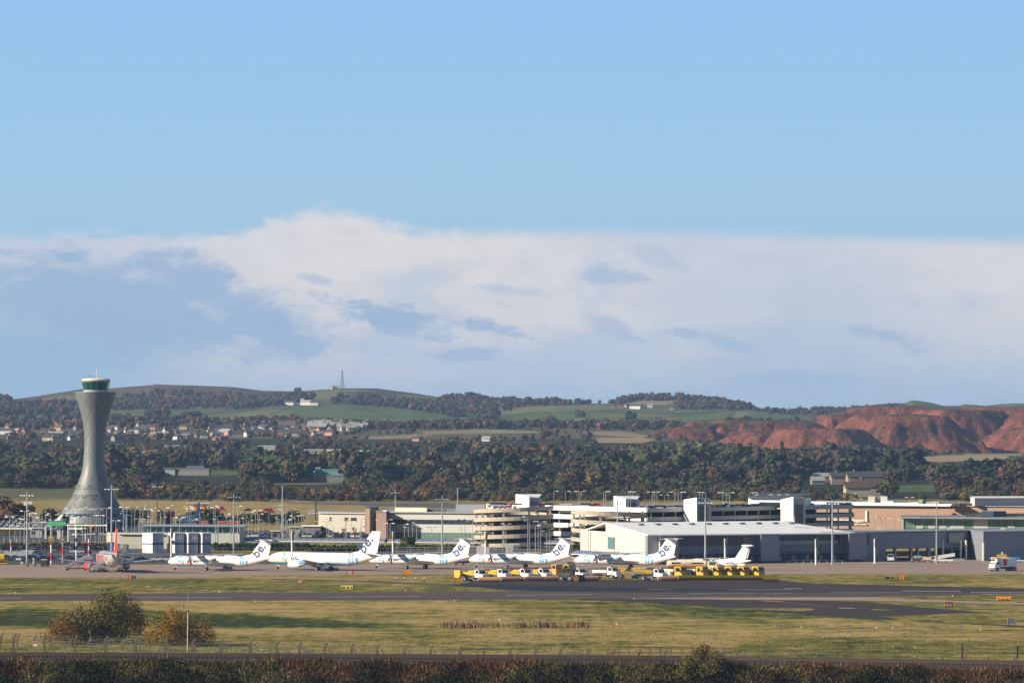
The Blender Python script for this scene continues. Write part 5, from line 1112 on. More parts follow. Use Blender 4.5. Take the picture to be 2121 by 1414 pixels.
def covered_walkway(px0, px1, D0, D1, z, lab):
    B = Bld('covered_walkway', lab, 'walkway', (px0, D0), 'covered walkways with curved roofs')
    (x0, y0), (x1, y1) = pp([(px0, D0), (px1, D1)]); d = Vector((x1 - x0, y1 - y0, 0)); L = d.length; d.normalize(); n = Vector((d.y, -d.x, 0)); N = int(L / 2.4)
    b = MB(); rings = []
    for k in range(N + 1):
        c = Vector((x0, y0, z)) + d * (L * k / N)
        for q in range(9):
            a = pi * q / 8; b.v.append(tuple(c + n * (1.6 * cos(a)) + Vector((0, 0, 1.05 * sin(a)))))
    for k in range(N):
        for q in range(8): i = k * 9 + q; b.f.append((i, i + 1, i + 10, i + 9)); b.mi.append(0)
    B.part('curved_roof', mat('walkway_polycarbonate', (0.16, 0.19, 0.27), .25, var=.3, vs=.4, spec=.8), b, smooth=True)
    b = MB()
    for k in range(N + 1):
        c = Vector((x0, y0, z)) + d * (L * k / N)
        for q in range(6): a0, a1 = pi * q / 6, pi * (q + 1) / 6; b.tube(c + n * (1.66 * cos(a0)) + Vector((0, 0, 1.1 * sin(a0))), c + n * (1.66 * cos(a1)) + Vector((0, 0, 1.1 * sin(a1))), .07, n=4, caps=False)
    B.part('hoop_frame', M_STEEL, b)
    b = MB()
    for k in range(0, N + 1, 2):
        c = Vector((x0, y0, 0)) + d * (L * k / N)
        for s_ in (-1, 1): b.tube(c + n * 1.6 * s_, c + n * 1.6 * s_ + Vector((0, 0, z)), .06, n=4)
    b.tube(Vector((x0, y0, z)) + n * 1.66, Vector((x1, y1, z)) + n * 1.66, .12, n=4); b.tube(Vector((x0, y0, z - 1)) + n * 1.66, Vector((x1, y1, z - 1)) + n * 1.66, .06, n=4)
    B.part('post_row', M_STEELW, b)
covered_walkway(510, 800, 1478, 1462, 1.6, 'curved blue-grey covered walkway in front of the beige shed'); covered_walkway(806, 1190, 1462, 1440, 1.6, 'curved blue-grey covered walkway below the office block and ramps')
covered_walkway(1195, 1345, 1300, 1262, 1.9, 'pale covered walkway at the foot of the white gable wall')
# ---------------------------------------------------------------- aircraft (local frame: nose +x, port +y, origin on the ground)
M_TYRE = M_BLACK
def aircraft_skin(name, base, belly=None, zb=0, win=None, metal=0.0, band=None, rough=0.3):
    def fn(t, tc, v, col):
        sp = t.sep(v); c = (*col, 1.0)
        if belly:
            zlim = t.m('ADD', zb, t.m('MULTIPLY', t.smooth(sp[0], win[1], win[1] - 7.0), 0.35))
            c = t.mix(t.smooth(t.m('SUBTRACT', zlim, sp[2]), -0.03, 0.03), c, belly)
        if band:
            x0, x1, cc = band; k = t.m('MULTIPLY', t.m('GREATER_THAN', sp[0], x0), t.m('LESS_THAN', sp[0], x1)); c = t.mix(t.m('MULTIPLY', k, t.m('LESS_THAN', sp[2], 4.3)), c, cc)
        if win:
            x1, x0, zw, step, hw, hh = win
            f = t.m('FRACT', t.m('DIVIDE', sp[0], step)); k = t.m('LESS_THAN', f, hw)
            k = t.m('MULTIPLY', k, t.m('LESS_THAN', t.m('ABSOLUTE', t.m('SUBTRACT', sp[2], zw)), hh)); k = t.m('MULTIPLY', k, t.m('MULTIPLY', t.m('LESS_THAN', sp[0], x1), t.m('GREATER_THAN', sp[0], x0)))
            c = t.mix(k, c, (0.03, 0.035, 0.05))
        return c
    return mat(name, base, rough, metal, var=0.04, vs=0.5, fn=fn)
SKYB = (0.13, 0.42, 0.68); M_LB = mat('light_blue_lettering', (0.12, 0.40, 0.68), .4, var=0); M_NV = mat('navy_lettering', (0.022, 0.055, 0.19), .4, var=0)
M_LBTRIM = mat('light_blue_trim', SKYB, .35, var=.03); M_GLASSC = mat('cockpit_glass', (0.015, 0.018, 0.02), .1, var=0, spec=.8)
M_BARE = mat('bare_metal', (0.50, 0.50, 0.51), .3, .7, var=.1); M_WINGG = mat('wing_grey_paint', (0.50, 0.52, 0.55), .35, .1, var=.06, vs=.5)
def fus(secs, n=22):
    """secs: x, zc, half width, half height"""
    return [[(x, w_ * cos(2 * pi * i / n), zc + h * sin(2 * pi * i / n)) for i in range(n)] for x, zc, w_, h in secs]
def surf_y(secs, x, z):
    X_ = [s[0] for s in secs][::-1]; zc, w_, h = (float(np.interp(x, X_, [s[k] for s in secs][::-1])) for k in (1, 2, 3))
    q = (z - zc) / h if h > .01 else 9
    return w_ * math.sqrt(1 - q * q) if abs(q) < 1 else -9
def airfoil(x, y, z, c, t, vert=False):
    """ring of 8 points; x is the leading edge"""
    P = [(0, 0), (.08, .5), (.3, 1), (.65, .6), (1, .05), (.65, -.5), (.3, -.8), (.08, -.4)]
    return [(x - c * a, y + (t * b / 2 if vert else 0), z + (0 if vert else t * b / 2)) for a, b in P]
def put_text(parent, secs, s, size, x0, z0, ang, m, fin=0.1, bold=0.02, name='lettering', side=1):
    ca, sa = cos(ang), sin(ang)
    def rm(v):
        u = v.x * ca - v.y * sa; h = v.x * sa + v.y * ca; x = x0 - side * u; z = z0 + h
        if fin < .15:
            X_ = [q[0] for q in secs][::-1]; zc, hh = (float(np.interp(x, X_, [q[k] for q in secs][::-1])) for k in (1, 3)); z = min(max(z, zc - .93 * hh), zc + .93 * hh)
        return Vector((x, side * (max(fin, surf_y(secs, x, z)) + 0.05), z))
    return place_text(name, s, size, m, parent, None, 0.0, bold, remap=rm, cuts=[size * k for k in (-.2, -.1, 0, .1, .2, .3, .4, .5, .6, .7)] if True else None)
def wheel(parent, x, y, r, w_=0.3, name='wheel'):
    b = MB(); b.tube((x, y - w_ / 2, r), (x, y + w_ / 2, r), r, n=14); o = b.build(name, M_TYRE, parent)
    b = MB(); b.tube((x, y - w_ / 2 - .02, r), (x, y + w_ / 2 + .02, r), r * .45, n=8); b.build('hub', M_BARE, o); return o
def gear(T, x, y, ztop, r, dual=.5):
    g = MB(); g.tube((x, y, r), (x, y, ztop), .10, .13, 6); g.tube((x, y, r + .3), (x + .8, y, ztop), .05, n=5); g.cbox((x - .3, y, ztop - .45), (.9, .06, .9)); o = g.build('landing_gear', M_BARE, T)
    for s_ in (-1, 1): wheel(T, x, y + s_ * dual / 2, r, .26)
def turboprop(label, loc, rz, group, plain=False, k=1.0):
    T = thing('turboprop_aircraft', label, 'aircraft', loc, rz, group)
    if not plain:
        secs = [(16.4, 2.05, .04, .04), (16.2, 2.06, .35, .30), (15.6, 2.12, .72, .66), (14.6, 2.28, 1.1, 1.05), (13.4, 2.44, 1.30, 1.30), (12.2, 2.5, 1.35, 1.35), (-7.5, 2.5, 1.35, 1.35), (-10, 2.62, 1.25, 1.22), (-13, 3.0, .85, .82), (-15.5, 3.38, .42, .42), (-16.6, 3.5, .12, .14)]
        m = aircraft_skin('turboprop_livery', (0.78, 0.76, 0.73), SKYB, 1.42, (10.5, -9.5, 2.75, .80, .42, .17))
    else:
        secs = [(10.4, 1.55, .04, .04), (10.2, 1.56, .35, .30), (9.6, 1.62, .62, .56), (8.6, 1.75, .95, .92), (7.4, 1.85, 1.08, 1.1), (-3.5, 1.85, 1.08, 1.1), (-6, 2.0, .95, .92), (-8.6, 2.4, .5, .48), (-10.6, 2.65, .12, .12)]
        m = aircraft_skin('plain_white_livery', (0.80, 0.78, 0.75))
    b = MB(); b.loft(fus(secs)); f = b.build('fuselage', m, T, True)
    nx = secs[0][0]
    b = MB()
    for s_ in (-1, 1):
        pts = [(nx - 1.75, .55, .55), (nx - 1.95, .95, .2), (nx - 2.9, 1.12, .1), (nx - 2.7, .85, .72), (nx - 2.1, .45, .78)] if not plain else [(nx - 1.5, .4, .5), (nx - 1.7, .75, .15), (nx - 2.4, .9, .1), (nx - 2.3, .7, .55), (nx - 1.8, .4, .6)]
        b.add([(x, s_ * (y + .06), secs[3][1] + z) for x, y, z in pts], [tuple(range(5))])
    b.build('cockpit_window', M_GLASSC, f)
    if not plain:
        zw = 3.95; b = MB(); b.loft([airfoil(3.4, -14.2, zw + .15, 1.5, .16), airfoil(4.2, -4.4, zw, 3.0, .38), airfoil(4.2, 4.4, zw, 3.0, .38), airfoil(3.4, 14.2, zw + .15, 1.5, .16)]); b.build('wing', M_WINGG, T, True)
        b = MB(); b.loft([airfoil(4.6, -1.1, 3.8, 5.0, .5), airfoil(4.6, 1.1, 3.8, 5.0, .5)]); b.build('wing_fairing', M_WHITEP, T, True)
        for s_ in (-1, 1):
            y = 4.35 * s_; n_ = MB(); n_.loft([[(x, y + w_ * cos(2 * pi * i / 14), zc + h * sin(2 * pi * i / 14)) for i in range(14)] for x, zc, w_, h in [(5.6, 3.25, .32, .34), (5.0, 3.2, .5, .62), (3, 3.2, .55, .75), (0, 3.25, .5, .7), (-1.8, 3.5, .35, .4), (-3.2, 3.75, .08, .1)]])
            na = n_.build('nacelle', M_WHITEP, T, True); q = MB(); q.cbox((1.8, y + s_ * .53, 2.75), (6.4, .08, .16)); q.build('trim_stripe', M_LBTRIM, na)
            q = MB(); q.cbox((.9, y, 2.45), (2.6, .7, .35)); q.build('gear_door', M_LBTRIM, na)
            p_ = MB(); p_.lathe([(.02, 6.35), (.2, 6.1), (.32, 5.6)], 10, 'x', (0, y, 3.25))
            for i in range(6):
                a = i * pi / 3 + (.45 if s_ > 0 else .2); d_ = Vector((0, cos(a), sin(a))); e = Vector((0, -sin(a), cos(a))); c = Vector((5.85, y, 3.25))
                p_.add([c + d_ * .25 + e * .09 + Vector((.08, 0, 0)), c + d_ * 1.3 + e * .2 + Vector((.1, 0, 0)), c + d_ * 2.05 + e * .12, c + d_ * 2.05 - e * .08, c + d_ * 1.2 - e * .2 - Vector((.1, 0, 0)), c + d_ * .25 - e * .09 - Vector((.08, 0, 0))], [(0, 1, 2, 3, 4, 5)])
            p_.build('propeller', M_DGREY, T)
            gear(T, .9, y, 2.7, .5, .75)
        gear(T, 14.2, 0, 1.6, .33, .4)
        b = MB(); b.loft([airfoil(-7.0, 0, 3.75, 9.0, .10, True), airfoil(-10.4, 0, 4.35, 5.7, .34, True), airfoil(-13.7, 0, 8.05, 3.3, .26, True)]); fin = b.build('tail_fin', M_WHITEP, T, True)
        b = MB(); b.loft([[(x, w_ * cos(2 * pi * i / 10), 8.12 + h * sin(2 * pi * i / 10)) for i in range(10)] for x, w_, h in [(-12.7, .05, .05), (-13.3, .25, .22), (-16.6, .25, .22), (-17.4, .06, .06)]]); b.build('tail_bullet', M_WHITEP, T, True)
        b = MB(); b.loft([airfoil(-14.7, -4.65, 8.25, 1.5, .12), airfoil(-14.1, 0, 8.2, 2.5, .22), airfoil(-14.7, 4.65, 8.25, 1.5, .12)]); b.build('tailplane', M_WINGG, T, True)
        put_text(f, secs, 'fly', 2.7, 12.4, 2.15, 0, M_LB); put_text(f, secs, 'be.', 2.7, 8.9, 2.15, 0, M_NV)
        put_text(f, secs, 'fly', 3.3, -7.6, 1.75, R(5), M_LB, bold=.04); put_text(fin, secs, 'be.', 3.6, -12.5, 3.2, R(50), M_NV, .19, .02)
        for i, c in enumerate([(.8, .4, .02), (.8, .2, .02), (.7, .04, .03), (.5, .02, .1)]):
            q = MB(); x = 9.3 - .42 * i; q.cbox((x, surf_y(secs, x, 1.85) + .02, 1.85), (.3, .05, .22)); q.build('colour_square', mat('square_%d' % i, c, .5, var=0), f)
    else:
        b = MB(); b.loft([airfoil(1.6, -10.4, 3.15, 1.2, .14), airfoil(2.6, 0, 3.0, 2.4, .36), airfoil(1.6, 10.4, 3.15, 1.2, .14)]); b.build('wing', M_WINGG, T, True)
        b = MB(); b.loft([airfoil(3.6, -.95, 2.95, 4.6, .5), airfoil(3.6, .95, 2.95, 4.6, .5)]); b.build('wing_fairing', M_WHITEP, T, True)
        for s_ in (-1, 1):
            y = 3.1 * s_; n_ = MB(); n_.lathe([(.22, 4.4), (.42, 3.9), (.45, 2), (.3, 0), (.06, -1)], 12, 'x', (0, y, 2.7)); n_.build('nacelle', M_WHITEP, T, True)
            p_ = MB()
            for i in range(6):
                a = i * pi / 3; d_ = Vector((0, cos(a), sin(a))); e = Vector((0, -sin(a), cos(a))); c = Vector((4.5, y, 2.7)); p_.add([c + d_ * .1 + e * .07, c + d_ * 1.7 + e * .1, c + d_ * 1.7 - e * .1, c + d_ * .1 - e * .07], [(0, 1, 2, 3)])
            p_.build('propeller', M_DGREY, T)
            gear(T, -.4, 1.5 * s_, 1.2, .38, .01)
        gear(T, 8.4, 0, 1.2, .26, .3)
        b = MB(); b.loft([airfoil(-2.0, 0, 2.9, 6.6, .1, True), airfoil(-6.0, 0, 3.3, 3.6, .3, True), airfoil(-8.3, 0, 6.5, 2.2, .22, True)]); fin = b.build('tail_fin', M_WHITEP, T, True)
        b = MB(); b.cbox((-9.7, 0, 5.0), (.08, .3, 3.3), 0, R(-18)); b.build('rudder_line', M_MGREY, fin)
        b = MB(); b.loft([[(x, w_ * cos(2 * pi * i / 10), 6.6 + h * sin(2 * pi * i / 10)) for i in range(10)] for x, w_, h in [(-7.7, .05, .05), (-8.2, .22, .2), (-10.6, .2, .2), (-11.2, .05, .05)]]); b.build('tail_bullet', M_WHITEP, T, True)
        b = MB(); b.loft([airfoil(-9.3, -3.3, 6.3, 1.1, .1), airfoil(-8.8, 0, 6.3, 1.6, .18), airfoil(-9.3, 3.3, 6.3, 1.1, .1)]); b.build('tailplane', M_WINGG, T, True)
        b = MB(); b.loft([airfoil(-6.4, .1, 1.7, 2.6, .16), airfoil(-7.0, .8, 1.4, 2.0, .1)]); b.build('ventral_fin', M_WHITEP, T)
        put_text(f, secs, 'G-BYHG', .8, -3.2, 1.75, 0, M_MGREY)
    return T
def HD(theta): return pi - R(theta)                    # heading: nose to the left and away by theta degrees
def at_nose(nose_px, base_row, theta, half, ox=0):
    D = GD(base_row); h = Vector((-cos(R(theta)), sin(R(theta)))); 
    return Vector((PX(nose_px, D) - h.x * half, D - 0 * h.y, 0))
tps = [('first white and blue turboprop from the left, in front of the louvred cabins', 343, 1181.0, 32), ('second white and blue turboprop, nose under the tail of the blue-bellied jet', 762, 1177.6, 34.5),
       ('third white and blue turboprop, behind the row of snow ploughs', 971, 1176.6, 35.5), ('fourth white and blue turboprop, in front of the white gable wall', 1190, 1177.8, 36.5)]
for lab, px, row, th in tps:
    turboprop(lab, at_nose(px, row, th, 16.4), HD(th), 'white and blue turboprops parked in a row')
turboprop('small plain white high-wing aircraft with T-tail in front of the grey terminal', at_nose(1408, 1180, 28, 10.4), HD(28), None, plain=True)

def jet_blue():
    secs = [(19.0, 2.65, .04, .04), (18.7, 2.66, .4, .36), (18.0, 2.72, .85, .8), (16.8, 2.88, 1.25, 1.28), (15.2, 3.02, 1.48, 1.58), (13.5, 3.05, 1.5, 1.67), (-9, 3.05, 1.5, 1.67), (-12, 3.25, 1.38, 1.48), (-15.5, 3.75, .9, .95), (-18, 4.1, .48, .5), (-19.6, 4.3, .12, .14)]
    th = 37; T = thing('jet_airliner', 'white twin-jet airliner with pale blue belly and stairs at its rear door', 'aircraft', at_nose(549, 1180.5, th, 19.0), HD(th))
    b = MB(); b.loft(fus(secs)); f = b.build('fuselage', aircraft_skin('jet_blue_livery', (0.78, 0.75, 0.71), SKYB, 2.05, (14.0, -12.5, 3.55, .95, .38, .19)), T, True)
    b = MB()
    for s_ in (-1, 1): b.add([(17.2, s_ * .75, 3.5), (16.9, s_ * 1.15, 3.15), (15.9, s_ * 1.42, 3.2), (16.1, s_ * 1.15, 3.75)], [(0, 1, 2, 3)])
    b.build('cockpit_window', M_GLASSC, f)
    for s_ in (-1, 1):
        b = MB(); b.loft([airfoil(5.2, 1.0 * s_, 1.85, 6.6, .8), airfoil(1.8, 5.0 * s_, 2.25, 3.9, .42), airfoil(-3.6, 13.2 * s_, 3.1, 1.7, .18)]); w_ = b.build('wing', M_WINGG, T, True)
        b = MB(); b.loft([airfoil(-3.6, 13.2 * s_, 3.1, 1.7, .16, True), airfoil(-4.5, 13.7 * s_, 4.2, 1.1, .12, True), airfoil(-5.3, 13.9 * s_, 5.1, .6, .08, True)]); b.build('winglet', M_WHITEP, w_, True)
        y = 4.7 * s_; e = MB(); e.lathe([(.72, 7.5), (.86, 7.2), (.93, 6.2), (.86, 4.6), (.70, 3.7)], 18, 'x', (0, y, 1.55)); en = e.build('engine_cowl', M_WHITEP, T, True)
        e = MB(); e.lathe([(.62, 7.52), (.62, 7.3)], 16, 'x', (0, y, 1.55)); e.build('intake', M_DGREY, en); e = MB(); e.lathe([(.58, 3.75), (.4, 2.8), (.12, 2.2)], 14, 'x', (0, y, 1.55)); e.build('exhaust_cone', M_BARE, en, True)
        e = MB(); e.cbox((4.0, y, 2.35), (4.0, .3, .6)); e.build('pylon', M_LBTRIM, en)
        gear(T, -.5, 2.9 * s_, 2.0, .5, .7)
    gear(T, 15.6, 0, 1.7, .36, .4)
    b = MB(); b.loft([airfoil(-8.4, 0, 4.5, 9.4, .12, True), airfoil(-12.2, 0, 5.2, 6.2, .42, True), airfoil(-16.6, 0, 10.5, 2.9, .26, True)]); fin = b.build('tail_fin', M_WHITEP, T, True)
    b = MB(); b.loft([airfoil(-18.4, -6.0, 4.9, 1.4, .12), airfoil(-14.9, 0, 4.3, 3.6, .3), airfoil(-18.4, 6.0, 4.9, 1.4, .12)]); b.build('tailplane', M_WINGG, T, True)
    put_text(f, secs, 'fly', 2.5, 13.0, 2.75, 0, M_LB); put_text(f, secs, 'be.', 2.5, 9.7, 2.75, 0, M_NV)
    put_text(f, secs, 'fly', 4.2, -9.6, 2.0, R(5), M_LB, bold=.05); put_text(fin, secs, 'be.', 4.3, -14.0, 4.4, R(50), M_NV, .24, .03)
    for i, c in enumerate([(.8, .4, .02), (.8, .2, .02), (.7, .04, .03), (.5, .02, .1), (.25, .03, .3)]):
        q = MB(); x = 9.6 - .6 * i; q.cbox((x, surf_y(secs, x, 2.35) + .02, 2.35), (.42, .05, .26)); q.build('colour_square', mat('square_%d' % i, c, .5, var=0), f)
    for x in (12.2, -10.8): q = MB(); q.cbox((x, surf_y(secs, x, 3.4) + .0, 3.3), (.9, .06, 1.7)); q.build('door', mat('door_grey', (.55, .53, .5), .5), f)
jet_blue()

def jet_red():
    secs = [(16.6, 2.75, .04, .04), (16.3, 2.78, .5, .45), (15.4, 2.9, 1.1, 1.05), (13.8, 3.15, 1.65, 1.7), (12.0, 3.3, 1.88, 1.98), (-6.5, 3.3, 1.88, 1.98), (-10.5, 3.65, 1.6, 1.65), (-13.5, 4.15, 1.05, 1.1), (-15.8, 4.6, .5, .55), (-16.8, 4.75, .22, .25)]
    D = GD(1183.5); psi = 12.0; T = thing('jet_airliner', 'silver airliner with red tail fin and engines seen from behind with stairs attached', 'aircraft', (PX(227, D), D, 0), pi / 2 + R(psi))
    silver = aircraft_skin('silver_livery', (0.47, 0.46, 0.45), None, 0, (11.5, -9, 3.9, .5, .45, .18), 0.25, band=(5.5, 12.5, (0.62, 0.07, 0.06)), rough=.35)
    b = MB(); b.loft(fus(secs, 28)); f = b.build('fuselage', silver, T, True); mr = mat('red_livery', (0.85, 0.03, 0.025), .3, var=.03)
    b = MB()
    for s_ in (-1, 1): b.add([(14.9, s_ * .8, 3.75), (14.6, s_ * 1.25, 3.4), (13.6, s_ * 1.55, 3.5), (13.8, s_ * 1.25, 4.2)], [(0, 1, 2, 3)])
    b.build('cockpit_window', M_GLASSC, f)
    for s_ in (-1, 1):
        b = MB(); b.loft([airfoil(4.2, 1.2 * s_, 2.0, 7.0, .9), airfoil(.8, 5.0 * s_, 2.45, 4.2, .5), airfoil(-4.6, 14.2 * s_, 3.5, 1.7, .2)]); w_ = b.build('wing', mat('silver_wing', (.42, .44, .48), .3, .35, var=.06), T, True)
        b = MB(); b.loft([airfoil(-4.6, 14.2 * s_, 3.5, 1.7, .16, True), airfoil(-5.6, 14.9 * s_, 3.9, .9, .08, True)]); b.build('winglet', mat('silver_wing'), w_, True)
        y = 4.9 * s_; e = MB(); e.lathe([(.85, 6.3), (1.02, 6.0), (1.08, 5.0), (1.0, 3.4), (.82, 2.6)], 20, 'x', (0, y, 1.45)); en = e.build('engine_cowl', mr, T, True)
        e = MB(); e.lathe([(.72, 2.65), (.5, 1.6), (.3, 1.0)], 14, 'x', (0, y, 1.45)); e.build('exhaust_nozzle', M_BARE, en, True); e = MB(); e.cbox((2.6, y, 2.3), (4.4, .3, .7)); e.build('pylon', M_WINGG, en)
        gear(T, -1.2, 2.6 * s_, 2.2, .56, .8)
        b = MB(); b.loft([airfoil(-12.2, .3 * s_, 4.75, 3.6, .3), airfoil(-15.6, 6.3 * s_, 5.4, 1.5, .12)]); b.build('tailplane', mat('silver_wing', (.42, .44, .48)), T, True)
    gear(T, 12.4, 0, 2.0, .36, .4)
    b = MB(); b.loft([airfoil(-5.5, 0, 5.15, 9.5, .14, True), airfoil(-9.6, 0, 5.9, 6.4, .6, True), airfoil(-14.8, 0, 11.6, 2.3, .34, True)]); fin = b.build('tail_fin', mr, T, True)
    put_text(f, secs, 'Jet2', 4.2, 4.8, 2.3, 0, mat('red_lettering', (.68, .06, .06), .4, var=0), bold=.08); put_text(f, secs, '.com', 1.8, -5.3, 3.2, 0, mat('red_lettering'), bold=.03)
    put_text(fin, secs, 'Jet2.com', 1.5, -13.3, 6.0, R(66), M_WHITEP, .30, .03); 
    b = MB(); b.lathe([(.3, -16.75), (.26, -17.1)], 10, 'x', (0, 0, 4.78)); b.build('tail_pipe', M_DGREY, f)
    for x in (12.8, -9.2): q = MB(); q.cbox((x, surf_y(secs, x, 3.5) + .01, 3.4), (1.0, .06, 1.9)); q.build('door', mat('door_grey'), f)
    return T
jet_red()

def blue_aircraft():
    T = thing('parked_aircraft', 'pale blue aircraft half hidden behind the glazed link building', 'aircraft', (PX(394, 1660), 1660, 0), R(228)); mb = mat('pale_blue_livery', (.17, .30, .46), .4)
    b = MB(); b.lathe([(.05, 5.0), (.6, 4.4), (1.25, 2.8), (1.35, 1), (1.3, -2), (.7, -4.4), (.1, -5.6)], 16, 'x', (0, 0, 5.2)); b.build('fuselage', mb, T, True)
    b = MB(); b.loft([airfoil(-2.4, 0, 6.0, 2.6, .3, True), airfoil(-3.9, 0, 11.4, 1.0, .2, True)]); b.build('tail_fin', mb, T, True)
    b = MB(); b.loft([airfoil(1.2, -6, 5.0, 1.2, .2), airfoil(1.6, 0, 4.8, 2.4, .3), airfoil(1.2, 6, 5.0, 1.2, .2)]); b.build('wing', M_WINGG, T, True); gear(T, 2.8, 0, 4.2, .4); gear(T, -.6, 1.5, 4.2, .5); gear(T, -.6, -1.5, 4.2, .5)
blue_aircraft()
for x0, x1, lab in [(415, 431, 'left orange barrier stack behind the glazed roof'), (450, 466, 'middle orange barrier stack behind the glazed roof'), (486, 498, 'right orange barrier stack behind the glazed roof'), (467, 482, 'white cabin between the orange barrier stacks')]:
    B = Bld('barrier_stack' if 'orange' in lab else 'site_cabin', lab, 'barriers' if 'orange' in lab else 'cabin', (x0, 1600)); B.plan('body', mat('barrier_orange', (.60, .10, .03), .6, fn=seams(.7, 0, .5, .15)) if 'orange' in lab else M_WHITEP, [(x0, 1600), (x1, 1600), (x1, 1603), (x0, 1603)], 0, 5.6); B.plan('top_rail', M_STEEL, [(x0, 1600), (x1, 1600), (x1, 1603), (x0, 1603)], 5.6, 5.8)
for x0, x1, D, h, m, lab in [(512, 534, 1500, 2.6, M_CLADL, 'small grey kiosk right of the glazed link building'), (560, 580, 1560, 3.0, M_MGREY, 'dark grey hut among the lamp posts'), (598, 622, 1600, 3.6, M_BEIGE, 'pale hut left of the low dark store'), (60, 88, 1600, 3.2, M_CLADL, 'small grey cabin under the left lamp posts'), (262, 300, 1500, 3.4, M_MGREY, 'grey store right of the tower foot')]:
    B = Bld('service_hut', lab, 'hut', (x0, D)); w_ = B.plan('wall', m, [(x0, D), (x1, D), (x1, D + 6), (x0, D + 6)], 0, h); B.plan('roof', M_STEELW, [(x0 - 1, D - .5), (x1 + 1, D - .5), (x1 + 1, D + 6.5), (x0 - 1, D + 6.5)], h, h + .25); panel(B, 'window', M_GLASSD, (x0 + 5, D), (x0 + 12, D), 1.2, 2.2, .1, .1, w_)
# ---------------------------------------------------------------- ground vehicles
def stairs(label, loc, rz, L=6.5, Ht=3.2, white=True):
    """passenger stairs, top at +x"""
    T = thing('passenger_stairs', label, 'airstairs', loc, rz, 'wheeled boarding stairs beside the jets'); m = M_WHITEP if white else M_MGREY
    b = MB(); n = 12
    for i in range(n): b.box(-L / 2 + L * .8 * i / n, -L / 2 + L * .8 * (i + 1) / n + .05, -.65, .65, Ht * i / n + .25, Ht * (i + 1) / n + .15)
    b.build('step_flight', M_STEEL, T)
    for s_ in (-1, 1):
        b = MB(); b.prism([(-L / 2, .35), (-L / 2, 1.0), (L * .3, Ht + .95), (L / 2, Ht + .95), (L / 2, Ht + .1), (L * .3, Ht + .1)], s_ * .75 - .05, s_ * .75 + .05, 'y'); b.build('side_panel', m, T)
        b = MB(); b.tube((L * .3, s_ * .6, .4), (L * .3, s_ * .6, Ht), .07, n=5); b.tube((-L * .1, s_ * .6, .4), (L * .3, s_ * .6, Ht * .8), .05, n=5); b.build('support_leg', M_STEEL, T)
    b = MB(); b.box(L * .3, L / 2, -.7, .7, Ht - .1, Ht); b.build('landing', M_STEEL, T)
    b = MB(); b.box(-L / 2, L * .38, -.6, .6, .35, .6); b.build('chassis', M_DGREY, T)
    for x in (-L * .4, L * .3):
        for s_ in (-1, 1): wheel(T, x, s_ * .65, .3, .2)
    return T
D = GD(1184)
stairs('white boarding stairs at the front door of the silver airliner', (PX(161, 1208), 1208, 0), R(22), 7.4, 2.9)
stairs('grey boarding stairs at the rear door of the silver airliner', (PX(207, 1190), 1190, 0), R(32), 5.8, 3.0)
stairs('boarding stairs at the rear door of the blue-bellied jet', (PX(684, 1206), 1206, 0), R(38), 6.2, 3.0)

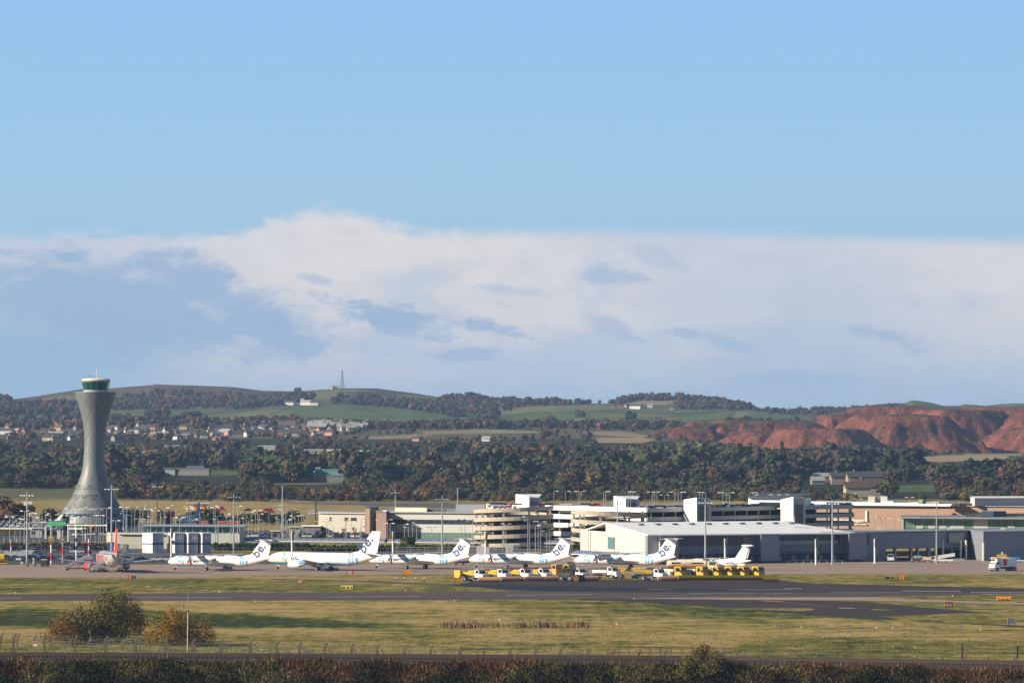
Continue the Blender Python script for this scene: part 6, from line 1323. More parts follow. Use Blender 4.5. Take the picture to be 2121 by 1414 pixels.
M_CABW = mat('white_cab_paint', (0.74, 0.74, 0.72), .35, var=.05); M_PLOR = mat('orange_plough_steel', (0.66, 0.33, 0.17), .5, var=.2, vs=.8); M_PLYE = mat('shaded_yellow_plough_steel', (0.17, 0.14, 0.01), .5, var=.2, vs=.8)  # yellow blade colour is darkened to stand in for its shaded face
def truck_wheels(T, xs, w_, r=.55):
    for x in xs:
        for s_ in (-1, 1): wheel(T, x, s_ * w_, r, .34)
def plough_truck(label, loc, rz, cab='white', body='sweeper', blade=4.6, by=0.0, L=7.0, group=None, red=False):
    """nose +x"""
    T = thing('snow_plough', label, 'snow plough', loc, rz, group or 'snow ploughs lined up on the asphalt'); mc = M_CABW if cab == 'white' else M_YELLOW
    b = MB(); b.box(-L + 1.2, 2.2, -.5, .5, .55, .95); b.box(-1.4, -.2, -1.1, 1.1, .6, 1.2); b.build('chassis', M_DGREY, T)
    ch = 2.95 if cab == 'white' else 3.15
    if cab == 'white': prof = [(0.0, 1.05), (0.0, 2.3), (0.05, ch), (1.25, ch), (1.75, 2.1), (2.75, 1.75), (2.85, 1.0), (2.1, .95)]
    else: prof = [(0.0, 1.05), (0.0, ch), (.15, ch + .15), (1.9, ch + .1), (2.2, 2.2), (2.3, 1.0)]
    b = MB(); b.prism(prof, -1.12, 1.12, 'y'); c = b.build('cab', mc, T)
    b = MB()
    if cab == 'white': b.add([(1.29, -1.0, ch - .1), (1.29, 1.0, ch - .1), (1.76, 1.0, 2.14), (1.76, -1.0, 2.14)], [(0, 1, 2, 3)])
    else: b.add([(1.96, -1.05, ch - .05), (1.96, 1.05, ch - .05), (2.25, 1.05, 2.0), (2.25, -1.05, 2.0)], [(0, 1, 2, 3)])
    b.build('windscreen', M_GLASSC, c)
    for s_ in (-1, 1):
        b = MB(); x1 = 1.2 if cab == 'white' else 1.7; b.add([(.35, s_ * 1.14, ch - .15), (x1, s_ * 1.14, ch - .15), (x1 + .3, s_ * 1.14, 2.05), (.35, s_ * 1.14, 2.05)], [(0, 1, 2, 3)]); b.build('side_window', M_GLASSC, c)
        b = MB(); b.box(1.9, 2.0, s_ * 1.3 - .12, s_ * 1.3 + .12, 1.9, 2.5); b.build('mirror', M_BLACK, c)
    b = MB(); b.box(2.2 if cab != 'white' else 2.4, 2.9, -1.1, 1.1, .6, 1.05); b.build('bumper', M_DGREY if cab != 'white' else M_CABW, T)
    for y in (-.7, .7): b = MB(); b.tube((.6, y, ch + .1), (.6, y, ch + .4), .12, n=6); b.build('beacon', M_RED if red else M_ORANGE, c)
    if red: b = MB(); b.box(.2, 1.2, -1.0, 1.0, ch + .02, ch + .22); b.build('light_bar', M_RED, c)
    truck_wheels(T, (1.3, -L + 3.0) if cab == 'white' else (1.2, -L + 2.6, -L + 4), .95, .58)
    if body == 'sweeper':
        b = MB(); b.prism([(-L - .6, 1.0), (-L - .6, 2.7), (-L + 1.4, 2.6), (-L + 1.6, 1.6), (-L + .9, .8)], -1.15, 1.15, 'y'); b.build('blower_unit', M_YELLOW, T)
        b = MB(); b.cbox((-3.0, 0, 1.95), (4.2, .9, .5), 0, R(5)); b.cbox((-2.2, .3, 2.45), (2.4, .5, .4), 0, R(-3)); b.build('boom', M_YELLOW, T)
        b = MB(); b.tube((-4.2, -1.2, .75), (-4.2, 1.2, .75), .55, n=14); b.build('brush', M_DGREY, T)
    elif body == 'spreader':
        b = MB(); b.prism([(-L + .3, 1.1), (-L, 2.6), (-.4, 2.6), (-.8, 1.1)], -1.1, 1.1, 'y'); b.build('spreader_body', M_CREAM, T)
        b = MB(); b.cbox((-1.0, 0, 1.5), (.9, 2.3, 1.2)); b.build('engine_pack', M_DGREY, T); b = MB(); b.cbox((-3.2, 1.13, 1.9), (2.4, .05, .35)); b.build('side_stripe', M_ORANGE, T)
        b = MB(); b.tube((-L + 1.2, 0, 2.6), (-L + 1.2, 0, 3.0), .3, n=8); b.build('hatch', M_STEEL, T)
    elif body == 'flatbed':
        b = MB(); b.box(-4.6, -.3, -1.15, 1.15, 1.5, 2.1); b.build('drop_side_bed', M_CABW, T); b = MB(); b.box(-3.9, -.6, -1.0, 1.0, 1.0, 1.3); b.build('underframe', M_BLACK, T)
    if blade:
        m = M_PLOR if cab == 'white' else M_PLYE; b = MB(); rings = []
        prof = [(0, .12), (.22, .3), (.30, .65), (.22, 1.0), (.02, 1.22), (-.10, 1.2), (.10, .95), (.17, .65), (.10, .35), (-.08, .18)]
        b.prism([(x + 3.9, z) for x, z in prof], -blade / 2, blade / 2, 'y')
        M_ = Matrix.Translation((3.9, 0, 0)) @ Matrix.Rotation(by, 4, 'Z') @ Matrix.Translation((-3.9, 0, 0)); b.v = [tuple(M_ @ Vector(v)) for v in b.v]
        bl = b.build('plough_blade', m, T)
        b = MB(); b.box(-.02, .02, -blade / 2, blade / 2, .02, .14); b.v = [tuple(M_ @ Vector((x + 3.92, y, z))) for x, y, z in b.v]; b.build('cutting_edge', M_BLACK, bl)
        b = MB(); b.tube((2.6, -.5, .7), (3.8, -.5, .6), .1, n=5); b.tube((2.6, .5, .7), (3.8, .5, .6), .1, n=5); b.build('push_frame', m, T)
    return T
Y = lambda row: GD(row)
RZ = R(-46)                                            # nose to the right and towards the viewer
def tr(px, row): D = Y(row); return (PX(px, D), D, 0)
for i, (lab, px, row, bl, by, red, L) in enumerate([
    ('leftmost snow plough, white cab square behind a long orange blade', 990, 1204, 5.2, R(-38), False, 6.6), ('second snow plough from the left, white cab with long orange blade', 1037, 1202.5, 5.2, R(-30), False, 6.6),
    ('third snow plough from the left, white cab with red light bar', 1083, 1202, 4.4, R(-28), True, 6.2), ('fourth snow plough from the left, beside the orange machine', 1122, 1201.6, 4.4, R(-28), True, 6.0),
    ('snow plough with dark blade right of the wheel loader', 1197, 1201.4, 4.6, R(-30), False, 5.6), ('white-cabbed snow plough right of the long yellow sweeper frame', 1360, 1202, 4.6, R(-30), False, 6.4)]):
    plough_truck(lab, tr(px, row), RZ + R(2) * (i % 3), 'white', 'sweeper' if i < 4 else 'none', bl, by, L, red=red)
plough_truck('white flatbed truck standing between the two groups of ploughs', tr(1263, 1198), RZ + R(8), 'white', 'flatbed', 0, group='snow ploughs lined up on the asphalt')
for i, px in enumerate([1403, 1448, 1480, 1507, 1533, 1563]):
    plough_truck(f'{nth(i + 1)} yellow-cabbed plough truck from the left with a yellow blade', tr(px, 1200.2), RZ + R(4), 'yellow', 'spreader', [5.6, 5.2, 4.2, 3.9, 3.9, 4.4][i], R(-40), 6.6, 'yellow plough trucks at the right of the line')
b = MB(); T = thing('plough_blade', 'spare yellow plough blade at the right end of the line', 'plough blade', tr(1597, 1204.4), R(4)); b.prism([(0, .12), (-.22, .3), (-.30, .65), (-.22, 1.0), (-.02, 1.22), (.10, 1.2), (-.10, .95), (-.17, .65), (-.10, .35), (.08, .18)], -1.9, 1.9, 'x')
b.build('blade', M_PLYE, T); b = MB(); b.cbox((0, .8, .5), (.3, 1.4, .2)); b.build('push_frame', M_DGREY, T)
def long_sweeper():
    T = thing('towed_sweeper', 'long yellow towed sweeper frame with hopper between the flatbed and a plough', 'sweeper', tr(1318, 1197), R(-8))
    b = MB(); b.prism([(-4.6, .9), (-4.9, 2.7), (-2.2, 2.6), (-3.0, 1.4)], -1.1, 1.1, 'y'); b.build('hopper', M_YELLOW, T)
    b = MB(); b.cbox((.5, 0, 1.9), (6.4, .8, .45), 0, R(3)); b.cbox((.6, .5, 2.5), (3.8, .5, .4), 0, R(-2)); b.cbox((3.2, 0, 1.5), (1.6, 1.4, .7)); b.build('main_beam', M_YELLOW, T)
    b = MB(); b.tube((-.6, -2.1, .6), (.9, 2.1, .6), .5, n=14); b.build('brush', M_MGREY, T)
    b = MB(); b.box(1.8, 4.6, -.9, .9, .7, 1.2); b.build('engine_pack', M_DGREY, T)
    for x in (-3.6, 2.6, 3.8):
        for s_ in (-1, 1): wheel(T, x, s_ * .95, .45, .3)
long_sweeper()
def orange_machine(px, row, lab, m):
    T = thing('runway_machine', lab, 'maintenance vehicle', tr(px, row), R(-50), 'tall maintenance machines among the ploughs')
    b = MB(); b.box(-2.2, 1.6, -1.1, 1.1, 1.0, 2.4); b.build('body', m, T); b = MB(); b.box(-.2, 1.4, -1.0, 1.0, 2.4, 3.6); c = b.build('cab', m, T)
    for s_ in (-1, 1): b = MB(); b.box(.0, 1.2, s_ * 1.0 - .02, s_ * 1.0 + .02, 2.6, 3.4); b.build('side_window', M_GLASSC, c)
    b = MB(); b.box(1.4, 1.43, -.85, .85, 2.55, 3.45); b.build('windscreen', M_GLASSC, c); truck_wheels(T, (-1.5, 1.0), 1.0, .6)
orange_machine(1150, 1198.5, 'pale orange machine with a square cab between the ploughs', mat('pale_orange_paint', (.72, .34, .08), .5)); orange_machine(1176, 1198.2, 'yellow square-cabbed machine beside the wheel loader', M_YELLOW)
def loader():
    T = thing('wheel_loader', 'dark wheel loader with raised arm and a front brush', 'loader', tr(1180, 1203), R(-20))
    b = MB(); b.box(-2.6, .4, -1.0, 1.0, .9, 2.0); b.build('body', M_DGREY, T); b = MB(); b.box(-.7, .7, -.75, .75, 2.0, 3.3); c = b.build('cab', M_DGREY, T)
    for s_ in (-1, 1): b = MB(); b.box(-.5, .5, s_ * .75 - .02, s_ * .75 + .02, 2.2, 3.1); b.build('side_window', M_GLASSC, c)
    b = MB(); pts = [(1.0, 1.4), (1.4, 3.1), (1.1, 4.1), (.3, 4.5), (-.6, 4.4)]
    for (x0, z0), (x1, z1) in zip(pts, pts[1:]): b.tube((x0, 0, z0), (x1, 0, z1), .3, .26, 6)
    b.build('arm', M_DGREY, T); b = MB(); b.tube((2.4, -2.2, .8), (2.4, 2.2, .8), .75, n=16); b.build('brush', mat('brush_bristle', (.12, .09, .03), .9, var=.4, vs=3), T)
    b = MB(); b.box(1.2, 1.8, -2.2, 2.2, .7, 1.6); b.build('brush_hood', mat('dark_red_paint', (.12, .02, .02), .5), T); truck_wheels(T, (-1.9, .3), 1.0, .75)
loader()
def tanker():
    D = 1190; T = thing('fuel_tanker', 'cream and orange fuel tanker truck below the tail of the fourth turboprop', 'tanker truck', (PX(1440, D), D, 0), R(-14))
    b = MB(); n = 16; mt = mat('cream_tank_paint', (.74, .62, .42), .35, var=.04)
    b.loft([[(x, .0 + 1.2 * k * cos(2 * pi * i / n), 2.15 + .95 * k * sin(2 * pi * i / n)) for i in range(n)] for x, k in [(-7.4, .75), (-7.2, 1), (2.9, 1), (3.1, .8)]]); t_ = b.build('tank', mt, T, True)
    for s_ in (-1,):
        b = MB(); b.box(-6.0, 2.4, -1.235, -1.2, 2.15, 2.62); b.build('dark_band', mat('dark_band', (.03, .035, .07), .4), t_); b = MB(); b.box(-6.2, 2.6, -1.235, -1.2, 1.85, 2.15); b.build('orange_band', M_ORANGE, t_)
        place_text('tank_lettering', 'Q8Aviation', .62, mat('cream_lettering', (.85, .8, .65), .5, var=0), t_, frame(Vector((-3.6, -1.26, 2.22)), (1, 0, 0)), 0, .01)
    b = MB(); b.box(-7.2, 5.8, -.5, .5, .6, 1.1); b.build('chassis', M_DGREY, T)
    b = MB(); b.prism([(3.5, .9), (3.5, 2.9), (5.6, 2.9), (5.95, 2.0), (6.0, .8)], -1.2, 1.2, 'y'); c = b.build('cab', M_CREAM, T); b = MB(); b.add([(5.68, -1.1, 2.8), (5.68, 1.1, 2.8), (5.99, 1.1, 1.9), (5.99, -1.1, 1.9)], [(0, 1, 2, 3)]); b.build('windscreen', mat('green_tint_glass', (.03, .10, .09), .1, spec=.8), c)
    b = MB(); b.box(3.9, 5.6, -1.23, -1.2, 1.9, 2.75); b.build('side_window', mat('green_tint_glass'), c); b = MB(); b.box(-5, 1, -.3, .3, 3.1, 3.3); b.build('top_rail', M_STEELW, t_)
    truck_wheels(T, (4.7, -3.4, -4.7, -6.0), 1.0, .52)
tanker()
def box_truck():
    D = GD(1182); T = thing('catering_truck', 'white box truck with a red panel driving on the apron at the right', 'truck', (PX(2076, D), D, 0), pi - R(-38))
    b = MB(); b.box(-4.2, 1.4, -1.2, 1.2, 1.15, 3.4); bx = b.build('box_body', M_WHITEP, T); b = MB(); b.box(-.6, .9, 1.2, 1.23, 1.5, 3.1); b.build('red_panel', M_RED, bx)
    b = MB(); b.box(-4.2, 3.6, -.5, .5, .6, 1.1); b.build('chassis', M_DGREY, T); b = MB(); b.prism([(1.7, .8), (1.7, 2.6), (3.0, 2.6), (3.7, 1.8), (3.8, .7)], -1.1, 1.1, 'y'); c = b.build('cab', M_WHITEP, T)
    b = MB(); b.add([(3.06, -1, 2.5), (3.06, 1, 2.5), (3.68, 1, 1.85), (3.68, -1, 1.85)], [(0, 1, 2, 3)]); b.build('windscreen', M_GLASSC, c)
    for s_ in (-1, 1): b = MB(); b.box(2.0, 3.0, s_ * 1.1 - .02, s_ * 1.1 + .02, 1.8, 2.45); b.build('side_window', M_GLASSC, c)
    b = MB(); b.box(.9, 3.9, -1.0, 1.0, 3.4, 3.5); b.build('roof_platform', M_STEEL, T); b = MB(); b.box(4.0, 4.1, -1.2, 1.2, .5, 1.1); b.build('bumper', M_MGREY, T)
    truck_wheels(T, (2.7, -2.6, -3.6), 1.0, .5)
box_truck()
def car_mesh(kind):
    L, Wd, Hh = {'hatch': (4.0, 1.72, 1.48), 'saloon': (4.5, 1.76, 1.44), 'estate': (4.6, 1.8, 1.62), 'van': (5.0, 1.9, 2.1)}[kind]
    P = {'hatch': [(-2, .35), (-2, .9), (-1.75, 1.05), (1.0, .95), (2.0, .75), (2.0, .35)], 'saloon': [(-2.25, .35), (-2.25, .95), (-1.2, 1.0), (1.0, .95), (2.25, .72), (2.25, .35)], 'estate': [(-2.3, .38), (-2.3, 1.0), (1.1, 1.05), (2.3, .8), (2.3, .38)], 'van': [(-2.5, .4), (-2.5, 1.25), (1.3, 1.25), (2.5, 1.0), (2.5, .4)]}[kind]
    C = {'hatch': [(-1.95, .95), (-1.5, 1.45), (.1, 1.48), (.95, .95)], 'saloon': [(-1.6, .98), (-.8, 1.42), (.3, 1.44), (1.1, .95)], 'estate': [(-2.25, 1.0), (-2.0, 1.6), (.3, 1.62), (1.2, 1.05)], 'van': [(-2.5, 1.25), (-2.45, 2.05), (1.0, 2.1), (1.8, 1.25)]}[kind]
    a = MB(); a.prism(P, -Wd / 2, Wd / 2, 'y'); k = len(C); ys = Wd / 2 - .06; yt = Wd / 2 - .22
    g = MB(); tops = [1, 2]
    vs = [(x, -(yt if i in tops else ys), z) for i, (x, z) in enumerate(C)] + [(x, (yt if i in tops else ys), z) for i, (x, z) in enumerate(C)]
    g.add(vs, [(0, 1, 2, 3), (7, 6, 5, 4)] + [(i, (i + 1) % 4, 4 + (i + 1) % 4, 4 + i) for i in range(4)])
    r = MB(); (x1, z1), (x2, z2) = C[1], C[2]; r.add([(x1 - .05, -yt - .02, z1 + .01), (x2 + .08, -yt - .02, z2 + .01), (x2 + .08, yt + .02, z2 + .01), (x1 - .05, yt + .02, z1 + .01), (x1 - .05, -yt - .02, z1 + .05), (x2 + .08, -yt - .02, z2 + .05), (x2 + .08, yt + .02, z2 + .05), (x1 - .05, yt + .02, z1 + .05)], [(0, 3, 2, 1), (4, 5, 6, 7), (0, 1, 5, 4), (1, 2, 6, 5), (2, 3, 7, 6), (3, 0, 4, 7)])
    if kind == 'van': r.box(-2.5, .6, -yt - .1, -yt - .05, 1.25, 2.0); r.box(-2.5, .6, yt + .05, yt + .1, 1.25, 2.0)
    wm = []
    for x in (-L * .31, L * .31):
        for s_ in (-1, 1): q = MB(); q.tube((x, s_ * (Wd / 2 - .2), .31), (x, s_ * (Wd / 2 + .02), .31), .31, n=10); wm.append(q.mesh('wheel', M_TYRE))
    l = MB(); l.box(-L / 2 - .02, -L / 2, -Wd / 2 + .1, -Wd / 2 + .4, .7, .9); l.box(-L / 2 - .02, -L / 2, Wd / 2 - .4, Wd / 2 - .1, .7, .9)
    return a, g, r, wm
CARCOL = {'white': (.75, .75, .74), 'silver': (.42, .43, .45), 'dark grey': (.06, .065, .07), 'black': (.018, .018, .02), 'dark blue': (.02, .035, .10), 'red': (.42, .02, .02), 'blue': (.03, .10, .33), 'pale grey': (.3, .31, .32)}
CM = {k: mat('car_paint_' + k.replace(' ', '_'), v, .25, .2 if k in ('silver', 'pale grey') else 0, var=.03, spec=.7) for k, v in CARCOL.items()}
M_CARG = mat('car_glass', (.012, .014, .018), .08, var=0, spec=.9)
CMESH = {}
for kd in ('hatch', 'saloon', 'estate', 'van'):
    a, g, r, wm = car_mesh(kd); CMESH[kd] = (a.mesh('body', M_WHITEP), g.mesh('cabin_glass', M_CARG), r.mesh('roof_panel', M_WHITEP), wm)
def car(loc, rz, kd, col, group):
    T = thing('parked_van' if kd == 'van' else 'parked_car', None, 'van' if kd == 'van' else 'car', loc, rz, group); bm_, gm, rm, wm = CMESH[kd]
    for nm, me in (('body', bm_), ('cabin_glass', gm), ('roof_panel', rm)):
        o = bpy.data.objects.new(nm, me); COL.objects.link(o); o.parent = T
        if nm != 'cabin_glass': o.material_slots[0].link = 'OBJECT'; o.material_slots[0].material = CM[col]
    for me in wm: o = bpy.data.objects.new('wheel', me); COL.objects.link(o); o.parent = T
    return T
citems = []
KN = {'hatch': 'hatchback', 'saloon': 'saloon car', 'estate': 'estate car', 'van': 'van'}
def put_car(px, D, z, rz, place, group, kd=None, col=None):
    kd = kd or rnd.choices(['hatch', 'saloon', 'estate', 'van'], [5, 3, 3, .5])[0]; col = col or rnd.choices(list(CARCOL), [2.2, 4, 4, 4, 3, 1.8, 1.6, 2])[0]
    citems.append((car((PX(px, D), D, z), rz, kd, col, group), f'{col} {KN[kd]}', place, px))
G1 = 'cars in the open car park behind the aircraft'
for row, x0, x1, dx, ang in [(1113.6, 516, 790, 11.5, 80), (1110.5, 520, 985, 12.5, 100), (1107.2, 560, 985, 13, 78), (1104.0, 590, 990, 14, 98), (1100.6, 680, 990, 14.5, 82)]:
    x = x0 + rnd.uniform(0, 6)
    while x < x1:
        D = GD(row)
        if rnd.random() < .88 and not (row < 1106 and 655 < x < 790 and row < 1102): put_car(x, D + rnd.uniform(-2, 2), .05, R(ang + rnd.uniform(-8, 8)) + (pi if rnd.random() < .4 else 0), ("in the front row" if row > 1113 else "in the second row" if row > 1110 else "in the middle row" if row > 1106 else "in the fourth row" if row > 1102 else "by the office wall"), G1)
        x += dx * rnd.uniform(.85, 1.3)
G2_ = 'cars on the roof deck of the multi-storey car park'
for x, kd, col in [(1023, 'estate', 'silver'), (1037, 'estate', 'silver'), (1050, 'saloon', 'silver'), (1062, 'hatch', 'red'), (1075, 'saloon', 'white')]: put_car(x, 1484 + (1075 - x) * .2, 12.1, R(170), 'behind the left white parapet', G2_, kd, col)
for x, kd, col in [(1110, 'saloon', 'dark blue'), (1116, 'hatch', 'red'), (1133, 'estate', 'dark blue'), (1208, 'estate', 'silver'), (1218, 'saloon', 'black'), (1232, 'hatch', 'red')]: put_car(x, 1486, 12.1, R(165), 'on the deck between the spiral ramps', G2_, kd, col)
for x, kd, col in [(1328, 'saloon', 'white'), (1345, 'saloon', 'dark blue'), (1358, 'estate', 'white'), (1368, 'hatch', 'red'), (1386, 'saloon', 'white'), (1398, 'hatch', 'silver'), (1410, 'saloon', 'white')]: put_car(x, 1436 + (x - 1340) * .165 + 2, 12.1, R(185), 'left of the tall stair tower', G2_, kd, col)
x = 1472
while x < 1612: put_car(x, 1431 + (x - 1340) * .165 + 3, 12.1, R(100 + rnd.uniform(-10, 10)), 'right of the tall stair tower', G2_); x += rnd.uniform(9.5, 13)
for x, kd, col in [(1558, 'hatch', 'white'), (1675, 'hatch', 'white'), (1715, 'estate', 'silver'), (1730, 'hatch', 'blue'), (1742, 'saloon', 'black'), (1752, 'hatch', 'black')]: put_car(x, 1431 + (x - 1340) * .165 + 3.5, 12.1, R(185), 'along the grey parapet by the pavilion', G2_, kd, col)
G3 = 'cars parked behind the fence at the left'
for row, x0, x1, dx, lab in [(1161, -6, 176, 17, 'beside the grey barrier'), (1159, 385, 470, 17, 'below the louvred cabins'), (1155, 0, 90, 26, 'behind the grey barrier'), (1162, 268, 380, 24, 'behind the silver jet wing')]:
    x = x0
    while x < x1: put_car(x, GD(row) + rnd.uniform(-4, 4), .05, R(rnd.choice((5, 175, 80)) + rnd.uniform(-12, 12)), lab, G3, col=rnd.choice(['dark blue', 'dark grey', 'blue', 'silver', 'black', 'pale grey'])); x += dx * rnd.uniform(.8, 1.3)
for row, x0, x1, dx, lab in [(1103, 2, 92, 13, 'under the left canopy'), (1107.5, -4, 130, 14, 'left of the toll booths'), (1110, 140, 222, 13, 'below the white gantry'), (1146, 60, 200, 21, 'behind the marker poles')]:
    x = x0
    while x < x1: put_car(x, GD(row) + rnd.uniform(-4, 4), .07, R(rnd.choice((5, 175, 80)) + rnd.uniform(-12, 12)), lab, G3); x += dx * rnd.uniform(.8, 1.4)
G4 = 'cars on the road below the control tower'
for px, row, kd, col in [(184, 1098.5, 'estate', 'silver'), (214, 1098.5, 'hatch', 'silver'), (150, 1099, 'hatch', 'black'), (245, 1098, 'saloon', 'white'), (198, 1100.5, 'hatch', 'black'), (110, 1082, 'saloon', 'dark blue'), (130, 1080, 'hatch', 'blue'), (95, 1084, 'van', 'white'), (40, 1086, 'hatch', 'dark grey'), (62, 1078, 'estate', 'white')]:
    put_car(px, GD(row), .05, R(rnd.uniform(-15, 15)), 'on the road by the control tower', G4, kd, col)
for px, row, kd, col, lab in [(457, 1058, 'van', 'red', 'on the far perimeter road'), (558, 1062, 'van', 'red', 'on the far perimeter road'), (650, 1066, 'van', 'white', 'on the far perimeter road'), (395, 1086, 'saloon', 'blue', 'by the hedge behind the link building'), (1845, 1162.4, 'van', 'white', 'at the undercroft of the grey terminal'), (515, 1059, 'saloon', 'dark grey', 'on the far perimeter road')]:
    put_car(px, GD(row) if row < 1150 else GD(row), .05, R(85) if px > 1800 else R(5), lab, 'vehicles beyond the car park', kd, col)
label_all(citems)
def small_vehicle(name, lab, cat, px, row, rz, parts):
    D = GD(row); T = thing(name, lab, cat, (PX(px, D), D, 0), rz)
    for nm, m, boxes in parts:
        b = MB()
        for bx in boxes: b.box(*bx)
        b.build(nm, m, T)
    for x in (-1.0, 1.0):
        for s_ in (-1, 1): wheel(T, x, s_ * .6, .3, .2)
    return T
small_vehicle('baggage_tug', 'black square tug with white roof edge at the left of the apron', 'tug', 93, 1173.5, R(80), [('body', M_BLACK, [(-1.3, 1.3, -.85, .85, .4, 1.3)]), ('cab', M_BLACK, [(-.9, .6, -.8, .8, 1.3, 1.95)]), ('roof', M_WHITEP, [(-1.0, .7, -.85, .85, 1.95, 2.05)])])
small_vehicle('baggage_trolley', 'low flat trolley beside the floodlight mast at the left', 'trolley', 65, 1172.5, R(2), [('deck', M_MGREY, [(-3.0, 3.0, -.7, .7, .55, .7)]), ('end_rail', M_STEELW, [(.4, .7, -.6, .6, .7, 2.4), (-2.9, -2.3, -.6, .6, .7, 1.3)])])
small_vehicle('tow_bar_trolley', 'dark tow bar trolley in front of the first turboprop', 'trolley', 470, 1183.5, R(4), [('deck', M_DGREY, [(-2.4, 2.2, -.5, .5, .55, .8), (-3.2, -2.2, -.1, .1, .6, .7)]), ('post', M_STEEL, [(-1.2, -1.1, -.05, .05, .8, 2.3), (.4, .5, -.05, .05, .8, 2.3)]), ('tool_box', M_BLACK, [(-.4, 1.4, -.4, .4, .8, 1.3)])])
small_vehicle('equipment_trailer', 'grey trailer rig under the third turboprop', 'trailer', 1052, 1181, R(-6), [('deck', M_DGREY, [(-2.6, 2.4, -.5, .5, .55, .8)]), ('post', M_STEEL, [(-2.1, -2.0, -.05, .05, .8, 2.6), (-.2, -.1, -.05, .05, .8, 2.2)])])
small_vehicle('belt_loader', 'white belt loader with sloping conveyor at the right undercroft', 'belt loader', 1952, 1164, R(-4), [('chassis', M_WHITEP, [(-3.6, 3.0, -.8, .8, .4, .9)]), ('end_rail', M_STEEL, [(3.0, 6.2, -.7, -.65, .3, 1.1)])])
b = MB(); D = GD(1164); b.cbox((PX(1957, D), D, 1.75), (5.6, 1.2, .9), 0, R(-9)); o = b.build('conveyor', M_WHITEP); o.parent = bpy.data.objects['belt_loader']; o.matrix_parent_inverse = Matrix.Translation((-PX(1952, D), -D, 0)) if False else Matrix.Identity(4)
for v in o.data.vertices: v.co = Matrix.Rotation(R(4), 3, 'Z') @ (v.co - Vector((PX(1952, D), D, 0)))
small_vehicle('baggage_tug', 'small yellow-marked tug with blue seat left of the belt loader', 'tug', 1897, 1164, R(0), [('body', M_DGREY, [(-.9, 1.0, -.7, .7, .4, 1.2)]), ('hood', M_BLUEPALE, [(-.4, 1.4, -.7, .7, 1.2, 1.9)]), ('bumper', M_YELLOW, [(-1.3, -.9, -.7, .7, .4, .9)])])
small_vehicle('baggage_cart', 'orange and white flat cart behind the small tug', 'cart', 1922, 1164, R(0), [('deck', M_ORANGE, [(-2.6, 1.2, -.7, .7, .6, .8)]), ('load', M_CREAM, [(-1.6, .9, -.6, .6, .8, 1.5)])])
small_vehicle('fuel_bowser', 'small white-topped bowser before the dark doors of the pier', 'tanker trailer', 1591, 1163.5, R(0), [('tank', M_WHITEP, [(-1.5, .4, -.7, .7, .9, 1.9)]), ('engine', M_BLACK, [(.4, 1.3, -.7, .7, .5, 1.5)])])
small_vehicle('dark_pickup', 'dark truck cab behind the tail of the second turboprop', 'truck', 952, 1170, R(0), [('body', M_BLACK, [(-2.6, 2.6, -.9, .9, .6, 1.2)]), ('tilt_cover', M_STEELW, [(-2.4, .8, -.9, .9, 1.2, 2.2)])])
small_vehicle('blue_tractor', 'blue-covered tractor behind the box truck at the right edge', 'tractor', 2104, 1164, R(0), [('body', M_BLUEC, [(-1.9, 1.2, -.8, .8, .7, 1.6)]), ('deck', M_WHITEP, [(-2.0, 3.2, -.8, .8, .4, .7)])])
small_vehicle('cargo_loader', 'pale cargo loader with yellow rail left of the blue tractor', 'cargo loader', 2070, 1164, R(0), [('deck', M_CREAM, [(-2.2, 2.6, -.9, .9, .7, 1.5)]), ('guard_rail', M_YELLOW, [(-.8, 1.9, -.9, -.85, 1.5, 2.3)]), ('stack', M_STEELW, [(.6, 1.0, -.3, .3, 1.5, 2.9)])])
# a crossing of parked aircraft wings far behind and little extras
T = thing('yellow_drum', 'yellow cylinder unit on a yellow base at the left edge', 'drum', (PX(2, 1270), 1270, 0), 0)
b = MB(); b.tube((-1.2, -.3, 1.6), (1.0, -.3, 1.6), 1.25, n=24); b.build('drum', M_YELLOW, T); b = MB(); b.box(-2, 1.8, -1, 1, .0, .3); b.box(-1, -.2, -.5, .5, .3, 1); b.build('base', M_YELLOW, T)
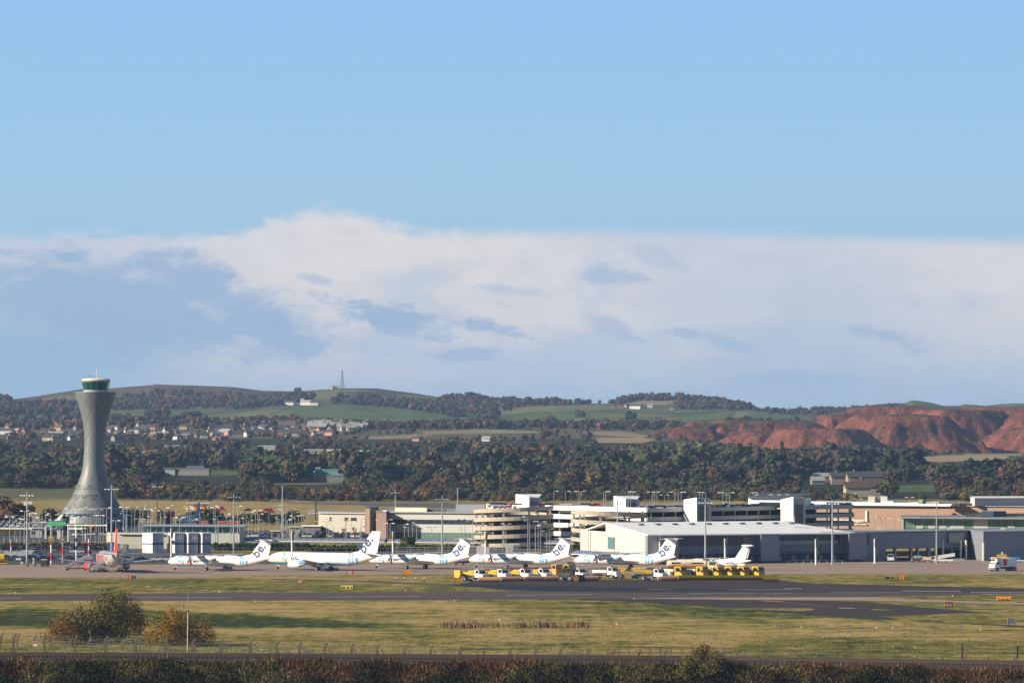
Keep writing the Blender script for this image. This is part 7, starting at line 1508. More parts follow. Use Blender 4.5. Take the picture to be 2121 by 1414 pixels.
# ---------------------------------------------------------------- masts, lamps, poles
def mast_mesh(h, heads, r=.22):
    b = MB(); b.tube((0, 0, 0), (0, 0, h), r, r * .45, 8); return b
mitems = []
for px, top, D, lab, col in [(56, 1018, 1275, 'floodlight mast on the apron at the far left', 0), (231, 1005, 1290, 'floodlight mast just right of the control tower foot', 0), (326, 1007, 1640, 'dark floodlight mast behind the glazed link building', 1),
                        (484, 1022, 1360, 'floodlight mast left of the blue-bellied jet', 0), (585, 1006, 1560, 'tall plain mast left of the beige shed', 0), (654, 1011, 1700, 'dark floodlight mast behind the low dark store', 1), (819, 1014, 1600, 'flat-headed mast on the office block roof', 0),
                        (916, 1026, 1350, 'floodlight mast above the second turboprop', 0), (948, 1010, 1600, 'plain mast beside the blue-grey roof box', 0), (1279, 1033, 1300, 'floodlight mast in front of the white gable wall', 0), (1461, 1033, 1255, 'floodlight mast in front of the left glazing of the pier', 0),
                        (1724, 1035, 1258, 'floodlight mast in front of the right glazing of the pier', 0), (1940, 1037, 1268, 'tall white mast in front of the grey terminal', 0)]:
    m = M_DGREY if col else M_STEEL; T = thing('floodlight_mast', lab, 'mast', (PX(px, D), D, 0), rnd.uniform(-.3, .3), 'tall floodlight masts'); h = PZ(top, D); b = MB(); b.tube((0, 0, 0), (0, 0, h), .30 if not col else .2, .14, 10); b.build('pole', m, T)
    if px in (585, 948, 1940):
        b = MB(); b.tube((-.6, 0, h), (.6, 0, h), .07, n=5); b.build('head_frame', m, T)
    else:
        b = MB(); zh = h - 1.0 if not col else h; w_ = 1.7 if px != 819 else 1.3; b.tube((-w_, 0, zh), (w_, 0, zh), .08, n=5); b.build('head_frame', m, T)
        for dx in (-1.0, -.45, .45, 1.0): b = MB(); b.cbox((dx * w_, -.15, zh - .05), (.55, .4, .28), 0); b.build('floodlight', M_STEELW, T)
# lamp columns of the car parks
b = MB(); b.tube((0, 0, 0), (0, 0, 1), .085, .06, 6); LP = b.mesh('pole', M_STEEL); b = MB(); b.tube((0, 0, -.05), (0.85, 0, .08), .045, n=4); LA = b.mesh('arm', M_STEEL); b = MB(); b.cbox((1.15, 0, .08), (1.0, .42, .26)); LH = b.mesh('lamp_head', M_STEELW)
litems = []
def lamp(px, top, D, z0, place, group, double=False, rz=None):
    h = PZ(top, D) - z0; T = thing('street_lamp', None, 'lamp post', (PX(px, D), D, z0), rnd.uniform(-.5, .5) if rz is None else rz, group)
    o = bpy.data.objects.new('pole', LP); COL.objects.link(o); o.parent = T; o.scale = (1.3, 1.3, h)
    for s_ in ((1, -1) if double else (rnd.choice((1, -1)),)):
        for me in (LA, LH): q = bpy.data.objects.new(me.name.split('.')[0], me); COL.objects.link(q); q.parent = T; q.location = (0, 0, h); q.scale = (s_, 1, 1)
    litems.append((T, ('twin-armed ' if double else 'single-armed ') + 'grey lamp post', place, px))
gl = 'lamp posts of the car parks'
xs = [20, 35, 42, 50, 61, 69, 80, 95, 104, 110, 124, 128, 142, 158, 171, 182, 188, 200, 208, 214, 221, 240, 262, 273, 279, 287, 293, 296, 308, 312, 322, 332, 354, 372, 377, 384, 393, 418, 443, 446, 452, 473, 478, 492, 504, 510, 521, 529, 534, 545, 557, 572, 578, 592, 604, 618, 624, 630, 637,
      660, 681, 692, 702, 717, 727, 748, 761, 788, 803, 808, 819, 838, 852, 858, 863, 876, 887, 891, 894, 911, 929, 946, 963]
r9 = random.Random(9); xs += [round(r9.uniform(16, 660)) for _ in range(55)] + [round(r9.uniform(660, 980)) for _ in range(16)]
for i, x in enumerate(xs):
    D = rnd.choice((1480, 1540, 1600, 1660, 1720)) if x > 500 else rnd.choice((1440, 1520, 1600, 1640)); top = rnd.uniform(1046, 1078) if x < 660 else rnd.uniform(1070, 1092)
    if x < 140: top += 12
    lamp(x, top, D, 0, 'left of the tower' if x < 140 else 'at the tower foot' if x < 270 else 'by the link building' if x < 500 else 'by the dark store' if x < 665 else 'by the beige shed' if x < 790 else 'by the office block', gl, i % 3 == 0)
for x, top in [(995, 1088), (1041, 1088), (1048, 1085), (1093, 1070), (1097, 1078), (1109, 1088), (1115, 1080), (1120, 1080), (1133, 1100), (1139, 1095), (1162, 1092)]: lamp(x, top, 1400, 0, 'below the left spiral ramp', gl, x % 2 == 0)
gd = 'slender lamp posts on the roof deck'
for x, D in [(1147, 1500), (1171, 1505), (1199, 1490), (1203, 1500), (1250, 1480), (1254, 1490), (1301, 1470), (1306, 1480), (1311, 1490), (1351, 1445), (1356, 1455), (1361, 1465), (1398, 1450), (1405, 1460), (1411, 1470), (1449, 1455), (1455, 1465), (1462, 1475), (1497, 1462), (1504, 1470), (1511, 1480), (1552, 1490), (1559, 1500), (1764, 1500)]:
    lamp(x, 1017 + (x - 1147) * .0085, D, 12.1, 'by the left ramp' if x < 1240 else 'by the white stair head' if x < 1330 else 'left of the stair tower' if x < 1440 else 'right of the stair tower', gd, rz=pi if x % 2 else 0)
for x, top, D in [(1376, 1025, 1700), (1654, 1030, 1700), (1777, 1033, 1600), (1884, 1030, 1620)]: lamp(x, top, D, 0, 'behind the car park and brown hall', gl, True, 0)
for x in (1811, 1826, 1834, 1853): lamp(x, 1070 + (x - 1811) * .15, 1400, 8.3 if False else 0, 'in front of the brown hall', gl, x % 2 == 0)
label_all(litems)
# stand guidance poles
def pole(px, top, D, lab, bands, box=None, r=.22, sign=None):
    T = thing('stand_pole', lab, 'pole', (PX(px, D), D, 0), 0, 'marker poles along the back of the stands'); h = PZ(top, D); n = len(bands)
    b = MB(); b.cur = 0
    for i, c in enumerate(bands):
        b.cur = i; b.tube((0, 0, h * i / n), (0, 0, h * (i + 1) / n), r, r, 8)
    b.build('pole', list(bands), T)
    if box: q = MB(); q.prism([(-.1, h - 2.4), (-.1, h - .2), (.7, h + .4), (.45, h - 2.4)], -.4, .4, 'y'); q.build('guidance_box', box, T); q = MB(); q.box(.1, .9, -.4, .4, h - 4.2, h - 3.2); q.build('display_box', M_DGREY, T)
    if sign:
        txt, bgm, fgm, z = sign; q = MB(); q.box(-.62, .62, -.3, -.22, z - .55, z + .55); s_ = q.build('number_board', bgm, T); place_text('number', txt, 1.05, fgm, s_, frame(Vector((-.55, -.32, z - .38)), (1, 0, 0)), 0, .03)
M_SY = mat('sign_yellow', (.75, .66, .12), .5, var=.05)
pole(106, 1096, 1265, 'red and white pole with yellow 33 board at the left', [M_WHITEP, M_RED, M_RED, M_WHITEP, M_WHITEP, M_RED, M_WHITEP, M_STEEL, M_STEEL], sign=('33', M_SY, M_BLACK, PZ(1115.5, 1265)))
pole(130, 1097, 1275, 'grey pole with dark 32 board beside the 33 pole', [M_STEEL, M_RED, M_STEEL, M_STEEL], sign=('32', M_DGREY, M_SY, PZ(1116, 1275)))
pole(158, 1097, 1290, 'black and white banded pole left of the silver airliner', [M_WHITEP, M_WHITEP, M_WHITEP, M_BLACK, M_WHITEP, M_BLACK, M_WHITEP, M_WHITEP])
pole(23, 1116, 1330, 'short red and white pole at the far left', [M_WHITEP, M_RED, M_WHITEP, M_RED, M_STEEL]); pole(184, 1115, 1330, 'short red and white pole above the silver airliner', [M_WHITEP, M_RED, M_WHITEP, M_RED, M_WHITEP])
for px, top, D, lab in [(355, 1095, 1290, 'white guidance pole behind the nose of the first turboprop'), (605, 1100, 1300, 'white guidance pole behind the blue-bellied jet'), (814, 1100, 1300, 'yellow-banded guidance pole over the second turboprop'), (1006, 1101, 1295, 'yellow-banded guidance pole over the third turboprop'),
                        (1318, 1115, 1285, 'guidance pole in front of the white gable wall'), (1502, 1115, 1258, 'guidance pole in the middle of the pier front'), (1690, 1116, 1258, 'guidance pole near the right end of the pier'), (1812, 1115, 1268, 'guidance pole in front of the slot window')]:
    pole(px, top, D, lab, [M_STEELW, M_STEELW, M_STEELW, M_STEELW, M_YELLOW if px in (814, 1006) else M_STEELW, M_STEELW], box=M_DGREY, r=.28)
# ---------------------------------------------------------------- fences, hedges and the ground between
def mesh_fence(px0, px1, D0, D1, h, lab, name='mesh_fence', step=3.0, crank=True, m=None):
    B = Bld(name, lab, 'fence', (px0, D0), 'mesh fences behind the stands'); (x0, y0), (x1, y1) = pp([(px0, D0), (px1, D1)]); L = hypot(x1 - x0, y1 - y0); n = int(L / step); m = m or M_STEEL
    for i in range(min(n, 95) + 1):
        x, y = x0 + (x1 - x0) * i / n, y0 + (y1 - y0) * i / n; b = MB(); b.tube((x, y, 0), (x, y, h), .06, n=4)
        if crank: b.tube((x, y, h), (x + .25, y - .3, h + .45), .05, n=4)
        B.part('post', m, b)
    b = MB()
    for z in (.3, h * .5, h): b.tube((x0, y0, z), (x1, y1, z), .03, n=4)
    if crank: b.tube((x0 + .25, y0 - .3, h + .4), (x1 + .25, y1 - .3, h + .4), .02, n=3)
    B.part('rail_wire', m, b)
mesh_fence(0, 320, 1330, 1330, 2.4, 'tall cranked wire fence left of the cabins'); mesh_fence(440, 760, 1352, 1345, 2.4, 'cranked wire fence behind the blue-bellied jet'); mesh_fence(760, 1205, 1345, 1330, 2.4, 'cranked wire fence behind the middle turboprops')
mesh_fence(-20, 320, 1372, 1368, 2.4, 'inner wire fence behind the left stands'); mesh_fence(300, 470, 1345, 1345, 2.0, 'wire fence in front of the louvred cabins'); mesh_fence(820, 1000, 1395, 1390, 1.6, 'white rail fence below the covered walkway', 'rail_fence', 4.0, False, M_STEELW); mesh_fence(1632, 1745, 1262, 1266, 1.1, 'low white railing in front of the pier doors', 'rail_fence', 2.0, False, M_STEELW)
mesh_fence(-60, 700, 2440, 2425, 2.2, 'thin perimeter fence in front of the far woods', 'perimeter_fence', 6.0, False)
def hedge(px0, px1, D, h, w_, lab, col, n=900, card=.55):
    L = PX(px1, D) - PX(px0, D); g = np.random.default_rng(int(px0) + 9000); N = int(n)
    c = np.stack([g.uniform(0, L, N), g.uniform(-w_ / 2, w_ / 2, N), np.abs(g.normal(0, .12, N)) + g.uniform(0.0, 1, N) ** .5 * h * (0.75 + .35 * fbm(np.arange(N) * .13, np.zeros(N), 2, 4))], -1)
    a = g.normal(size=(N, 3)); a /= np.linalg.norm(a, axis=1)[:, None]; b_ = np.cross(a, g.normal(size=(N, 3))); b_ /= np.linalg.norm(b_, axis=1)[:, None]; s_ = card * g.uniform(.5, 1.3, (N, 1)) / 2
    V = np.stack([c - a * s_ - b_ * s_, c + a * s_ - b_ * s_, c + a * s_ + b_ * s_, c - a * s_ + b_ * s_], 1).reshape(-1, 3); i0 = np.arange(N)[:, None] * 4
    T = np.concatenate([i0 + np.array([[0, 1, 2]]), i0 + np.array([[0, 2, 3]])])
    k = 8 * 1; cv = np.array([(x, y, z) for x in (0, L) for y in (-w_ * .35, w_ * .35) for z in (-.1, h * .72)]); V = np.concatenate([V, cv]); q = 4 * N
    T = np.concatenate([T, q + np.array([(0, 1, 3), (0, 3, 2), (4, 6, 7), (4, 7, 5), (0, 4, 5), (0, 5, 1), (2, 3, 7), (2, 7, 6), (1, 5, 7), (1, 7, 3)])])
    me = np_mesh('hedge', V, T, mats=[M_LEAF]); o = bpy.data.objects.new('hedge', me); COL.objects.link(o); o.location = (PX(px0, D), D, 0); o.color = (*col, 1); return tag(o, lab, 'hedge', 'clipped hedges along the stands')
hedge(-20, 236, 1420, 2.0, 5, 'brown-green hedge behind the far left stands', (.075, .07, .03), 2600, .7); hedge(440, 640, 1420, 2.0, 5, 'green hedge left of the beige shed', (.055, .075, .022), 2200, .7)
hedge(640, 965, 1410, 1.6, 5, 'long green hedge below the covered walkway', (.055, .08, .022), 3200, .7); hedge(1185, 1206, 1345, 3.2, 4, 'olive hedge left of the white gable wall', (.075, .075, .02), 500, .7)
B = Bld('barrier_wall', 'low grey barrier wall at the left of the apron', 'wall', (8, 1310)); B.plan('panel', M_CLADL, [(8, 1310), (66, 1310), (66, 1311), (8, 1311)], 0.6, 2.4); B.plan('foot_beam', M_DGREY, [(6, 1309.8), (120, 1309.8), (120, 1311.2), (6, 1311.2)], 0, .6)
# trees of the airport grounds
def lone_tree(px, D, h, k, lab, wd=1.0, name='tree', airy=0, z=0):
    i = rnd.randrange(8); T = thing(name, lab, 'tree', (PX(px, D), D, z), rnd.uniform(0, 6)); s_ = h / 9; T.scale = (s_ * wd, s_ * wd, s_)
    c = bpy.data.objects.new('crown', PMESH[i]); COL.objects.link(c); c.parent = T; c.color = (*PAL[k], 1); tr_ = bpy.data.objects.new('trunk', TMESH[i % 4]); COL.objects.link(tr_); tr_.parent = T
lone_tree(15, 1720, 11, 'brown', 'broad dark brown tree at the left edge', 1.3); lone_tree(-8, 1740, 12, 'rust', 'rust tree cut by the left edge', 1.2); lone_tree(45, 1700, 6, 'dark', 'dark bushy tree right of the broad brown tree', 1.6)
lone_tree(112, 1760, 8, 'dark', 'dark tree left of the control tower foot', 1.3); lone_tree(268, 1760, 7, 'dark', 'dark tree right of the control tower foot', 1.2); lone_tree(62, 2060, 5, 'olive', 'olive bush beside the tan shed'); lone_tree(50, 2065, 4, 'gold', 'small golden bush beside the tan shed')
lone_tree(340, 1800, 6.5, 'rust', 'rust-brown tree behind the glazed link building', 1.3); lone_tree(430, 1780, 7.5, 'olive', 'olive tree behind the glazed link building', 1.5); lone_tree(300, 1900, 5, 'olive', 'olive bush in the grass right of the tower'); lone_tree(845, 1420, 4.4, 'olive', 'round olive tree above the second turboprop', 1.1)
for px in (380, 398, 415, 450, 470, 490, 510, 528, 545, 565, 590, 608): lone_tree(px, 1800 + (px % 7) * 8, rnd.uniform(3.5, 5.5), rnd.choice(('dark', 'dark', 'olive')), None, 1.4); 
ts = [o for o in bpy.data.objects if o.name.startswith('tree') and o.get('category') == 'tree' and not o.get('label')]
label_all([(o, 'dark shrubby tree', 'behind the link building', o.location.x / o.location.y) for o in ts]); 
for o in ts: o['group'] = 'shrubby trees behind the car park'
def bare_tree(px, D, h, lab, seed):
    T = thing('bare_tree', lab, 'tree', (PX(px, D), D, 0), 0, 'leafless trees before the beige shed'); r = random.Random(seed); b = MB(); tw = MB(); b.tube((0, 0, 0), (0, 0, h * .35), .22, .15, 6)
    def br(p, d, L, rad, lv):
        q = p + d * L; (b if lv < 2 else tw).tube(p, q, rad, rad * .6, 4, False)
        if lv < 4:
            for _ in range(4 if lv else 7): e = (d + Vector((r.uniform(-1, 1), r.uniform(-1, 1), r.uniform(-.2, .7))) * .75).normalized(); br(p + d * L * r.uniform(.5, 1), e, L * .66, rad * .55, lv + 1)
    br(Vector((0, 0, h * .3)), Vector((0, 0, 1)), h * .22, .13, 0); b.build('trunk', M_BARK, T); tw.build('crown', mat('brown_twig', (.13, .085, .05), .9), T)
bare_tree(712, 1560, 5.6, 'left leafless tree in front of the beige shed', 1); bare_tree(734, 1555, 5.8, 'right leafless tree in front of the beige shed', 2)
# ---------------------------------------------------------------- marker boards on the airfield
def board(px, row, w_, h, m, lab, txt=None, tm=None, depth=.35, legs=True, side=None, name='taxiway_sign', size=None):
    D = GD(row); T = thing(name, lab, 'sign', (PX(px, D), D, 0), 0, 'lit marker boards in the grass'); b = MB(); b.box(-w_ / 2, w_ / 2, -depth / 2, depth / 2, .25, .25 + h); o = b.build('panel', m, T)
    for s_ in (-1, 1): b = MB(); b.box(s_ * w_ * .38 - .05, s_ * w_ * .38 + .05, -.05, .05, 0, .25); b.build('leg', M_DGREY, T); b = MB(); b.box(s_ * w_ / 2 - .05, s_ * w_ / 2 + .05, -depth / 2 - .05, depth / 2 + .05, .2, .32 + h); b.build('end_cap', side or m, T)
    if txt: place_text('sign_lettering', txt, size or h * .95, tm, o, frame(Vector((-w_ * .42, -depth / 2 - .03, .25 + h * .16)), (1, 0, 0)), 0, .02)
M_SR = mat('sign_red', (.60, .05, .05), .5, var=.1); M_SRD = mat('sign_dark_red', (.20, .03, .03), .5, var=.2)
board(267, 1200, .5, .95, M_ORANGE, 'small orange marker end in the grass below the red-tailed jet', side=M_ORANGE); board(277, 1200.2, 1.0, .8, mat('olive_board', (.11, .12, .05), .6), 'low olive board beside the small orange marker', side=M_DGREY)
board(622, 1209.5, 1.2, .95, M_SRD, 'dark red board with orange edge in the grass', 'S5', M_WHITEP, side=M_ORANGE); board(725, 1190.5, 1.6, .95, M_SR, 'red G2 board on the apron edge', 'G2', M_WHITEP, side=M_DGREY)
board(843, 1190.2, 2.2, .85, M_ORANGE, 'plain orange board on the apron edge', side=M_YELLOW); board(718, 1222, 2.7, .9, M_SY, 'yellow lettered board beside the taxiway', 'HR  30  SH', M_BLACK, size=.6); board(949, 1206, 1.9, .95, mat('ochre_board', (.42, .22, .04), .6), 'ochre board left of the leftmost plough', side=M_ORANGE)
board(1966, 1258, 1.9, .95, M_SRD, 'dark red board with orange end right of the dark asphalt', '30-12', mat('dull_white', (.5, .4, .4), .6), size=.6, side=M_ORANGE); board(2096, 1294, 1.5, 1.0, mat('steel_board', (.14, .16, .18), .5), 'grey-blue cabinet board at the right edge', side=M_STEEL); board(1869, 1201.5, .75, 1.1, M_ORANGE, 'upright orange cabinet in the right grass', name='marker_cabinet')
D = GD(1246.5); T = thing('orange_drum_marker', 'row of linked orange drums on the right grass', 'marker', (PX(2079, D), D, 0)); b = MB(); b.tube((-1.4, 0, .75), (1.4, 0, .75), .45, n=14); b.build('drum', M_ORANGE, T); b = MB()
for x in (-1.4, -.45, .45, 1.4): b.tube((x - .06, 0, .75), (x + .06, 0, .75), .52, n=14)
b.build('band', M_YELLOW, T)
for i, x in enumerate((821, 838.5, 861.5, 879)):
    D = GD(1199.5); T = thing('marker_post', f'{nth(i + 1)} black and white post from the left of four', 'post', (PX(x, D), D, 0), 0, 'short black and white posts in the grass'); b = MB(); b.tube((0, 0, 0), (0, 0, .3), .16, n=6); b.cur = 1; b.tube((0, 0, .3), (0, 0, .6), .16, n=6); b.cur = 0; b.tube((0, 0, .6), (0, 0, .85), .16, n=6); b.build('post', [M_BLACK, M_WHITEP], T)
D = GD(1199); T = thing('traffic_cone', 'dark and red toppled cone pair in the right grass', 'cone', (PX(1846, D), D, 0)); b = MB(); b.lathe([(.45, 0), (.4, .15), (.1, .6)], 10, 'x', (0, 0, .4)); b.build('cone', M_RED, T); b = MB(); b.cbox((-.9, 0, .35), (1.0, .5, .5)); b.build('base', M_BLACK, T)
D = GD(1201.5); T = thing('stop_marker', 'thin pole with small pink disc beside the orange cabinet', 'marker', (PX(1865, D), D, 0)); b = MB(); b.tube((0, 0, 0), (0, 0, 1.3), .03, n=5); b.build('pole', M_STEEL, T); b = MB(); b.tube((0, -.03, 1.35), (0, .03, 1.35), .22, n=12); b.build('disc', mat('pink_disc', (.7, .2, .2), .5), T)
bl = []
b = MB(); b.tube((0, 0, 0), (0, 0, .2), .07, n=6); b.lathe([(.10, .2), (.11, .26), (.05, .34)], 8); EL = {'blue': b.mesh('edge_light', mat('blue_lamp', (.04, .13, .36), .3, var=0)), 'white': b.mesh('edge_light', M_WHITEP)}
for i, (x, r_) in enumerate([(1443, 1291.5), (1484, 1292), (1523, 1292), (1618, 1294), (1655, 1294.5), (1680, 1295), (1707, 1295), (1732, 1295), (1759, 1295.6), (1787, 1295.5), (1815, 1295.6), (1844, 1295.8), (1872, 1296), (1898, 1295.6), (1953, 1296), (1990, 1296), (2036, 1297), (1445, 1302), (1619, 1305), (1696, 1306), (1762, 1307), (1873, 1312), (1914, 1312), (1953, 1312.5), (1313, 1289), (1280, 1290), (1114, 1288)]):
    D = GD(r_ + .8); o = bpy.data.objects.new('edge_light', EL['blue']); COL.objects.link(o); o.location = (PX(x, D), D, tz(x, D)); tag(o, None, 'light', 'blue lights in the right grass'); bl.append((o, 'tiny blue edge light', 'in the far row of the right grass' if r_ < 1298 else 'in the near row of the right grass', x))
for x, r_ in [(1035, 1283), (243, 1246.5), (530, 1245), (941, 1244), (1660, 1297.5), (1816, 1299.5), (1849, 1300.5), (2031, 1303), (1973, 1234), (1313, 1239.8), (32, 1227.5), (455, 1226), (306, 1215), (840, 1223), (1278, 1292)]:
    D = GD(r_ + .8); o = bpy.data.objects.new('edge_light', EL['white']); COL.objects.link(o); o.location = (PX(x, D), D, tz(x, D)); tag(o, None, 'light', 'small white markers in the grass'); bl.append((o, 'small white ground marker', 'near the taxiway' if r_ < 1250 else 'in the open grass', x))
label_all(bl)
# ---------------------------------------------------------------- railway and security fence in front
def along(px0, px1, off_, z, step=6):
    out = []
    for px in np.arange(px0, px1 + .1, step):
        D = float(ip(px, RAIL)) + off_; out.append(Vector((PX(px, D), D, z)))
    return out
def strip(pts, pts2, b):
    k = len(b.v); b.v += [tuple(p) for p in pts] + [tuple(p) for p in pts2]; n = len(pts)
    for i in range(n - 1): b.f.append((k + i, k + i + 1, k + n + i + 1, k + n + i)); b.mi.append(0)
M_BALL = mat('railway_ballast', (0.028, 0.020, 0.016), .95, var=.5, vs=1.8); M_RAIL = mat('rusty_rail', (0.09, 0.055, 0.04), .5, .4, var=.2)
b = MB(); P = [along(-600, 2700, o_, z, 30) for o_, z in [(-7.9, 3.25), (-7.1, 3.95), (2.4, 3.95), (3.4, 3.3)]]
for a_, c_ in zip(P, P[1:]): strip(a_, c_, b)
struct(b.build('railway_ballast', M_BALL, smooth=False))
for k, o_ in enumerate([-6.2, -4.75, -.9, .55]):
    b = MB(); P = [along(-600, 2700, o_ + dx, z, 30) for dx, z in [(-.05, 4.12), (-.05, 4.28), (.05, 4.28), (.05, 4.12)]]
    for i in range(4): strip(P[i], P[(i + 1) % 4], b)
    T = b.build('railway_rail', M_RAIL); tag(T, ['nearest rusty rail of the two tracks', 'second rusty rail from the viewer', 'third rusty rail from the viewer', 'farthest rusty rail beside the security fence'][k], 'rail', 'rails of the double track')
b = MB()
for px in np.arange(-40, 2180, 9.0):
    for o_ in (-5.5, -.2):
        D = float(ip(px, RAIL)) + o_; b.cbox((PX(px, D), D, 4.03), (.26, 2.5, .2), .0)
tag(b.build('railway_sleeper', mat('concrete_sleeper', (.07, .058, .048), .9, var=.2)), 'concrete sleepers under the two railway tracks', 'sleepers', kind='stuff')
posts = []
def cpost(px, top_row, D, z0, lean, r=.20, thick=1.0):
    h = PZ(top_row, D) - z0; h = max(h, 1.2); b = MB(); k = .45 * lean
    b.box(-r, r, -r, r, -.3, h - .75); b.add([(-r, -r, h - .75), (r, -r, h - .75), (r, r, h - .75), (-r, r, h - .75), (-r + k, -r * .7, h), (r * .6 + k, -r * .7, h), (r * .6 + k, r * .7, h), (-r + k, r * .7, h)], [(4, 5, 6, 7), (0, 1, 5, 4), (1, 2, 6, 5), (2, 3, 7, 6), (3, 0, 4, 7)])
    return b
sd_px = [28, 92, 155, 218, 280, 342, 399, 457, 517, 573, 620, 672, 728, 781, 838, 892, 951, 1003, 1056, 1109, 1159, 1216, 1269, 1322, 1377, 1433, 1524, 1580, 1633, 1689, 1740, 1793, 1845, 1896, 1949, 1995, 2043, 2097]
FT = [(28, 1312), (342, 1319), (672, 1330), (838, 1335), (1003, 1338), (1377, 1345), (1633, 1351), (1845, 1354), (2121, 1360)]
def FD(px): return float(ip(px, [(-300, 754), (28, 746), (672, 716), (1377, 690), (2121, 666), (2600, 650)]))
M_POST = mat('concrete_post', (.14, .11, .08), .9, var=.2, vs=1.5)
FN = thing('security_fence', 'cranked concrete-post wire fence running along the railway', 'fence', (0, 700, 0)); tops = []
for px in sd_px:
    D = FD(px); x = PX(px, D); row = float(ip(px, FT)); b = cpost(px, row, D, 0, 1.0); b.v = [(a + x, c + D - 700, z) for a, c, z in b.v]; b.build('post', M_POST, FN); tops.append(Vector((x, D - 700, PZ(row, D))))
b = MB()
for p, q in zip(tops, tops[1:]):
    for dx, dz in [(.45, -.05), (.3, -.3), (.12, -.55), (0, -.8)]: b.tube(p + Vector((dx, 0, dz)), q + Vector((dx, 0, dz)), .008, n=3, caps=False)
b.build('barbed_wire', M_MGREY, FN)
def chain_mat():
    m = bpy.data.materials.new('chain_link_mesh'); m.use_nodes = True; t = NT(m.node_tree); p = m.node_tree.nodes['Principled BSDF']; p.inputs['Base Color'].default_value = (.30, .32, .33, 1); p.inputs['Metallic'].default_value = .3; p.inputs['Roughness'].default_value = .5
    p.inputs['Alpha'].default_value = 0.035; return m
M_CHAIN = chain_mat()
b = MB()
for p, q in zip(tops, tops[1:]): b.quad((p.x, p.y, 0), (q.x, q.y, 0), (q.x, q.y, q.z - .85), (p.x, p.y, p.z - .85))
b.build('chain_link', M_CHAIN, FN)
F2 = thing('security_fence', 'second thinner cranked fence converging behind the front one at the left', 'fence', (0, 760, 0)); t2 = []
for i, (px, top, base) in enumerate([(2, 1308, 1345), (36, 1311, 1343), (71, 1312.5, 1341), (108, 1316, 1341), (146, 1318, 1343), (182, 1321, 1343), (215, 1322, 1346), (254, 1321, 1348), (290, 1325, 1350), (348, 1328, 1352), (404, 1329, 1352), (462, 1329, 1353), (469, 1328, 1352), (522, 1331, 1354), (559, 1335, 1356), (576, 1338, 1356), (598, 1339, 1356), (631, 1338, 1357), (637, 1342, 1357), (686, 1340, 1358), (738, 1341, 1359), (752, 1349, 1360), (795, 1343, 1360), (849, 1344, 1361), (903, 1345, 1362), (958, 1348, 1363)]):
    D = GD(base) + 4; b = cpost(px, top, D, 0, 1.0 if i < 8 else -.8, .14); x = PX(px, D); b.v = [(a + x, c + D - 760, z) for a, c, z in b.v]; b.build('post', M_POST, F2); t2.append(Vector((x, D - 760, PZ(top, D))))
b = MB()
for p, q in zip(t2, t2[1:]):
    for dz in (-.05, -.35, -.8): b.tube(p + Vector((0, 0, dz)), q + Vector((0, 0, dz)), .012, n=3, caps=False)
b.build('barbed_wire', M_MGREY, F2); b = MB()
for p, q in zip(t2, t2[1:]): b.quad((p.x, p.y, 0), (q.x, q.y, 0), (q.x, q.y, q.z - .85), (p.x, p.y, p.z - .85))
b.build('chain_link', M_CHAIN, F2)
T = thing('warning_sign', 'small white sign with red and yellow panels on the left fence', 'sign', (PX(73, 752), 752, 0)); z = PZ(1332, 752); b = MB(); b.box(-.36, .36, -.2, -.16, z - .4, z + .4); o = b.build('panel', M_WHITEP, T); b = MB(); b.box(-.33, .33, -.22, -.2, z + .1, z + .36); b.build('red_panel', M_SR, o); b = MB(); b.box(-.33, .33, -.22, -.2, z - .1, z + .08); b.build('yellow_panel', M_YELLOW, o)
T = thing('tall_pole', 'tall thin pale pole standing behind the fence in the ochre bush', 'pole', (PX(388, 752), 752, 0)); h = PZ(1229, 752); b = MB(); b.tube((0, 0, 0), (.1, 0, h * .7), .065, .055, 8); b.build('lower_pole', M_STEELW, T); b = MB(); b.tube((.1, 0, h * .7), (.15, 0, h), .06, .03, 6); b.build('upper_pole', M_STEEL, T); b = MB(); b.tube((.1, 0, h * .68), (.1, 0, h * .72), .12, n=8); b.build('collar', M_DGREY, T)
T = thing('railing', 'rusty brown three-bar railing beside the track', 'railing', (0, 660, 0)); b2 = MB(); M_RUST = mat('rusty_railing', (.10, .05, .03), .8, var=.2)
rx = [1259, 1281, 1303, 1325, 1346, 1368, 1390, 1412, 1434, 1456, 1478, 1500, 1514]; 
for x in rx: D = float(ip(x, RAIL)) + 7; b = MB(); b.tube((PX(x, D), D - 660, 1.5), (PX(x, D), D - 660, PZ(1337.5 + (x - 1259) * .012, D)), .055, n=5); b.build('post', M_RUST, T)
for r0, r1 in ((1338, 1341), (1349, 1352)):
    D0, D1 = float(ip(1259, RAIL)) + 7, float(ip(1514, RAIL)) + 7; b2.tube((PX(1259, D0), D0 - 660, PZ(r0, D0)), (PX(1514, D1), D1 - 660, PZ(r1, D1)), .05, n=5)
b2.build('bar', M_RUST, T)
for px, top, base, lab, kind in [(1993, 1334, 1354, 'dark post with a small cross board in the right grass', 0), (2107, 1338, 1360, 'dark capped post at the right edge', 1)]:
    D = 725; T = thing('dark_post', lab, 'post', (PX(px, D), D, 0), 0, 'dark posts in the right grass'); h = PZ(top, D); b = MB(); b.tube((0, 0, 0), (0, 0, h * (.62 if kind == 0 else .85)), .15, n=8); b.build('post', M_BLACK, T); b = MB()
    if kind: b.tube((0, 0, h * .85), (0, 0, h), .34, .3, 10)
    else: b.tube((-1.1, 0, h * .66), (1.0, 0, h * .60), .05, n=5); b.box(-.2, .2, -.1, .1, h * .62, h)
    b.build('cap' if kind else 'cross_board', M_RUST if not kind else M_BLACK, T)
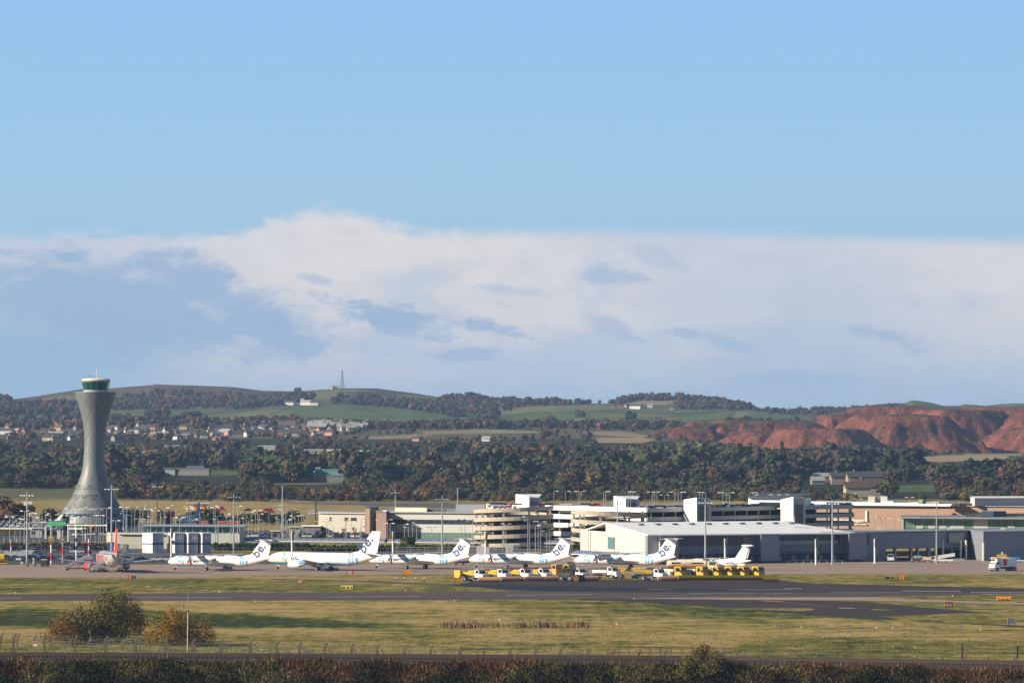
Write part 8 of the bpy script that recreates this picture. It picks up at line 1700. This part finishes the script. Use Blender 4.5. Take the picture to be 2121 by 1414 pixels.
# ---------------------------------------------------------------- near bushes and the weedy bank
def bush(px, base_row, D, w_, h, cols, lab, n, card, seed, lobes=14, twigs=True, z0=None, name='bush', shape=None):
    """cols: list of (colour) used for separate leafy boughs"""
    z = tz(px, D) if z0 is None else z0; T = thing(name, lab, 'bush', (PX(px, D), D, z)); g = np.random.default_rng(seed); r = random.Random(seed)
    for ci, col in enumerate(cols):
        Lb = []
        for i in range(lobes // len(cols) + 1):
            t = r.uniform(-1, 1); hx = t * w_ / 2 * .8; top = h * (1 - .55 * abs(t) ** 1.6) if shape is None else h * float(np.interp(t, *shape)); zz = r.uniform(.22, .85) * top
            if len(cols) > 1 and r.random() < .7: hx = (-1 + 2 * (ci + r.random()) / len(cols)) * w_ / 2 * .85; zz = r.uniform(.25, .85) * (h * (1 - .55 * abs(hx / (w_ / 2)) ** 1.6) if shape is None else h * float(np.interp(hx / (w_ / 2), *shape)))
            a = w_ * r.uniform(.09, .16); Lb.append((hx, r.uniform(-.25, .25) * w_, zz, a, min(a * r.uniform(.8, 1.1), zz)))
        La = np.array(Lb); li = g.integers(0, len(La), n // len(cols)); m_ = len(li); u = g.normal(size=(m_, 3)); u /= np.linalg.norm(u, axis=1)[:, None]
        c = La[li, :3] + u * La[li][:, [3, 3, 4]] * (g.uniform(.55, 1.25, (m_, 1)))
        sp = g.random(m_) < .10; c[sp] += u[sp] * .5; c[:, 2] = np.maximum(c[:, 2], .05)
        a = g.normal(size=(m_, 3)); a /= np.linalg.norm(a, axis=1)[:, None]; b_ = np.cross(a, g.normal(size=(m_, 3))); b_ /= np.linalg.norm(b_, axis=1)[:, None]; s_ = card * g.uniform(.5, 1.5, (m_, 1)) / 2
        V = np.stack([c - a * s_, c - b_ * s_ * .6, c + a * s_, c + b_ * s_ * .6], 1).reshape(-1, 3); i0 = np.arange(m_)[:, None] * 4
        me = np_mesh('foliage', V, np.concatenate([i0 + np.array([[0, 1, 2]]), i0 + np.array([[0, 2, 3]])]), mats=[M_LEAF]); o = bpy.data.objects.new('foliage', me); COL.objects.link(o); o.parent = T; o.color = (*[c * 1.25 for c in col], 1)
    b = MB()
    for i in range(60):
        t = r.uniform(-.8, .8); x1 = t * w_ / 2; ht = h * (1 - .5 * abs(t)) * r.uniform(.5, 1.02); m1 = Vector((x1 * .5 + r.uniform(-.5, .5), r.uniform(-.5, .5), ht * .5)); b.tube((x1 * .2, 0, 0), m1, .09, .05, 4, False); b.tube(m1, (x1 + r.uniform(-.4, .4), r.uniform(-.25, .25) * w_, ht), .05, .012, 4, False)
    b.build('branches', M_BARK, T); return T
bush(194, 1346, 778, 16.5, 8.8, [(.15, .08, .018), (.12, .095, .022), (.085, .08, .02)], 'big mixed green and ochre bush behind the fence at the left', 15000, .30, 11, 34, shape=([-1, -.75, -.5, -.25, 0, .2, .5, .8, 1], [.3, .45, .62, .6, .85, 1.0, .92, .8, .45]))
bush(246, 1345, 790, 9, 7.6, [(.07, .075, .022), (.10, .075, .03)], 'thin dark green bush right of the big mixed bush', 5000, .28, 12, 18)
bush(372, 1347, 770, 12.2, 6.2, [(.22, .135, .018), (.15, .10, .02)], 'rounded ochre bush right of the big mixed bush', 10500, .26, 13, 26, shape=([-1, -.6, -.2, .1, .5, .8, 1], [.5, .85, .98, 1, .85, .7, .45]))
bush(1460, 1398, 635, 6.6, 5.8, [(.10, .085, .025), (.13, .10, .035)], 'twiggy olive bush growing on the railway bank', 17000, .22, 14, 26, z0=0.6)
for i, (px, w_, h, D) in enumerate([(1572, 2.6, 2.1, 690), (1612, 1.8, 2.4, 684), (1632, 2.4, 2.0, 686), (1595, 1.2, 1.4, 688)]):
    bush(px, 1350, D, w_, h, [(.07, .065, .025)], ['small scraggy bush behind the track, leftmost of four', 'thin upright bush behind the track, third of four', 'small scraggy bush behind the track, rightmost of four', 'lowest scraggy bush behind the track, second of four'][i], 420, .18, 20 + i, 5, z0=0.3)
def blades(name, lab, cat, n, gen, mats_, seed, hr, wr, lean=.25):
    g = np.random.default_rng(seed); px, D, z = gen(g, n); x = (px - CX) * D / F; n = len(x)
    h = g.uniform(*hr, n) * (0.6 + .8 * fbm(x / 5, D / 5, 2, seed)); w_ = g.uniform(*wr, n); a = g.uniform(0, pi, n); lx = g.normal(0, lean, n) * h; ly = g.normal(0, lean, n) * h
    dx, dy = np.cos(a) * w_ / 2, np.sin(a) * w_ / 2; P = np.stack([x, D, z], -1)
    v0 = P + np.stack([-dx, -dy, -.1 + 0 * x], -1); v1 = P + np.stack([dx, dy, -.1 + 0 * x], -1); v2 = P + np.stack([lx * .5 + dx * .8, ly * .5 + dy * .8, h * .6], -1); v3 = P + np.stack([lx * .5 - dx * .8, ly * .5 - dy * .8, h * .6], -1); v4 = P + np.stack([lx, ly, h], -1)
    V = np.stack([v0, v1, v2, v3, v4], 1).reshape(-1, 3); i0 = np.arange(n)[:, None] * 5
    T = np.concatenate([i0 + np.array([[0, 1, 2]]), i0 + np.array([[0, 2, 3]]), i0 + np.array([[3, 2, 4]])])
    pal = np.array(mats_); k = np.clip((fbm(x / 9, D / 4, 3, seed + 1) * 1.6 - .3) * len(pal) + g.normal(0, .55, n), 0, len(pal) - 1).astype(int); C = np.ones((n, 5, 4)); C[..., :3] = (pal[k] * g.uniform(.7, 1.3, (n, 1)))[:, None, :]
    me = np_mesh(name, V, T, C.reshape(-1, 4), [M_LEAFS]); o = bpy.data.objects.new(name, me); COL.objects.link(o); return tag(o, lab, cat, kind='stuff')
def on_bank(lo, hi):
    def f(g, n):
        px = g.uniform(-120, 2260, n); D = ip(px, RAIL) + g.uniform(lo, hi, n); z = terrain_z(px, D); return px, D, z
    return f
blades('bank_grass', 'pale and reddish grasses on the railway bank', 'grass', 52000, on_bank(-10.6, -6.9), [(.065, .07, .018), (.16, .13, .035), (.08, .07, .018), (.24, .175, .06), (.12, .06, .022), (.16, .06, .022), (.10, .085, .026)], 5, (.14, .5), (.05, .16), .45)
blades('tall_weed', 'tall rust and straw weed stems on the railway bank', 'weeds', 2600, on_bank(-11.5, -7.2), [(.10, .045, .022), (.16, .075, .035), (.20, .15, .08), (.07, .05, .02)], 6, (.5, 1.3), (.04, .09), .16)
def scrub():
    g = np.random.default_rng(8); V = []; k = 0; n = 85000; px = g.uniform(-120, 2260, n); t = g.random(n); D = ip(px, RAIL) - 8.6 - t * 4.6; x = (px - CX) * D / F
    lump = np.clip(fbm(x / 4.0, D / 3.5, 3, 71) * 2.2 - .75, 0, 1); keep = g.random(n) < lump * (.35 + t) + np.clip((t - .45) * 1.6, 0, 1) + .02; px, D, x, lump = px[keep], D[keep], x[keep], lump[keep]; n = len(x)
    z = terrain_z(px, D) + g.random(n) ** .7 * (.25 + lump * 1.25 + .3 * t[keep]); c = np.stack([x, D, z], -1); a = g.normal(size=(n, 3)); a /= np.linalg.norm(a, axis=1)[:, None]; b_ = np.cross(a, g.normal(size=(n, 3))); b_ /= np.linalg.norm(b_, axis=1)[:, None]; s_ = g.uniform(.08, .22, (n, 1))
    V = np.stack([c - a * s_, c - b_ * s_ * .6, c + a * s_, c + b_ * s_ * .6], 1).reshape(-1, 3); i0 = np.arange(n)[:, None] * 4; T = np.concatenate([i0 + np.array([[0, 1, 2]]), i0 + np.array([[0, 2, 3]])])
    pal = np.array([(.010, .015, .005), (.014, .021, .007), (.03, .03, .01), (.03, .02, .01)]); kk = np.clip(fbm(x / 6, D / 5, 2, 72) * 5 - .8 + g.normal(0, .4, n), 0, 3).astype(int); C = np.ones((n, 4, 4)); C[..., :3] = (pal[kk])[:, None, :]  # near-black leaf colours stand in for the shadow on the lower bank
    me = np_mesh('bramble_scrub', V, T, C.reshape(-1, 4), [M_LEAFS]); o = bpy.data.objects.new('bramble_scrub', me); COL.objects.link(o); tag(o, 'low bramble scrub along the railway bank foot, shade painted into its colour', 'scrub', kind='stuff')
scrub()
def rough(g, n):
    px = g.uniform(905, 1300, n); c = np.abs((px - 1080) / 200); keep = g.random(n) < np.clip(1.0 - c, .04, 1) * np.clip(fbm(px / 22, px * 0, 2, 3) * 2.4 - .7, 0.05, 1); px = px[keep]; n = len(px); row = g.normal(1296.5, 1.6, n); D = F * H / (row - HY); return px, D, terrain_z(px, D)
blades('tall_dry_weeds', 'patch of tall reddish-brown dry weeds in the middle of the field', 'weeds', 5200, rough, [(.16, .10, .055), (.22, .14, .08), (.14, .075, .045), (.24, .17, .09)], 9, (.2, 1.25), (.08, .2), .2)
def verge(g, n):
    px = g.uniform(-60, 2190, n); D = ip(px, [(28, 744), (672, 714), (1377, 688), (2121, 664)]) + g.uniform(-36, 1.5, n) * .5; D = np.maximum(D, ip(px, RAIL) + 7); keep = (px < 720) | (g.random(n) < .25); px, D = px[keep], D[keep]; return px, D, terrain_z(px, D)
blades('verge_grass', 'straw grass tufts along the foot of the security fence', 'grass', 15000, verge, [(.12, .11, .03), (.22, .16, .07), (.28, .20, .10), (.17, .12, .05)], 10, (.15, .6), (.06, .15))
def meadow(g, n):
    px = g.uniform(-60, 2190, n); row = 1298 + 58 * g.random(n) ** .7; D = F * H / (row - HY); keep = D > ip(px, RAIL) + 12; px, D = px[keep], D[keep]; return px, D, terrain_z(px, D)
blades('meadow_tuft', 'scattered rough grass tufts in the near field', 'grass', 22000, meadow, [(.10, .10, .024), (.14, .125, .034), (.20, .165, .055), (.25, .19, .075)], 15, (.04, .16), (.06, .2), .3)
# ---------------------------------------------------------------- town and farms on the rising land
HW = {'white': (.62, .60, .56), 'cream': (.50, .44, .33), 'brick': (.30, .14, .09), 'grey': (.28, .27, .26), 'pink': (.48, .26, .20), 'buff': (.38, .30, .21)}
HR = {'slate': (.085, .09, .11), 'red-tiled': (.24, .10, .07), 'brown': (.14, .085, .06), 'pale': (.46, .46, .46)}
HW = {k: tuple(c * .85 for c in v) for k, v in HW.items()}; HR = {k: tuple(c * .62 for c in v) for k, v in HR.items()}
WM = {k: mat('house_wall_' + k, v, .85, var=.08, vs=.2) for k, v in HW.items()}; RM = {k: mat('house_roof_' + k.replace('-', '_'), v, .8, var=.12, vs=.3) for k, v in HR.items()}
def house_parts(w_, d, h, rh):
    a = MB(); a.box(-w_ / 2, w_ / 2, -d / 2, d / 2, -2, h); a.add([(-w_ / 2, -d / 2, h), (-w_ / 2, d / 2, h), (-w_ / 2, 0, h + rh), (w_ / 2, -d / 2, h), (w_ / 2, d / 2, h), (w_ / 2, 0, h + rh)], [(0, 1, 2), (3, 5, 4)])
    r = MB(); e = .5
    for s_ in (-1, 1): r.add([(-w_ / 2 - e, s_ * (d / 2 + e), h - .3), (w_ / 2 + e, s_ * (d / 2 + e), h - .3), (w_ / 2 + e, 0, h + rh + .1), (-w_ / 2 - e, 0, h + rh + .1), (-w_ / 2 - e, s_ * (d / 2 + e), h - .55), (w_ / 2 + e, s_ * (d / 2 + e), h - .55), (w_ / 2 + e, 0, h + rh - .2), (-w_ / 2 - e, 0, h + rh - .2)], [(0, 1, 2, 3), (7, 6, 5, 4), (0, 4, 5, 1), (1, 5, 6, 2), (2, 6, 7, 3), (3, 7, 4, 0)])
    c = MB(); c.box(-w_ * .3 - .5, -w_ * .3 + .5, -.5, .5, h, h + rh + 1.3)
    wn = MB()
    for k in range(3):
        for z in ((1.0,) if h < 4 else (1.0, 3.4)): wn.box(-w_ / 2 + w_ * (k + .5) / 3 - .6, -w_ / 2 + w_ * (k + .5) / 3 + .6, -d / 2 - .05, -d / 2 + .05, z, z + 1.3)
    return a, r, c, wn
HP = [tuple(q.mesh(nm, M_GLASSD if nm == 'window_band' else M_WHITEP) for q, nm in zip(house_parts(*a), ('wall', 'roof', 'chimney', 'window_band'))) for a in [(10, 8, 5.2, 3.0), (14, 8, 5.4, 3.2), (9, 7, 3.0, 2.6), (22, 9, 5.5, 3.0)]]
hitems = []
def house(px, D, kind, wall, roof, place, rz=None, s=1.0, name='house', group='houses of the hillside town'):
    T = thing(name, None, name.replace('_', ' '), (PX(px, D), D, tz(px, D)), rnd.uniform(-.9, .9) if rz is None else rz, group); T.scale = (s,) * 3
    for nm, me, m in zip(('wall', 'roof', 'chimney'), HP[kind], (WM[wall], RM[roof], WM[wall])):
        if nm == 'chimney': continue
        o = bpy.data.objects.new(nm, me); COL.objects.link(o); o.parent = T; o.material_slots[0].link = 'OBJECT'; o.material_slots[0].material = m
        if nm == 'roof': c = bpy.data.objects.new('chimney', HP[kind][2]); COL.objects.link(c); c.parent = o; c.material_slots[0].link = 'OBJECT'; c.material_slots[0].material = WM['grey']
    hitems.append((T, f'{wall}-walled {roof}-roofed {"terrace" if kind == 3 else "house"}', place, px)); return T
for i in range(185):
    cl = rnd.choices([(60, 160), (205, 420), (420, 560), (560, 690), (0, 60)], [2.5, 5, 4, 4, 1])[0]; px = rnd.uniform(*cl); row = rnd.uniform(876, 914) if px < 560 else rnd.uniform(886, 908)
    place = 'left of the control tower' if px < 160 else 'just right of the tower' if px < 420 else 'in the middle of the town' if px < 560 else 'at the right end of town'
    house(px, D_at(px, row, 4250, 5600), rnd.choice((0, 0, 1, 2, 3)), rnd.choice(list(HW)), rnd.choices(list(HR), [5, 1, 2.5, .7])[0], place, s=rnd.uniform(.5, .8))
for i in range(26):
    px = rnd.uniform(650, 748); house(px, D_at(px, rnd.uniform(884, 895), 4500, 5900), rnd.choice((1, 3)), rnd.choice(('white', 'cream', 'buff')), 'pale', 'in the pale estate on the hillside', s=1.0, rz=rnd.uniform(-.3, .3))
for px, row, k, w_, r_, pl in [(313, 844, 0, 'pink', 'slate', 'on the wooded slope'), (296, 846, 2, 'white', 'pale', 'on the wooded slope'), (450, 839, 2, 'cream', 'slate', 'on the wooded slope'), (560, 837, 3, 'buff', 'pale', 'at the farm on the hill'), (575, 838, 3, 'grey', 'pale', 'at the farm on the hill'), (598, 839, 3, 'white', 'slate', 'at the farm on the hill'), (622, 836, 1, 'white', 'pale', 'at the farm on the hill'), (636, 839, 3, 'white', 'pale', 'at the farm on the hill'), (652, 840, 1, 'white', 'slate', 'at the farm on the hill'),
                              (1275, 845, 2, 'buff', 'brown', 'at the far farm under the pines'), (1285, 846, 0, 'pink', 'brown', 'at the far farm under the pines'), (1300, 845, 2, 'buff', 'slate', 'at the far farm under the pines'), (1318, 847, 3, 'white', 'slate', 'at the far farm under the pines'), (1326, 845, 2, 'white', 'red-tiled', 'at the far farm under the pines'), (1347, 845, 2, 'white', 'pale', 'at the far farm under the pines'), (1392, 848, 2, 'grey', 'slate', 'at the far farm under the pines'), (692, 806, 2, 'cream', 'pale', 'beside the hilltop mast'), (1008, 914, 2, 'white', 'pale', 'in the scrubland'), (865, 914, 2, 'pink', 'brown', 'in the scrubland')]:
    house(px, D_at(px, row, 4200, 7790), k, w_, r_, pl, s=.9, group='farm buildings on the hills')
for px, row, D, k, w_, r_, pl, s in [(1693, 1004, 0, 2, 'grey', 'pale', 'behind the brown hall', .9), (1710, 998, 0, 3, 'grey', 'pale', 'behind the brown hall', .7), (1752, 1003, 0, 3, 'buff', 'slate', 'behind the brown hall', .9), (1790, 1004, 0, 3, 'buff', 'slate', 'behind the brown hall', 1.0), (1775, 1030, 0, 1, 'cream', 'brown', 'just above the brown hall', 1.0), (1800, 1028, 0, 1, 'cream', 'brown', 'just above the brown hall', 1.1)]:
    house(px, D_at(px, row, 2470, 4200), k, w_, r_, pl, rz=.1, s=s, name='farm_building', group='farm buildings below the shale hills')
label_all(hitems)
def shed(px, row, w_, d, h, wm, rm, lab, lo=2500):
    h *= .5; d *= .7; w_ *= .85; D = D_at(px, row, lo); T = thing('industrial_shed', lab, 'shed', (PX(px, D), D, tz(px, D)), rnd.uniform(-.15, .15), 'pale sheds among the woods'); b = MB(); b.box(-w_ / 2, w_ / 2, -d / 2, d / 2, -3, h); b.build('wall', wm, T); b = MB(); b.box(-w_ / 2 - .3, w_ / 2 + .3, -d / 2 - .3, d / 2 + .3, h, h + .8); b.build('roof', rm, T)
for a in [(95, 984, 18, 8, 9, WM['white'], M_STEELW, 'white shed left of the control tower among the woods'), (130, 985, 14, 8, 8, WM['cream'], M_STEELW, 'cream shed beside the tower waist'), (330, 984, 26, 10, 8, WM['white'], M_MGREY, 'long white shed at the left of the green field'), (385, 985, 40, 10, 8, WM['grey'], M_MGREY, 'grey flat works with a small tower block behind the woods'), (405, 984, 14, 8, 11, WM['buff'], M_STEEL, 'buff block rising above the grey works'),
          (650, 984, 10, 8, 9, WM['white'], M_STEELW, 'small white block left of the teal shed'), (690, 985, 40, 10, 7, mat('teal_sheet', (.12, .30, .28), .6), mat('teal_sheet'), 'long pale teal shed in the woods'), (668, 943, 36, 12, 9, WM['cream'], M_STEELW, 'cream flat shed below the town'), (720, 944, 44, 12, 8, WM['white'], M_STEELW, 'long white shed below the town'),
          (310, 946, 60, 12, 8, M_BLUEPALE, M_BLUEPALE, 'long blue-roofed shed right of the tower waist'), (368, 938, 26, 12, 11, WM['grey'], M_CLADL, 'grey gabled works right of the tower'), (10, 978, 36, 10, 8, WM['grey'], M_STEELW, 'grey shed at the left edge of the woods'), (550, 934, 20, 9, 8, WM['white'], M_STEELW, 'white shed in the wood below town'), (590, 880, 30, 12, 9, WM['pink'], mat('pale_blue_roof', (.30, .42, .55), .6), 'blue-roofed barn above the town'), (530, 880, 26, 12, 8, WM['grey'], M_BLUEPALE, 'grey-roofed barn left of the blue-roofed barn'),
          (120, 874, 44, 12, 7, WM['grey'], M_BLUEPALE, 'long farm shed left of the tower'), (155, 874, 40, 12, 7, WM['brick'], M_MGREY, 'brick farm shed behind the tower shaft'), (705, 999, 20, 12, 8, mat('sludge_tank_wall', (.20, .21, .17), .8), M_MGREY, 'dark round-edged tank works in the belt'), (844, 985, 5, 2, 11, M_BLUEC, M_WHITEP, 'small bright blue panel block among the dark trees')]:
    shed(*a, **({'lo': 4000} if a[1] < 900 else {}))
def lattice():
    px = 709; D = 7790.0; z = tz(px, D); T = thing('lattice_mast', 'tall red and grey lattice mast on the hilltop', 'mast', (PX(px, D), D, z)); h = PZ(766, D) - z; b = MB(); n = 9
    for k in range(n):
        f0, f1 = k / n, (k + 1) / n; r0, r1 = 2.9 * (1 - f0) ** 1.2 + .4, 2.9 * (1 - f1) ** 1.2 + .4
        for s1, s2 in [(1, 1), (1, -1), (-1, -1), (-1, 1)]:
            b.tube((s1 * r0, s2 * r0, h * f0), (s1 * r1, s2 * r1, h * f1), .38, n=4); b.tube((s1 * r0, s2 * r0, h * f0), (-s2 * r1, s1 * r1, h * f1), .20, n=4); b.tube((s1 * r0, s2 * r0, h * f0), (-s2 * r0, s1 * r0, h * f0), .20, n=4)
    b.build('lattice', mat('mast_steel', (.07, .06, .08), .6), T); b = MB(); b.box(-13, -6, -3, 3, 0, 4); b.build('equipment_cabin', WM['cream'], T)
    px = 1017; D = D_at(px, 829, 7000, 7790); T = thing('wind_turbine', 'small white wind turbine on the ridge', 'wind turbine', (PX(px, D), D, tz(px, D))); h = 14; b = MB(); b.tube((0, 0, 0), (0, 0, h), .7, .45, 8); b.build('tower', M_WHITEP, T); b = MB()
    for k in range(3): a = k * 2 * pi / 3 + .3; b.tube((0, -1, h), (5 * cos(a), -1, h + 5 * sin(a)), .35, .15, 4)
    b.build('rotor', M_WHITEP, T)
lattice()
# ---------------------------------------------------------------- haze
def make_haze():
    b = MB(); b.box(-3200, 3200, -60, 9600, -8, 330); m = bpy.data.materials.new('haze'); m.use_nodes = True; t = NT(m.node_tree); t.n.clear()
    o_ = t.node('ShaderNodeOutputMaterial'); v = t.node('ShaderNodeVolumePrincipled')
    v.inputs['Color'].default_value = (0.40, 0.63, 1.0, 1); v.inputs['Density'].default_value = HAZE; v.inputs['Anisotropy'].default_value = 0.0
    t.l.new(v.outputs[0], o_.inputs['Volume'])
    o = b.build('haze', m); o['kind'] = 'stuff'; return o
HAZE = 3.5e-5
make_haze()
